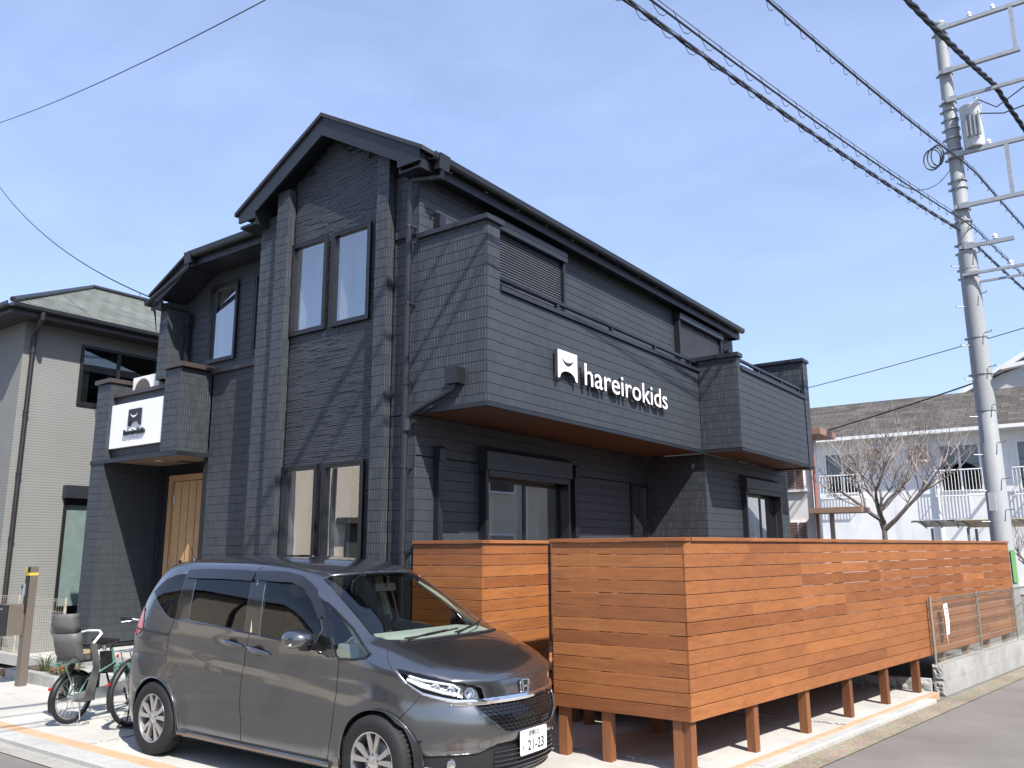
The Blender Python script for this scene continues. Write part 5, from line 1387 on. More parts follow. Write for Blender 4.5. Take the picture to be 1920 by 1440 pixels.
def bicycle(loc, heading, label, r, child_seat):
    b = thing("bicycle", label, "bicycle", loc, R(heading), "bicycles parked on the forecourt")
    dx = .16 if child_seat else 0.0; tr = .024 if r < .3 else .020; wb = (1.14 if r < .3 else 1.10) + dx
    bike_wheel(b, 0, r, tr); bike_wheel(b, wb, r, tr)
    bb = (.44 + dx, 0, .27); st_top = (.30 + dx, 0, .80 if r > .3 else .74); hd = (wb - .22, 0, .80); hd_b = (wb - .16, 0, .56)
    q = MB(); q.tube([(.0, .06, r), (.22, .05, r - .01), bb], .011, 8); q.tube([(.0, -.06, r), (.22, -.05, r - .01), bb], .011, 8)
    q.tube([(.0, .065, r), (.12, .055, r + .16), (.36 + dx, .03, .56)], .009, 8); q.tube([(.0, -.065, r), (.12, -.055, r + .16), (.36 + dx, -.03, .56)], .009, 8)
    q.tube([bb, (.36 + dx, 0, .55), st_top], .020, 10); q.tube([bb, (wb * .62, 0, .36), (wb * .78, 0, .46), hd_b], .032, 10); q.tube([(.355 + dx, 0, .50), (wb * .6, 0, .52), (wb - .2, 0, .68)], .025, 10)
    q.tube([hd_b, hd], .021, 10); lpart("frame", q, M['frame_green'], b)
    q = MB(); q.tube([hd_b, (wb - .12, .0, .54)], .02, 8)
    for s in (-1, 1): q.tube([(wb - .125, s * .03, 2 * r + .04), (wb - .06, s * .05, r + .14), (wb, s * .055, r)], .011, 8)
    lpart("fork", q, M['frame_green'], b)
    q = MB(); q.tube([hd, (wb - .25, 0, .93)], .014, 8); q.tube([(wb - .42, -.30, .98), (wb - .33, -.22, .97), (wb - .25, -.06, .94), (wb - .25, .06, .94), (wb - .33, .22, .97), (wb - .42, .30, .98)], .011, 8); hb_ = lpart("handlebar", q, M['steel'], b)
    for s in (-1, 1):
        q = MB(); q.tube([(wb - .43, s * .305, .982), (wb - .33, s * .225, .972)], .016, 8); lpart("grip", q, M['plastic_black'], hb_)
        q = MB(); q.tube([(wb - .30, s * .2, .965), (wb - .36, s * .25, .945), (wb - .42, s * .3, .94)], .005, 6); lpart("brake_lever", q, M['steel'], hb_)
    # saddle
    q = MB(); n = 14; vs = []
    for i in range(9):
        t = i / 8; x = .13 + dx + .27 * t; w = .085 * (1 - t) ** .7 * .95 + .022; zc = st_top[2] + .05 + .012 * math.cos(t * 3)
        for k in range(n):
            a = 2 * math.pi * k / n; vs.append((x, w * math.cos(a), zc + .03 * math.sin(a) * (1.1 - .5 * t)))
    q.add(vs, [(i * n + k, i * n + (k + 1) % n, (i + 1) * n + (k + 1) % n, (i + 1) * n + k) for i in range(8) for k in range(n)] + [tuple(range(n)), tuple(range(8 * n, 9 * n))])
    sd = lpart("saddle", q, M['plastic_black'], b)
    q = MB(); q.tube([st_top, (st_top[0] - .01, 0, st_top[2] + .035)], .012, 8)
    for s in (-1, 1): q.tube([(.17 + dx, s * .03, st_top[2] + .035), (.2 + dx, s * .032, st_top[2] + .0), (.36 + dx, s * .02, st_top[2] + .03)], .005, 6)
    q.lathe([(.0, -.03), (.022, -.03), (.024, .03), (.0, .03)], (.17 + dx, .045, st_top[2] - .01), (0, 0, 1), 10); q.lathe([(.0, -.03), (.022, -.03), (.024, .03), (.0, .03)], (.17 + dx, -.045, st_top[2] - .01), (0, 0, 1), 10); lpart("saddle_springs", q, M['steel'], sd)
    # mudguards
    for cx_, a0, a1 in ((0, 20, 205), (wb, 0, 165)):
        q = MB(); rr_ = r + .016; n = 22; vs = []
        for k in range(n + 1):
            a = R(a0 + (a1 - a0) * k / n)
            for w, dz in ((-.032, -.012), (-.02, .0), (.02, .0), (.032, -.012)): vs.append((cx_ + (rr_ + dz) * math.cos(a), w, r + (rr_ + dz) * math.sin(a)))
        q.add(vs, [(k * 4 + j, k * 4 + j + 1, k * 4 + j + 5, k * 4 + j + 4) for k in range(n) for j in range(3)]); lpart("mudguard", q, M['plastic_black'], b)
    q = MB(); q.lathe([(0, .014), (.015, .011), (.019, .0), (.0, -.004)], (-r - .02, 0, r + .12), (-1, 0, .2), 14); lpart("reflector", q, M['red_lens'], b)
    # chain case, crank, battery, stand, rack
    q = MB(); q.prism([(-.05, -.075, r - .035), (.42 + dx, -.075, .20), (.54 + dx, -.075, .22), (.56 + dx, -.075, .30), (.50 + dx, -.075, .345), (.40 + dx, -.075, .34), (-.05, -.075, r + .04)], (0, .016, 0)); lpart("chain_case", q, M['galv'] if child_seat else M['frame_green'], b, False)
    q = MB(); q.tube([(.44 + dx, -.10, .27), (.50 + dx, -.11, .11)], .011, 6); q.tube([(.44 + dx, .10, .27), (.38 + dx, .11, .43)], .011, 6); q.obox((.50 + dx, -.15, .105), (1, 0, 0), (0, 1, 0), (0, 0, 1), .045, .04, .011); q.obox((.38 + dx, .15, .435), (1, 0, 0), (0, 1, 0), (0, 0, 1), .045, .04, .011); lpart("crank", q, M['plastic_black'], b)
    q = MB(); q.prism([(.22 + dx, -.04, .46), (.33 + dx, -.04, .44), (.28 + dx, -.04, .68), (.19 + dx, -.04, .68)], (0, .08, 0)); lpart("battery", q, M['plastic_black'], b, False)
    q = MB(); q.tube([(.03, .075, r - .02), (.03, .10, .05), (-.05, .13, .012), (-.10, .10, .010), (-.10, -.10, .010), (-.05, -.13, .012), (.03, -.10, .05), (.03, -.075, r - .02)], .008, 8); q.tube([(-.05, -.13, .012), (-.02, -.19, .010), (.07, -.19, .010), (.09, -.12, .012)], .007, 6); lpart("kickstand", q, M['steel'] if child_seat else M['plastic_black'], b)
    q = MB()
    for s in (-1, 1): q.tube([(.28, s * .05, 2 * r + .09), (-.26, s * .06, 2 * r + .09)], .007, 6); q.tube([(-.18, s * .06, 2 * r + .09), (-.02, s * .07, r + .02)], .007, 6)
    for xx in (-.26, -.1, .06): q.tube([(xx, -.06, 2 * r + .09), (xx, .06, 2 * r + .09)], .006, 6)
    lpart("rack", q, M['frame_green'] if child_seat else M['steel'], b)
    q = MB(); q.tube([(wb - .28, .02, .93), (wb - .2, .05, .78), (wb - .35, .04, .60), (.5, .03, .34)], .004, 5); q.tube([(wb - .28, -.02, .93), (wb - .15, -.05, .75), (wb - .05, -.05, .5)], .004, 5); lpart("brake_cables", q, M['plastic_black'], b)
    if child_seat:
        z0 = 2 * r + .10
        def shell(pts, w0, w1, th, name, mat, par):
            q = MB(); n = len(pts); vs = []
            for i, (x, z) in enumerate(pts):
                w = w0 + (w1 - w0) * i / (n - 1)
                for y, dx in ((-w, .11), (-w * .92, .03), (-w * .5, .0), (w * .5, .0), (w * .92, .03), (w, .11)): vs.append((x + dx, y, z))
            q.add(vs, [(i * 6 + j, i * 6 + j + 1, (i + 1) * 6 + j + 1, (i + 1) * 6 + j) for i in range(n - 1) for j in range(5)])
            o = lpart(name, q, mat, par); md = o.modifiers.new("thick", 'SOLIDIFY'); md.thickness = th; return o
        cs = shell([(.02, z0 + .01), (-.10, z0 + .02), (-.16, z0 + .08), (-.19, z0 + .20), (-.215, z0 + .30)], .15, .165, .018, "child_seat", M['seat_grey'], b)
        shell([(-.22, z0 + .305), (-.24, z0 + .38), (-.25, z0 + .46), (-.24, z0 + .50)], .165, .14, .018, "headrest", M['seat_grey'], cs)
        q = MB(); q.box(-.12, .16, -.13, .13, z0 + .0, z0 + .05); q.prism([(.16, -.13, z0 + .05), (.02, -.13, z0 + .13), (-.1, -.13, z0 + .05)], (0, .02, 0)); q.prism([(.16, .11, z0 + .05), (.02, .11, z0 + .13), (-.1, .11, z0 + .05)], (0, .02, 0)); lpart("seat_pan", q, M['seat_grey'], cs, False)
        for s in (-1, 1):
            q = MB(); q.prism([(.02, s * .155, z0 + .20), (.10, s * .155, z0 + .16), (.16, s * .165, z0 - .05), (.10, s * .17, .23), (.0, s * .17, .23), (-.01, s * .17, .27), (.08, s * .165, z0 - .06)], (0, s * .018, 0)); q.obox((.05, s * .13, .235), (1, 0, 0), (0, 1, 0), (0, 0, 1), .08, .05, .012); lpart("leg_guard", q, M['seat_grey'], cs, False)
        q = MB(); q.tube([(.06, -.155, z0 + .17), (.17, -.15, z0 + .27), (.21, -.08, z0 + .29), (.21, .08, z0 + .29), (.17, .15, z0 + .27), (.06, .155, z0 + .17)], .014, 8); lpart("grab_bar", q, M['white_paint'], cs)
        q = MB(); q.obox((.0, -.10, z0 + .10), (1, 0, 0), (0, 1, 0), (0, 0, 1), .07, .035, .02); q.obox((-.12, 0, z0 + .2), (.25, 0, 1), (0, 1, 0), (1, 0, -.25), .10, .10, .012); lpart("cushion", q, plain('tan_cloth', (0.42, 0.31, 0.19), .85), cs, False)
        q = MB(); q.box(.06, .30, -.05, .05, .30, .46); lpart("motor_cover", q, M['plastic_black'], b, False)
    else:
        q = MB(); q.prism([(-.20, .045, 2 * r - .03), (.20, .045, 2 * r + .0), (.30, .045, .45), (.05, .045, .33)], (0, .004, 0)); q.prism([(-.20, -.05, 2 * r - .03), (.20, -.05, 2 * r + .0), (.30, -.05, .45), (.05, -.05, .33)], (0, .004, 0)); lpart("skirt_guard", q, M['frame_green'], b, False)
        q = MB(); q.lathe([(0, .012), (.013, .010), (.017, .0), (.0, -.004)], (-.27, 0, 2 * r + .05), (-1, 0, .2), 12); lpart("tail_light", q, M['red_lens'], b)
    return b
bicycle((-9.06, 4.60, .002), 106, "green electric bicycle with grey child seat over its rear wheel", .26, True)
bicycle((-8.38, 4.90, .002), 106, "green town bicycle with black saddle standing half behind the minivan", .335, False)

# ---------------------------------------------------------------- mailbox post
mp = thing("mailbox_post", "brown metal gate post carrying a black mailbox and intercom plate", "mailbox", (-12.12, 5.45, 0))
M['post_brown'] = plain('post_brown', (0.14, 0.118, 0.10), .5, .2, .5, .06)
q = MB(); q.box(-12.18, -12.06, 5.40, 5.50, 0, 1.56); q.build("post", M['post_brown'], mp)
q = MB(); q.box(-12.165, -12.075, 5.388, 5.3995, .95, 1.545); q.build("nameplate", M['frame_black'], mp)
q = MB(); q.box(-12.20, -12.14, 5.36, 5.387, 1.17, 1.33); ic = q.build("intercom", M['galv'], mp)
q = MB(); q.box(-12.19, -12.15, 5.357, 5.3598, 1.27, 1.31); q.build("camera_eye", M['frame_black'], ic)
q = MB(); q.box(-12.46, -12.12, 5.20, 5.399, .66, 1.06); mb_ = q.build("mailbox", M['post_brown'], mp)
q = MB(); q.box(-12.455, -12.125, 5.188, 5.1995, .665, 1.055); q.build("mailbox_door", M['frame_black'], mb_)
q = MB(); q.box(-12.36, -12.28, 5.184, 5.1878, .99, 1.01); q.build("lock", M['steel'], mb_)
q = MB(); q.box(-12.183, -12.057, 5.385, 5.503, 1.44, 1.478); q.box(-12.19, -12.12, 5.38, 5.384, 1.48, 1.55); q.build("tape", plain('yellow_tape', (0.45, 0.34, 0.05), .6), mp)

# ---------------------------------------------------------------- planting bed by the porch
ed = thing("planter_edging", "row of pale concrete blocks edging the planting bed beside the mailbox post", "edging", (-12.0, 5.62, 0))
for k in range(4):
    q = MB(); x = -12.95 + k * .36; q.box(x, x + .35, 5.60, 5.72, 0, .14 + random.uniform(-.01, .01)); q.build("block", M['blockwall'], ed)
sheet("planting_soil", [(-13.4, 5.72), (-11.72, 5.72), (-11.72, 6.28), (-13.4, 6.28)], .09, M['earth'], .1)
def leaf_mat(name, a, b):
    t = NT(name); c = t.ramp(t.noise(t.coord(), 9, 3), [(.3, a), (.7, b)])
    return t.done(t.bsdf(c, .6, None, 0, .35))
M['rosemary'] = leaf_mat('rosemary', (0.045, 0.075, 0.035), (0.11, 0.15, 0.075))
M['dry_grass'] = leaf_mat('dry_grass', (0.19, 0.13, 0.06), (0.34, 0.25, 0.13))
M['sage'] = leaf_mat('sage', (0.14, 0.165, 0.11), (0.26, 0.28, 0.2))
pr_ = random.Random(9)
def tuft(name, label, x, y, n, h, spread, mat, w=.006, curve=.5, z=.09):
    q = MB()
    for k in range(n):
        a = pr_.uniform(0, 2 * math.pi); d = Vector((math.cos(a), math.sin(a), 0)); L = h * pr_.uniform(.5, 1.1); sp = spread * pr_.uniform(.1, 1)
        p0 = Vector((x, y, z)) + d * pr_.uniform(0, .05); sd = Vector((-d.y, d.x, 0)) * w
        p1 = p0 + d * sp * .4 + Vector((0, 0, L * .6)); p2 = p0 + d * sp * (1 + curve * .5) + Vector((0, 0, L * (1 - curve * .3)))
        q.add([p0 - sd, p0 + sd, p1 + sd * .8, p1 - sd * .8, p2], [(0, 1, 2, 3), (3, 2, 4)])
        if mat is M['rosemary']:
            for j in range(10):
                t = j / 10; c = p0.lerp(p1, t) if t < .6 else p1.lerp(p2, (t - .6) / .4); e = Vector((pr_.uniform(-1, 1), pr_.uniform(-1, 1), pr_.uniform(0, 1))) * .03; f = e.cross(Vector((0, 0, 1))).normalized() * .004
                q.add([c - f, c + f, c + e], [(0, 1, 2)])
    t = thing(name, label, "plant", (x, y, z)); q.build("foliage", mat, t); return t
tuft("shrub", "green rosemary like shrub in the planting bed next to the mailbox post", -12.05, 5.92, 46, .34, .16, M['rosemary'])
tuft("shrub", "low dark green shrub at the far end of the planting bed", -12.65, 6.0, 40, .30, .2, M['rosemary'])
tuft("herb_plant", "pale sage coloured plant between rosemary and dry grass", -11.88, 6.05, 70, .26, .2, M['sage'], .010)
tuft("dry_grass_tuft", "tuft of dry brown grass beside the porch step", -11.80, 5.86, 80, .24, .28, M['dry_grass'], .005, 1.2)
wdl = thing("driftwood", "weathered reddish branch lying among the bed plants", "branch", (-11.9, 5.85, .1))
q = MB(); q.tube([(-12.15, 5.84, .13), (-11.98, 5.80, .17), (-11.80, 5.83, .22), (-11.70, 5.9, .30)], [.02, .024, .018, .008], 8); q.tube([(-11.98, 5.80, .17), (-11.82, 5.76, .16), (-11.72, 5.78, .2)], [.015, .012, .006], 6)
q.build("branch", plain('driftwood', (0.25, 0.12, 0.06), .8, 0, .3, .3, 20), wdl, smooth=True)

# ---------------------------------------------------------------- wire mesh fences and low block wall
M['mesh_beige'] = plain('mesh_beige', (0.46, 0.42, 0.34), .5, .3)
M['mesh_grey'] = plain('mesh_grey', (0.30, 0.29, 0.25), .5, .4)
def mesh_fence(name, label, a, b, z0, z1, mat, posts, step=.05, rods=5, fold=True):
    a, b = Vector((a[0], a[1], 0)), Vector((b[0], b[1], 0)); d = b - a; L = d.length; d.normalize(); n = Vector((d.y, -d.x, 0))
    t = thing(name, label, "mesh fence", (a.x, a.y, z0))
    for s in posts:
        q = MB(); p = a + d * s - n * .03; q.tube([p + Vector((0, 0, z0)), p + Vector((0, 0, z1 + .03))], .019, 8); q.build("post", mat, t, smooth=True)
    zs = [z0 + .06 + (z1 - z0 - .08) * k / rods for k in range(rods + 1)]
    for z in zs:
        q = MB(); q.tube([a + Vector((0, 0, z)), b + Vector((0, 0, z))], .0035, 6); q.build("wire", mat, t)
    for dz in (.045, ) if fold else ():
        for zz in (zs[0] - .0, zs[-1]):
            q = MB(); q.tube([a + n * .05 + Vector((0, 0, zz + (.035 if zz == zs[-1] else -.035))), b + n * .05 + Vector((0, 0, zz + (.035 if zz == zs[-1] else -.035)))], .0035, 6); q.build("wire", mat, t)
    q = MB(); k = 0
    while k * step < L:
        p = a + d * (k * step + .01)
        P = [p + Vector((0, 0, zs[0])), p + Vector((0, 0, zs[-1]))]
        if fold: P = [p + n * .05 + Vector((0, 0, zs[0] - .035))] + P + [p + n * .05 + Vector((0, 0, zs[-1] + .035))]
        q.tube(P, .0024, 4, caps=False); k += 1
    q.build("upright_wires", mat, t, kind="stuff"); return t
bw0, bw1 = Vector((-1.985, 11.90, 0)), Vector((-1.985 + .142 * 14, 25.8, 0))
bwt = thing("block_wall", "low grey concrete block wall at the end of the forecourt under the mesh fence", "wall", (-2.05, 11.9, 0))
dW = (bw1 - bw0).normalized(); nW = Vector((dW.y, -dW.x, 0))
for c in range(2):
    s = 0.0; z0 = -.07 + c * .185
    while s < 9.0:
        L = (.20 if (c and s == 0) else .395); q = MB(); q.obox(bw0 + dW * (s + L / 2) - nW * .065 + Vector((0, 0, z0 + .0915)), dW, nW, (0, 0, 1), L / 2 - .0008, .065, .0915); q.build("block", M['blockwall'], bwt); s += L
# rough split end face
q = MB(); rq = random.Random(5)
for c in range(2):
    nx, nz = 7, 8; z0 = -.07 + c * .185 + .004; vs = []
    for i in range(nx + 1):
        for j in range(nz + 1):
            e = 0 if i in (0, nx) or j in (0, nz) else rq.uniform(.006, .026); p = bw0 - nW * (.13 * i / nx) - dW * (.001 + e) + Vector((0, 0, z0 + .176 * j / nz)); vs.append(p)
    q.add(vs, [(i * (nz + 1) + j, i * (nz + 1) + j + 1, (i + 1) * (nz + 1) + j + 1, (i + 1) * (nz + 1) + j) for i in range(nx) for j in range(nz)])
q.build("split_face", M['blockwall'], bwt)
mf = mesh_fence("mesh_fence", "grey wire mesh fence panel on the low block wall before the timber fence", (bw0 - nW * .06 + dW * .04)[:2], (bw0 - nW * .06 + dW * 5.6)[:2], .30, 1.10, M['mesh_grey'], [.0, 1.98, 3.96, 5.6])
rb = thing("block_row", "row of rough split concrete blocks under the timber fence at the forecourt end", "wall", (-3.2, 11.8, 0))
x = -2.13
for k in range(10):
    L = .39; q = MB(); nx, nz = 6, 4; vs = []
    for i in range(nx + 1):
        for j in range(nz + 1):
            e = 0 if (i in (0, nx) or j in (0, nz)) else rq.uniform(.0, .03 if k < 2 else .006); vs.append((x - L * i / nx, 11.80 - e, -.06 + .19 * j / nz))
    q.add(vs, [(i * (nz + 1) + j, i * (nz + 1) + j + 1, (i + 1) * (nz + 1) + j + 1, (i + 1) * (nz + 1) + j) for i in range(nx) for j in range(nz)])
    q.box(x - L, x, 11.801, 11.92, -.06, .13); q.build("block", M['blockwall'], rb); x -= L + .004
nt_ = thing("paper_notice", "white laminated paper notice tied to the grey mesh fence", "notice", (-1.96, 12.3, .8))
pn0 = bw0 - nW * .053 + dW * .40
q = MB(); q.add([pn0 + dW * u + nW * w_ + Vector((0, 0, z)) for u, w_, z in ((0, .004, 1.02), (.16, .006, 1.03), (.165, .012, .80), (.155, .004, .64), (.02, .006, .62), (.005, .014, .82))], [(0, 1, 2, 5), (5, 2, 3, 4)]); so = q.build("sheet", M['white_panel'], nt_); md = so.modifiers.new("thick", 'SOLIDIFY'); md.thickness = .001
q = MB()
for k in range(6): q.box(0, 0, 0, 0, 0, 0) if False else q.add([pn0 + dW * u + nW * .0155 + Vector((0, 0, z)) for u, z in ((.03, .97 - k * .05), (.13 - (k % 3) * .02, .97 - k * .05), (.13 - (k % 3) * .02, .96 - k * .05), (.03, .96 - k * .05))], [(0, 1, 2, 3)])
q.build("print_line", plain('red_ink', (0.5, 0.16, 0.16), .6), nt_)
q = MB(); q.tube([pn0 + dW * .02 + nW * .008 + Vector((0, 0, .63)), pn0 + dW * .015 + nW * .02 + Vector((0, 0, .56)), pn0 + dW * .03 + nW * .015 + Vector((0, 0, .52))], .003, 5); q.build("string", M['white_panel'], nt_)
mesh_fence("mesh_fence", "beige wire mesh fence along the neighbouring grey house", (-16.2, 6.42), (-12.9, 6.34), .16, 1.04, M['mesh_beige'], [.1, 1.6, 3.2], .08, 5)
lw = thing("footing_wall", "pale low concrete wall below the beige mesh fence", "wall", (-14.5, 6.4, 0)); q = MB(); q.prism([(-16.4, 6.36, 0), (-12.9, 6.28, 0), (-12.9, 6.40, 0), (-16.4, 6.48, 0)], (0, 0, .16)); q.build("wall", M['concrete'], lw)
sheet("neighbour_yard", [(-30, 6.48), (-12.86, 6.40), (-12.86, 30), (-30, 30)], .03, M['concrete'])

# ---------------------------------------------------------------- grey neighbour house
def lap_mat(name, col, pitch, amp=.004):
    """fine horizontal ribs, too small to tell apart"""
    t = NT(name); co = t.coord(); x, y, z = t.sep(co)
    f = t.math('FRACT', t.math('DIVIDE', z, pitch)); g = t.math('LESS_THAN', f, .14)
    big = t.noise(co, .7, 5, .6); c = t.mix(1.0, col, t.ramp(big, [(.3, .93), (.7, 1.06)]), 'MULTIPLY'); c = t.mix(t.math('MULTIPLY', g, .35), c, (col[0] * .45, col[1] * .45, col[2] * .45))
    return t.done(t.bsdf(c, .75, t.bump(t.math('SUBTRACT', 1.0, g), amp), 0, .3))
M['grey_lap'] = lap_mat('grey_lap', (0.205, 0.208, 0.198), .048)
M['cream_lap'] = lap_mat('cream_lap', (0.58, 0.50, 0.40), .06)
M['glass_far'] = glass_mat('far_glass', (0.35, 0.38, 0.38), 0.10, 1.6)
def shingle_mat(name, a, b, sx, sy, axis='y'):
    t = NT(name); co = t.coord(); br = t.n('ShaderNodeTexBrick'); br.inputs['Scale'].default_value = 1.0
    x, y, z = t.sep(co); t.link(t.comb(x if axis == 'y' else y, t.math('MULTIPLY', z, 2.2), 0.0), br.inputs['Vector'])
    br.inputs['Color1'].default_value = (*a, 1); br.inputs['Color2'].default_value = (*b, 1); br.inputs['Mortar'].default_value = (a[0] * .4, a[1] * .4, a[2] * .4, 1)
    br.inputs['Brick Width'].default_value = sx; br.inputs['Row Height'].default_value = sy; br.inputs['Mortar Size'].default_value = .012
    c = t.mix(1.0, br.outputs[0], t.ramp(t.noise(co, 1.2, 6, .65), [(.3, .75), (.7, 1.2)]), 'MULTIPLY')
    return t.done(t.bsdf(c, .85, t.bump(br.outputs['Fac'], -.01), 0, .3))
M['shingle'] = shingle_mat('grey_green_shingle', (0.105, 0.115, 0.102), (0.135, 0.148, 0.130), .33, .30, 'x')
nb = thing("neighbour_house", "grey ribbed neighbour house with green grey hipped roof and brown downpipe", "house", (-19, 9, 0))
XN, YN = -15.5, 6.40
NW = (7.42, 9.25, 4.45, 5.62); NL = (7.38, 8.9, .35, 2.72)
q = MB(); ops_ = [NW, NL]; us = sorted({YN, 15.0, *[v for o in ops_ for v in o[:2]]}); zs = sorted({0, 6.0, *[v for o in ops_ for v in o[2:]]})
for i in range(len(us) - 1):
    for j in range(len(zs) - 1):
        cu_, cz_ = (us[i] + us[i + 1]) / 2, (zs[j] + zs[j + 1]) / 2
        if any(o[0] < cu_ < o[1] and o[2] < cz_ < o[3] for o in ops_): continue
        q.box(XN - .15, XN, us[i], us[i + 1], zs[j], zs[j + 1])
q.box(-24, XN - .152, YN, YN + .15, 0, 6.0); q.box(-24, -23.85, YN, 15, 0, 6); q.box(-24, XN, 14.9, 15.0, 0, 6.0); q.build("wall", M['grey_lap'], nb)
q = MB(); q.box(-16.9, -16.8, 7, 10, .3, 6); q.box(-17, XN - .16, 7, 10, 3.2, 3.3); q.build("room_wall", M['interior_dark'], nb)
hp = MB(); e0, e1, f0, f1 = XN + .45, -24.4, YN - .45, 15.4; ze, zr = 6.02, 8.15; rx, r0, r1 = -19.8, 9.6, 12.0
hp.add([(e0, f0, ze), (e0, f1, ze), (e1, f1, ze), (e1, f0, ze), (rx, r0, zr), (rx, r1, zr)], [(0, 1, 5, 4), (3, 0, 4), (2, 3, 4, 5), (1, 2, 5)]); rfo = hp.build("roof", M['shingle'], nb); md = rfo.modifiers.new("thick", 'SOLIDIFY'); md.thickness = .05
q = MB(); q.box(e0 - .03, e0, f0, f1, ze - .18, ze - .005); q.box(e1, e0 - .031, f0, f0 + .03, ze - .18, ze - .005); q.box(XN, e0 - .031, f0 + .03, f1, ze - .17, ze - .15); q.box(e1, XN, f0 + .03, YN, ze - .17, ze - .15); q.build("eave", plain('eave_brown', (0.035, 0.03, 0.032), .5), nb)
q = MB(); q.prism([(e0 + u, f0, ze - .01 + v) for u, v in prof], (0, f1 - f0, 0)); q.prism([(e0 + .1, f0 - u, ze - .01 + v) for u, v in prof], (e1 - e0, 0, 0)); q.build("gutter", M['dark_trim'], nb)
q = MB(); q.tube([(e0 + .06, YN + .05, ze - .09), (e0 + .06, YN + .05, ze - .2), (XN + .07, YN + .13, ze - .42), (XN + .07, YN + .13, .1)], .042, 10); nd = q.build("downpipe", plain('pipe_brown', (0.022, 0.018, 0.020), .45), nb, smooth=True)
for z in (5.3, 4.2, 3.1, 2.0): q = MB(); q.lathe([(.043, -.015), (.05, -.015), (.05, .015), (.043, .015)], (XN + .07, YN + .13, z), n=12); q.build("pipe_clip", M['dark_trim'], nd)
q = MB()
for a, b in ((rx, e0),): q.tube([(rx, r0, zr + .04), (e0, f0, ze + .05)], .05, 6); q.tube([(rx, r0, zr + .04), (rx, r1, zr + .04)], .06, 6); q.tube([(rx, r1, zr + .04), (e0, f1, ze + .05)], .05, 6)
q.build("ridge_cap", M['dark_trim'], nb)
for (y0, y1, z0, z1), pn in ((NW, ((7.48, 8.14), (8.2, 9.2))), (NL, ((7.46, 8.1), (8.15, 8.85)))):
    q = MB(); f = .055
    q.box(XN - .05, XN + .03, y0, y0 + f, z0, z1); q.box(XN - .05, XN + .03, y1 - f, y1, z0, z1); q.box(XN - .05, XN + .03, y0 + f, y1 - f, z1 - f, z1); q.box(XN - .05, XN + .03, y0 + f, y1 - f, z0, z0 + f * 1.4)
    wn_ = q.build("window", M['frame_black'], nb)
    for a, b in pn:
        q = MB(); q.box(XN - .02, XN - .012, a, b, z0 + f, z1 - f); q.build("pane", M['glass_far'] if z0 > 3 else M['glass'], wn_)
    q = MB(); q.box(XN - .04, XN + .01, pn[0][1], pn[1][0], z0 + f, z1 - f); q.build("mullion", M['frame_black'], wn_)
q = MB(); q.box(XN + .0, XN + .14, 7.34, 8.95, 2.72, 2.95); q.build("shutter_box", M['dark_trim'], nb)
q = MB(); cr_ = random.Random(8)
for ya, yb_ in ((7.46, 7.66), (8.02, 8.14), (8.95, 9.2)):
    n = int((yb_ - ya) / .025); P = [(XN - .12 + .02 * math.sin(k * 1.7) + cr_.uniform(-.005, .005), ya + k * .025) for k in range(n + 1)]
    for (ax, ay), (bx_, by) in zip(P, P[1:]): q.add([(ax, ay, 4.5), (bx_, by, 4.5), (bx_, by, 5.6), (ax, ay, 5.6)], [(0, 1, 2, 3)])
q.build("curtain", plain('lace_curtain', (0.55, 0.62, 0.58), .9), nb)
q = MB(); q.box(XN - .03, XN - .028, 7.46, 8.1, .8, 2.6); q.build("paper_screen", plain('green_screen', (0.62, 0.68, 0.60), .8), nb)

# ---------------------------------------------------------------- white apartment block behind
AK = 37.0 / 26.0
def apx(x): return x * AK
def apz(z): return (z - 1.75) * AK + 1.75
YA = 37.0
apt = thing("apartment_block", "weathered white two storey apartment block with grey slate roof behind the bare tree", "building", (apx(-4), YA, 0))
def stain_mat():
    t = NT('weathered_white'); co = t.coord()
    s = t.noise(t.mapping(co, (1.3, 1.3, .22)), 1.3, 7, .65); b = t.noise(co, .6, 5, .6)
    c = t.mix(1.0, (0.76, 0.76, 0.755), t.ramp(b, [(.3, .86), (.7, 1.08)]), 'MULTIPLY'); c = t.mix(t.maprange(s, .5, .75, 0, .45), c, (0.34, 0.34, 0.34))
    return t.done(t.bsdf(c, .8, t.bump(t.noise(co, 30, 3), .004), 0, .3))
M['weathered_white'] = stain_mat()
WA = [(-7.04, -6.02, 3.34, 4.58), (-3.89, -2.84, 3.28, 4.61), (-1.98, -.9, 3.26, 4.60), (-10.2, -9.2, 3.34, 4.58)]
ops_ = [(apx(a), apx(b), apz(c), apz(d)) for a, b, c, d in WA]
x0_, x1_ = apx(-14), apx(3); us = sorted({x0_, x1_, *[v for o in ops_ for v in o[:2]]}); zs = sorted({0, apz(5.0), *[v for o in ops_ for v in o[2:]]})
q = MB()
for i in range(len(us) - 1):
    for j in range(len(zs) - 1):
        cu_, cz_ = (us[i] + us[i + 1]) / 2, (zs[j] + zs[j + 1]) / 2
        if any(o[0] < cu_ < o[1] and o[2] < cz_ < o[3] for o in ops_): continue
        q.box(us[i], us[i + 1], YA, YA + .2, zs[j], zs[j + 1])
q.box(x0_, x0_ + .2, YA + .2, YA + 9, 0, apz(5.0)); q.box(x1_ - .2, x1_, YA + .2, YA + 9, 0, apz(5.0)); q.box(x0_, x1_, YA + 8.9, YA + 9.1, 0, apz(5.0)); q.build("wall", M['weathered_white'], apt)
q = MB(); q.box(x0_, x1_, YA + 1.6, YA + 1.7, 3.2, apz(5.0)); q.build("room_wall", M['interior_dark'], apt)
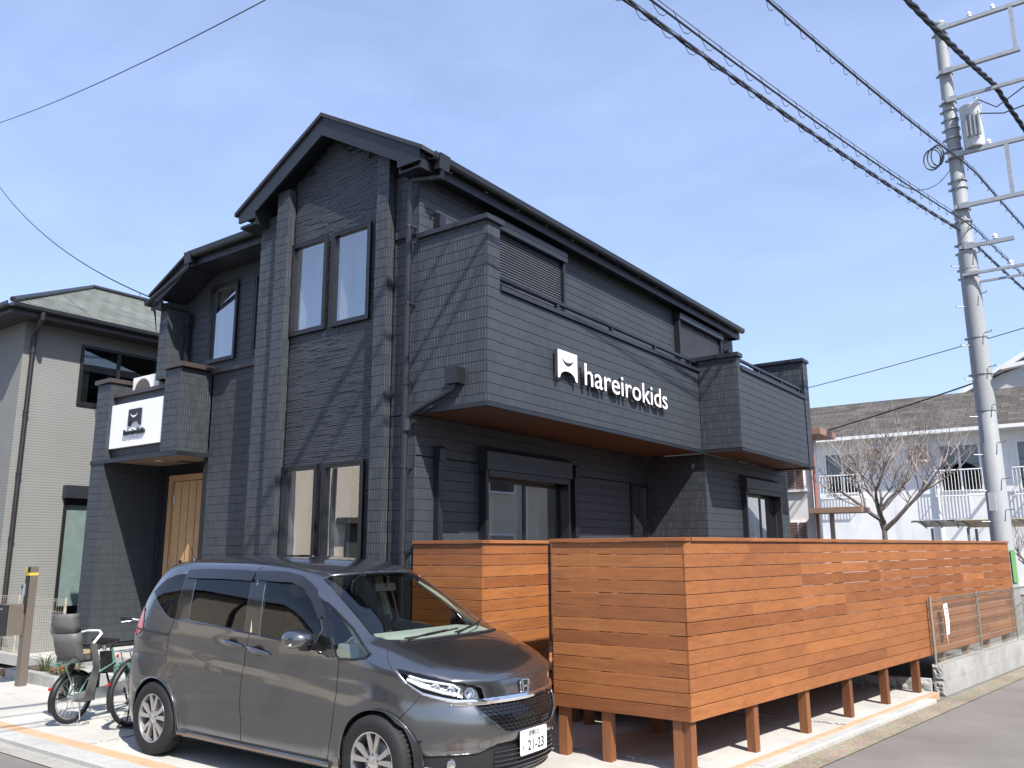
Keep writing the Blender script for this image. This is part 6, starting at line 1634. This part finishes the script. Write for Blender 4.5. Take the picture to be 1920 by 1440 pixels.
rt0 = apz(5.0); q = MB(); q.prism([(x0_ - .5, YA - .7, rt0 + .02), (x0_ - .5, YA + 4.5, rt0 + 2.25), (x0_ - .5, YA + 9.7, rt0 + .02), (x0_ - .5, YA + 9.7, rt0 - .08), (x0_ - .5, YA + 4.5, rt0 + 2.15), (x0_ - .5, YA - .7, rt0 - .08)], (x1_ - x0_ + 1, 0, 0))
q.build("roof", shingle_mat('old_slate', (0.060, 0.053, 0.047), (0.105, 0.093, 0.082), .6, .36, 'y'), apt)
q = MB(); q.box(x0_ - .5, x1_ + .5, YA - .80, YA - .705, rt0 - .14, rt0 + .0); q.box(x0_, x1_, YA - .70, YA - .002, rt0 - .13, rt0 - .10); q.build("gutter", M['white_paint'], apt)
for k, (a, b, c, d) in enumerate(ops_):
    f = .06; q = MB(); q.box(a, a + f, YA - .03, YA + .1, c, d); q.box(b - f, b, YA - .03, YA + .1, c, d); q.box(a + f, b - f, YA - .03, YA + .1, d - f, d); q.box(a + f, b - f, YA - .03, YA + .1, c, c + f); m_ = (a + b) / 2; q.box(m_ - .04, m_ + .04, YA - .02, YA + .09, c + f, d - f); q.box(a + f, b - f, YA - .015, YA + .08, c + (d - c) * .45, c + (d - c) * .45 + .05)
    wn_ = q.build("window", M['white_paint'], apt)
    for u0, u1 in ((a + f, m_ - .04), (m_ + .04, b - f)):
        q = MB(); q.box(u0, u1, YA + .03, YA + .04, c + f, d - f); q.build("pane", M['glass_far'], wn_)
    r0_, r1_ = a - .18, b + .15; rz0, rz1 = c - .18, c + (d - c) * .44
    q = MB(); q.tube([(r0_, YA - .02, rz1), (r0_, YA - .35, rz1), (r1_, YA - .35, rz1), (r1_, YA - .02, rz1)], .025, 6); q.tube([(r0_, YA - .02, rz0), (r0_, YA - .35, rz0), (r1_, YA - .35, rz0), (r1_, YA - .02, rz0)], .025, 6); rl = q.build("balcony_rail", M['white_paint'], apt)
    n = int((r1_ - r0_) / .12)
    for j in range(n + 1):
        q = MB(); xx = r0_ + (r1_ - r0_) * j / n; q.tube([(xx, YA - .35, rz0), (xx, YA - .35, rz1)], .012, 5, caps=False); q.build("baluster", M['white_paint'], rl)
    q = MB(); u0, u1 = (m_ + .06, b - .08) if k == 1 else (a + .1, m_ - .1)
    nn = 16; P = [(u0 + (u1 - u0) * j / nn, YA + .25 + .03 * math.sin(j * 2.1)) for j in range(nn + 1)]
    if k in (1, 2):
        for (ax, ay), (bx_, by) in zip(P, P[1:]): q.add([(ax, ay, c), (bx_, by, c), (bx_, by, d), (ax, ay, d)], [(0, 1, 2, 3)])
        q.build("curtain", plain('pale_curtain', (0.5, 0.54, 0.56), .9), apt)
M['rust'] = plain('rusty_casing', (0.30, 0.19, 0.13), .8, 0, .3, .45, 5)
for lab, x0, x1, z0, z1 in (("rusty outdoor air conditioner on the white wall beside the dark balcony window", -5.75, -5.21, 4.16, 4.60), ("rusty outdoor air conditioner on the white wall nearer the utility pole", -4.60, -4.02, 4.12, 4.60)):
    k = 37 / 25.5; x0, x1 = x0 * k, x1 * k; z0, z1 = (z0 - 1.75) * k + 1.75, (z1 - 1.75) * k + 1.75
    t = thing("air_conditioner", lab, "air conditioner", ((x0 + x1) / 2, YA - .3, z0), 0, "air conditioners on the apartment wall")
    q = MB(); q.box(x0, x1, YA - .42, YA - .10, z0, z1); q.build("casing", M['white_paint'], t); q = MB(); q.box(x0 + .06, x1 - .06, YA - .435, YA - .421, z0 + .07, z1 - .06); q.build("front_panel", M['rust'], t)
    cx_ = x0 + (x1 - x0) * .36; rr_ = (z1 - z0) * .40; q = MB(); q.lathe([(rr_, 0), (rr_ * 1.06, .02), (rr_ * 1.06, 0)], (cx_, YA - .436, (z0 + z1) / 2), (0, -1, 0), 20)
    for j in range(4): q.lathe([(rr_ * (.2 + .2 * j), .012), (rr_ * (.2 + .2 * j) + .012, .016), (rr_ * (.2 + .2 * j) + .012, .008)], (cx_, YA - .436, (z0 + z1) / 2), (0, -1, 0), 20)
    q.build("fan_guard", M['galv'], t)
    q = MB(); q.box(x0 + .05, x0 + .12, YA - .42, YA, z0 - .06, z0 - .001); q.box(x1 - .12, x1 - .05, YA - .42, YA, z0 - .06, z0 - .001); q.prism([(x1 - .1, YA - .4, z0 - .06), (x1 - .1, YA, z0 - .06), (x1 - .1, YA, z0 - .45)], (.03, 0, 0)); q.build("bracket", M['white_paint'], t)
q = MB(); q.tube([(apx(-4.0), YA - .06, .2), (apx(-4.0), YA - .06, apz(4.1))], .07, 8); q.build("downpipe", M['white_paint'], apt)
# white gabled house further back
gh = thing("gabled_house", "pale gabled house rising behind the apartment roof beside the pole", "house", (-2.5, 52, 0)); kq = 52 / 36
def gq(x, z): return (x * kq, 52, (z - 1.75) * kq + 1.75)
q = MB(); q.prism([gq(-4.6, 0), gq(-4.6, 7.35), gq(-2.05, 8.75), gq(.5, 7.35), gq(.5, 0)], (0, 8, 0)); q.build("wall", lap_mat('pale_lap', (0.50, 0.49, 0.47), .14), gh)
q = MB(); q.prism([(gq(-4.9, 7.25)[0], 51.5, gq(0, 7.25)[2]), (gq(-2.05, 8.8)[0], 51.5, gq(0, 8.8)[2]), (gq(.8, 7.25)[0], 51.5, gq(0, 7.25)[2]), (gq(.8, 7.4)[0], 51.5, gq(0, 7.4)[2]), (gq(-2.05, 9.0)[0], 51.5, gq(0, 9.0)[2]), (gq(-4.9, 7.4)[0], 51.5, gq(0, 7.4)[2])], (0, 9, 0)); q.build("roof", M['white_paint'], gh)
# white building with louvred shutters just past the dark house
YL = 18.5
lb = thing("louvred_building", "white rendered building with brown louvred shutters just behind the dark house", "building", (-6.0, 19, 0))
q = MB(); q.box(-9.5, -5.30, YL, YL + .5, 0, 4.15); q.build("wall", plain('white_render', (0.70, 0.70, 0.69), .8, 0, .3, .05), lb)
q = MB(); q.box(-9.8, -4.92, YL - .5, YL + .7, 4.16, 4.30); q.build("roof", plain('roof_brown', (0.26, 0.15, 0.11), .6), lb)
M['louvre'] = plain('louvre_brown', (0.20, 0.105, 0.08), .6)
for z0, z1 in ((3.02, 3.70), (1.75, 2.33)):
    for xa, xb in ((-6.9, -6.58), (-6.54, -6.22), (-5.86, -5.665), (-5.645, -5.47)):
        q = MB(); q.box(xa, xb, YL - .035, YL - .0, z0, z1); fr2 = q.build("shutter", M['white_paint'], lb); z = z0 + .03; n = 0
        q = MB()
        while z < z1 - .03: q.obox(((xa + xb) / 2, YL - .045, z), (1, 0, 0), (0, 1, -.6), (0, .6, 1), (xb - xa) / 2 - .012, .016, .004); z += .034
        q.build("louvre_slats", M['louvre'], fr2, kind="stuff")
    q = MB(); q.box(-5.92, -5.42, YL - .07, YL - .003, z0 - .045, z0 - .005); q.build("sill", M['white_paint'], lb)
q = MB(); q.tube([(-5.235, YL - .06, 0), (-5.235, YL - .06, 4.1)], .035, 8); q.build("downpipe", plain('pipe_red', (0.34, 0.11, 0.08), .5), lb)
q = MB(); q.box(-5.28, -4.22, YL - .5, YL + .3, 2.48, 2.59); q.build("canopy", plain('canopy_brown', (0.27, 0.18, 0.13), .6), lb)
q = MB(); q.box(-4.95, -4.87, YL - .2, YL - .12, 0, 2.469); q.build("canopy_post", plain('post_tan', (0.40, 0.36, 0.30), .7), lb)
# carports between the pole and the apartments
def carport(label, x0, x1, y0, y1, z, mat, mesh):
    t = thing("carport", label, "carport", ((x0 + x1) / 2, (y0 + y1) / 2, 0)); q = MB(); n = 8; vs = []
    for i in range(n + 1):
        u = i / n
        for xx in (x0, x1): vs.append((xx, y0 + (y1 - y0) * u, z + .35 * math.sin(math.pi * (.35 + .5 * u)) ))
    q.add(vs, [(2 * i, 2 * i + 1, 2 * i + 3, 2 * i + 2) for i in range(n)]); so = q.build("roof_sheet", mat, t); md = so.modifiers.new("thick", 'SOLIDIFY'); md.thickness = .01
    for i in range(4):
        xx = x0 + (x1 - x0) * i / 3; q = MB(); q.tube([(xx, y0 + (y1 - y0) * u / 6, z + .33 * math.sin(math.pi * (.35 + .5 * u / 6)) - .03) for u in range(7)], .03, 6); q.build("rafter", mesh, t)
    for xx in (x0 + .2, x1 - .2):
        q = MB(); q.box(xx - .04, xx + .04, y1 - .2, y1 - .12, 0, z + .1); q.build("post", mesh, t)
    return t
carport("small carport with grey translucent roof in front of the apartment wall", -5.4, -3.9, 29.5, 32, 2.3, plain('smoky_sheet', (0.33, 0.34, 0.34), .4), M['galv'])
carport("carport with yellowed roof sheet beside the utility pole", -4.0, -1.6, 28.5, 31.5, 2.25, plain('yellowed_sheet', (0.36, 0.30, 0.17), .5), M['galv'])

# ---------------------------------------------------------------- trees
M['bark'] = plain('bark', (0.13, 0.11, 0.10), .9, 0, .2, .3, 12, .01, 30)
M['twig'] = plain('twig', (0.29, 0.245, 0.22), .85, 0, .2, .2, 6)
def bare_tree(label, base, h, seed, spread=1.0, n0=6, depth=4):
    t = thing("bare_tree", label, "tree", base); rt = random.Random(seed); trunk = MB(); crown = MB()
    def grow(p, d, L, r, lev, first=False):
        n = 4; P = [p]; q = p.copy(); dd = d.copy()
        for k in range(n):
            dd = (dd + Vector((rt.uniform(-1, 1), rt.uniform(-1, 1), rt.uniform(-.3, .7))) * .18).normalized(); q = q + dd * L / n; P.append(q.copy())
        (trunk if lev <= 1 else crown).tube(P, [r * (1 - .5 * k / n) for k in range(n + 1)], 7 if lev < 2 else 4, caps=False)
        if lev >= depth:
            for k in range(3):
                pp = P[rt.randint(1, n)]; e = Vector((rt.uniform(-.5, .5), rt.uniform(-.5, .5), rt.uniform(.4, 1))).normalized() * L * rt.uniform(.4, .9)
                crown.tube([pp, pp + e * .5 + Vector((rt.uniform(-.03, .03), 0, 0)), pp + e], [r * .45, r * .35, r * .2], 3, caps=False)
            return
        m = rt.randint(3, 4) if lev else n0
        for k in range(m):
            u = rt.uniform(.35, 1.0) if lev else rt.uniform(.75, 1.0); i = min(n - 1, int(u * n)); pp = P[i].lerp(P[i + 1], u * n - i)
            a = rt.uniform(0, 2 * math.pi); el = rt.uniform(.45, 1.25)
            nd = (dd * (.55 if lev else .2) + Vector((math.cos(a) * spread, math.sin(a) * spread, el))).normalized()
            grow(pp, nd, L * rt.uniform(.60, .82), r * .52, lev + 1)
    grow(Vector((0, 0, 0)), Vector((.05, 0, 1)), h * .32, h * .016, 0)
    trunk.build("trunk", M['bark'], t, local=True, smooth=True); crown.build("crown", M['twig'], t, local=True, kind="stuff"); return t
bare_tree("bare pruned tree with spreading branches in front of the white apartment wall", (-5.6, 26, 0), 8.0, 17, 1.15, 6, 4)
bare_tree("small bare tree behind the utility pole", (-1.35, 24.0, 0), 3.6, 12, .9, 5, 4)
# ivy hedge at the pole foot
hd_ = thing("hedge", "dark green ivy hedge behind the utility pole", "hedge", (-.6, 22, 0)); q = MB(); rh = random.Random(2)
for k in range(2600):
    c = Vector((-.6 + rh.gauss(0, .35), 21.5 + rh.uniform(-1.5, 4), rh.uniform(.1, 1.9))); e = Vector((rh.uniform(-1, 1), rh.uniform(-1, 1), rh.uniform(-1, 1))).normalized() * .05; f = e.cross(Vector((rh.uniform(-1, 1), 0, 1))).normalized() * .035
    q.add([c - e, c + f, c + e, c - f], [(0, 1, 2, 3)])
q.build("foliage", leaf_mat('ivy', (0.025, 0.05, 0.02), (0.07, 0.11, 0.04)), hd_)

# ---------------------------------------------------------------- utility pole
PX, PY = -1.70, 17.2
pole = thing("utility_pole", "tall grey concrete utility pole with transformer and steel crossarms beside the street", "utility pole", (PX, PY, 0))
pc = concrete_mat('pole_concrete', (0.30, 0.315, 0.32), .9, 1.08, .1, .001, 2, .6)
q = MB(); q.tube([(PX, PY, 0), (PX, PY, 3.6), (PX - .0, PY, 3.62), (PX, PY, 12.15)], [.185, .172, .160, .108], 28); q.lathe([(.112, 0), (.118, .02), (.10, .07), (0, .09)], (PX, PY, 12.15), n=24); q.build("shaft", pc, pole, smooth=True, angle=50)
q = MB(); q.lathe([(.163, 4.2), (.168, 4.2), (.162, 7.3), (.157, 7.3)], (PX, PY, 0), n=24); q.build("sleeve", pc, pole, smooth=True)
def band(z, r=.15, h=.028):
    q = MB(); q.lathe([(r, -h / 2), (r + .012, -h / 2), (r + .012, h / 2), (r, h / 2)], (PX, PY, z), n=20); q.box(PX - r - .045, PX - r + .01, PY - .02, PY + .02, z - .02, z + .02); q.build("band", M['galv'], pole)
for z in (11.95, 11.05, 10.42, 10.25, 10.05, 9.85, 9.65, 9.4, 9.22, 8.75, 8.6, 8.15, 7.9, 7.45, 7.28, 6.95, 6.78, 5.6, 4.9): band(z, .118 + (12.15 - z) * .0075)
def arm(z, x1, th=.075, y=PY - .14, dz=0.0):
    q = MB(); q.beam((PX - .10, y, z), (x1, y, z + dz), th, th); return q
for za, zb_, xe_, xl in ((12.0, 11.05, -.42, -.40), (9.25, 8.18, -.78, 1.2)):
    arm(za, 1.3).build("crossarm", M['galv'], pole); arm(zb_, xl).build("crossarm", M['galv'], pole)
    q = MB(); q.beam((xe_ - .05, PY - .14, zb_ - .03), (xe_ - .05, PY - .14, za), .07, .07, (1, 0, 0)); q.build("brace", M['galv'], pole)
arm(10.42, 1.2, .06).build("crossarm", M['galv'], pole); arm(7.36, -.9, .07).build("crossarm", M['galv'], pole)
arm(6.80, 1.5, .05, PY - .2).build("crossarm", M['galv'], pole); arm(6.66, 1.5, .04, PY - .05).build("crossarm", M['galv'], pole)
tf = MB(); TX, TY = PX + .36, PY - .10
tf.lathe([(0, -.47), (.165, -.46), (.18, -.43), (.188, .36), (.20, .38), (.20, .41), (.08, .45), (0, .45)], (TX, TY, 9.76), n=28); tfo = tf.build("transformer", plain('trafo_grey', (0.56, 0.58, 0.59), .4), pole, smooth=True, angle=35)
q = MB()
for k in range(4): q.box(TX - .09 + k * .07, TX - .065 + k * .07, TY - .235, TY - .16, 9.48, 9.95)
q.build("cooling_fins", M['galv'], tfo, kind="stuff")
for dx, dy in ((.12, -.12), (.12, .12), (-.1, .15)): q = MB(); q.lathe([(.03, 0), (.045, .03), (.03, .06), (.045, .09), (.02, .14), (0, .14)], (TX + dx * .8, TY + dy * .8, 10.15), (.5, dy, 1), 12); q.build("bushing", M['white_paint'], tfo, smooth=True)
for z in (7.0, 6.2, 5.45, 4.8, 4.1, 3.4, 2.75, 2.2):
    for s in (-1, 1):
        zz = z + (.2 if s > 0 else 0); q = MB(); r_ = .19; q.tube([(PX + s * r_ * .7, PY - r_ * .7, zz), (PX + s * (r_ + .13) * .8, PY - (r_ + .08) * .8, zz), (PX + s * (r_ + .14) * .8, PY - (r_ + .09) * .8, zz + .03)], .010, 6); q.build("step_bolt", M['galv'], pole)
q = MB(); q.tube([(PX + .18, PY - .05, 4.86), (PX + .35, PY - .08, 4.95), (PX + .55, PY - .1, 5.0)], .02, 8); lm = q.build("street_light", M['galv'], pole); q = MB(); q.obox((PX + .62, PY - .1, 4.99), (1, 0, .12), (0, 1, 0), (-.12, 0, 1), .30, .09, .035); q.build("lamp_head", M['white_paint'], lm, smooth=False)
q = MB(); q.obox((PX + .15, PY - .125, 1.42), (.63, .77, 0), (.77, -.63, 0), (0, 0, 1), .045, .004, .28); q.build("marker_plate", plain('marker_green', (0.12, 0.30, 0.10), .5), pole)
def loops(z0, n, r):
    q = MB()
    for k in range(n):
        c = Vector((PX - .28 - .05 * k, PY - .22, z0 - .03 * k)); q.tube([c + Vector((r * math.cos(a) * (.7 + .12 * k), 0, r * 1.35 * math.sin(a))) for a in [2 * math.pi * j / 16 for j in range(16)]], .014, 6, closed=True)
    return q
loops(9.3, 3, .16).build("cable_coil", M['cable'], pole, smooth=True)
q = MB(); q.tube([(PX + .45, PY - .2, 10.3), (PX + .8, PY - .2, 9.98), (PX + 1.3, PY - .2, 10.25), (PX + 1.9, PY - .2, 10.6)], .012, 6); q.tube([(PX + .5, PY - .2, 9.95), (PX + .9, PY - .2, 9.82), (PX + 1.5, PY - .2, 9.9), (PX + 2.3, PY - .2, 10.3)], .012, 6); q.build("lead_wire", M['cable'], pole, smooth=True)
for xx, zz in ((-1.15, 12.04), (-.75, 12.04), (-1.1, 9.29), (-.4, 9.29), (-1.2, 7.40), (-1.0, 6.83)):
    q = MB(); q.lathe([(.012, 0), (.04, .015), (.032, .045), (.045, .06), (.03, .10), (.01, .12)], (xx, PY - .14, zz), n=12); q.build("insulator", M['white_paint'], pole, smooth=True)
for zz in (12.0, 11.05, 10.42, 9.25, 8.18, 7.36, 6.8):
    q = MB(); q.box(PX - .02, PX + .16, PY - .19, PY - .178, zz - .055, zz + .055); q.build("clamp_plate", M['galv'], pole)
q = MB(); q.obox((PX - .06, PY - .19, 2.55), (1, -.3, 0), (.3, 1, 0), (0, 0, 1), .06, .004, .16); q.build("number_plate", M['white_paint'], pole)
# insulator bracket on arm end
q = MB(); q.lathe([(.02, 0), (.06, .02), (.05, .06), (.07, .08), (.05, .13), (.02, .16)], (.05, PY - .16, 10.46), n=14); q.build("insulator", M['white_paint'], pole, smooth=True)

# ---------------------------------------------------------------- overhead cables along the side street
def span(Xp, zf, y0, y1, n=60):
    P = []
    for k in range(n + 1):
        y = y0 + (y1 - y0) * k / n; P.append(Vector((Xp + .142 * (y - PY), y, zf(y))))
    return P
def sagged(zmin, k, ymid, yp=PY, zp=None):
    def f(y): return zmin + k * (y - ymid) ** 2 if y <= yp else (zmin + k * (yp - ymid) ** 2) - .035 * (y - yp) + .0026 * (y - yp) ** 2
    return f
def cable(name, label, Xp, zf, r, messenger=None, strands=1, y0=-17, y1=52, helix=None):
    t = thing(name, label, "cable", (Xp, PY, zf(PY)), 0, "cables along the side street"); P = span(Xp, zf, y0, y1, 90); q = MB()
    if strands == 1: q.tube(P, r, 7)
    else:
        for s in range(strands):
            Q = []; m = 900
            for k in range(m + 1):
                y = y0 + (y1 - y0) * k / m; a = y * 5.5 + s * 2 * math.pi / strands; Q.append(Vector((Xp + .142 * (y - PY) + r * .95 * math.cos(a), y, zf(y) + r * .95 * math.sin(a))))
            q.tube(Q, r * .85, 5)
    q.build("core", M['cable'], t, smooth=True)
    if messenger:
        q = MB(); q.tube([p + Vector((0, 0, messenger)) for p in P], .006, 5); q.build("messenger_wire", M['galv'], t)
    if helix:
        q = MB(); y = 2.0
        while y < 26:
            c = Vector((Xp + .142 * (y - PY), y, zf(y))); rr_ = helix
            A = [c + Vector((0, .0, rr_ + .015)), c + Vector((r * 1.1, .02, rr_ * .3)), c + Vector((r * 1.2, .06, -r * 1.0)), c + Vector((0, .16, -r * 1.9)), c + Vector((-r * 1.3, .27, -r * 1.2)), c + Vector((-r * .8, .37, rr_ * .3)), c + Vector((0, .44, rr_ + .02))]
            q.tube(A, .0042, 4, caps=False); y += .45
        q.build("hanger_rings", M['cable'], t, kind="stuff")
    return t
cable("cable", "thick lashed cable, lowest of those crossing in front of the pole", PX - .05, sagged(6.95, .0030, 1), .015, .04, 2, helix=.045)
cable("cable", "cable with looped hangers just above the lowest cable", PX + .15, sagged(6.90, .0034, 1), .012, .065, 1, helix=.065)
cable("cable", "single cable with looped hangers meeting the pole below the transformer", PX + .25, sagged(8.0, .0042, 2), .016, .06, 1, helix=.06)
cable("cable_bundle", "thick twisted bundle of cables passing the pole top", PX + .80, sagged(9.3, .0072, 4), .029, None, 3)
def wire(name, label, pts, r=.009, sag=.0, group="service wires"):
    t = thing(name, label, "wire", pts[0], 0, group); a, b = Vector(pts[0]), Vector(pts[-1]); q = MB()
    q.tube([a.lerp(b, k / 24) + Vector((0, 0, -sag * 4 * (k / 24) * (1 - k / 24))) for k in range(25)], r, 5); q.build("strand", M['cable'], t); return t
wire("wire", "thin wire crossing the upper sky above the grey neighbour house", (-29.5, 10.6, 16.3), .012, .3) if False else None
wire("wire", "thin wire crossing the open sky high above the neighbour roof", [(-24.5, 8.8, 13.83), (-9.8, 6.96, 10.22)], .010, .15)
sw_ = wire("wire", "service wire coming down to the corner of the dark house eave", [(-24.5, 9.0, 11.93), (-11.72, 6.62, 5.62)], .011, .35)
q = MB()
for k in range(5): q.tube([(-11.72, 6.62, 5.62), (-11.66 + .02 * k, 6.60, 5.45 - .02 * k), (-11.60 + .015 * k, 6.62, 5.25 - .06 * k)], .006, 4)
q.tube([(-12.35, 6.74, 5.86), (-12.25, 6.72, 5.70), (-11.95, 6.66, 5.66)], .005, 4); q.build("drop_leads", M['cable'], sw_, smooth=True)
wire("wire", "thin wire from the pole to the far balcony side of the sky", [(-8.5, 30, 7.45), (PX + .2, PY, 6.3)], .010, .25) if False else None
wire("wire", "upper of two wires sloping down behind the pole to the apartment roof", [(-9.5, 24, 6.0), (3.5, 20.5, 7.4)], .011, .2)
wire("wire", "lower thicker wire sloping down behind the pole past the far balcony", [(-9.5, 24, 4.45), (3.5, 20.5, 7.1)], .02, .3)
wire("wire", "short slack wire between the lashed cables and the pole", [(PX - .5, 13.6, 7.5), (PX - .1, PY - .1, 9.0)], .008, .25)

# ---------------------------------------------------------------- houses over the road, behind the viewer (seen as reflections)
def plain_house(label, x0, x1, y0, y1, h, mat, roofm, face):
    t = thing("house", label, "house", ((x0 + x1) / 2, (y0 + y1) / 2, 0)); q = MB(); q.box(x0, x1, y0, y1, 0, h); q.build("wall", mat, t)
    q = MB(); o = .5; xm, ym = (x0 + x1) / 2, (y0 + y1) / 2
    q.add([(x0 - o, y0 - o, h), (x1 + o, y0 - o, h), (x1 + o, y1 + o, h), (x0 - o, y1 + o, h), (xm - 1, ym, h + 1.7), (xm + 1, ym, h + 1.7)], [(0, 1, 5, 4), (1, 2, 5), (2, 3, 4, 5), (3, 0, 4), (3, 2, 1, 0)]); q.build("roof", roofm, t)
    for k in range(3):
        for z0 in (1.0, 3.7):
            if face == 'y': q = MB(); a = x0 + (x1 - x0) * (k + .3) / 3; q.box(a, a + 1.5, y1 - .02, y1 + .05, z0, z0 + 1.3); f_ = q.build("window", M['white_paint'], t); q = MB(); q.box(a + .07, a + 1.43, y1 + .051, y1 + .055, z0 + .07, z0 + 1.23); q.build("pane", M['gloss_black'], f_)
            else: q = MB(); a = y0 + (y1 - y0) * (k + .3) / 3; q.box(x0 - .05, x0 + .02, a, a + 1.5, z0, z0 + 1.3); f_ = q.build("window", M['white_paint'], t); q = MB(); q.box(x0 - .055, x0 - .051, a + .07, a + 1.43, z0 + .07, z0 + 1.23); q.build("pane", M['gloss_black'], f_)
    return t
plain_house("cream house across the front road facing the charcoal house", -13.5, -4.6, -19, -9.2, 5.6, M['cream_lap'], M['dark_trim'], 'y')
ch_ = plain_house("wide cream house across the front road at the far corner", -33, -21.5, -15, -4.7, 5.8, M['cream_lap'], M['dark_trim'], 'y')
plain_house("beige house across the side street facing the timber fence", 6.2, 14, 3.5, 13, 5.2, M['cream_lap'], M['shingle'], 'x')
plain_house("beige house across the side street further along beyond its twin", 5.6, 14, 20.5, 42, 5.6, M['cream_lap'], M['dark_trim'], 'x')
ent = MB(); ent.box(-21.51, -21.40, -8.6, -6.9, 0, 2.6); ent.build("garage_door", plain('garage_door', (0.05, 0.055, 0.055), .5), ch_)
ent = MB(); ent.box(-21.51, -20.9, -9.0, -6.5, 2.65, 2.85); ent.build("awning", M['coping_brown'], ch_)
ent = MB(); ent.tube([(-21.42, -6.3, 0), (-21.42, -6.3, 5.6)], .05, 8); ent.build("downpipe", M['dark_trim'], ch_)
for k in range(14):
    ent = MB(); yy = -6.2 + k * .1; ent.box(-21.35, -21.33, yy, yy + .02, .0, 1.3); ent.build("railing_bar", M['black_metal'], ch_)
ent = MB(); ent.box(-21.36, -21.32, -6.3, -4.8, 1.3, 1.35); ent.build("railing", M['black_metal'], ch_)
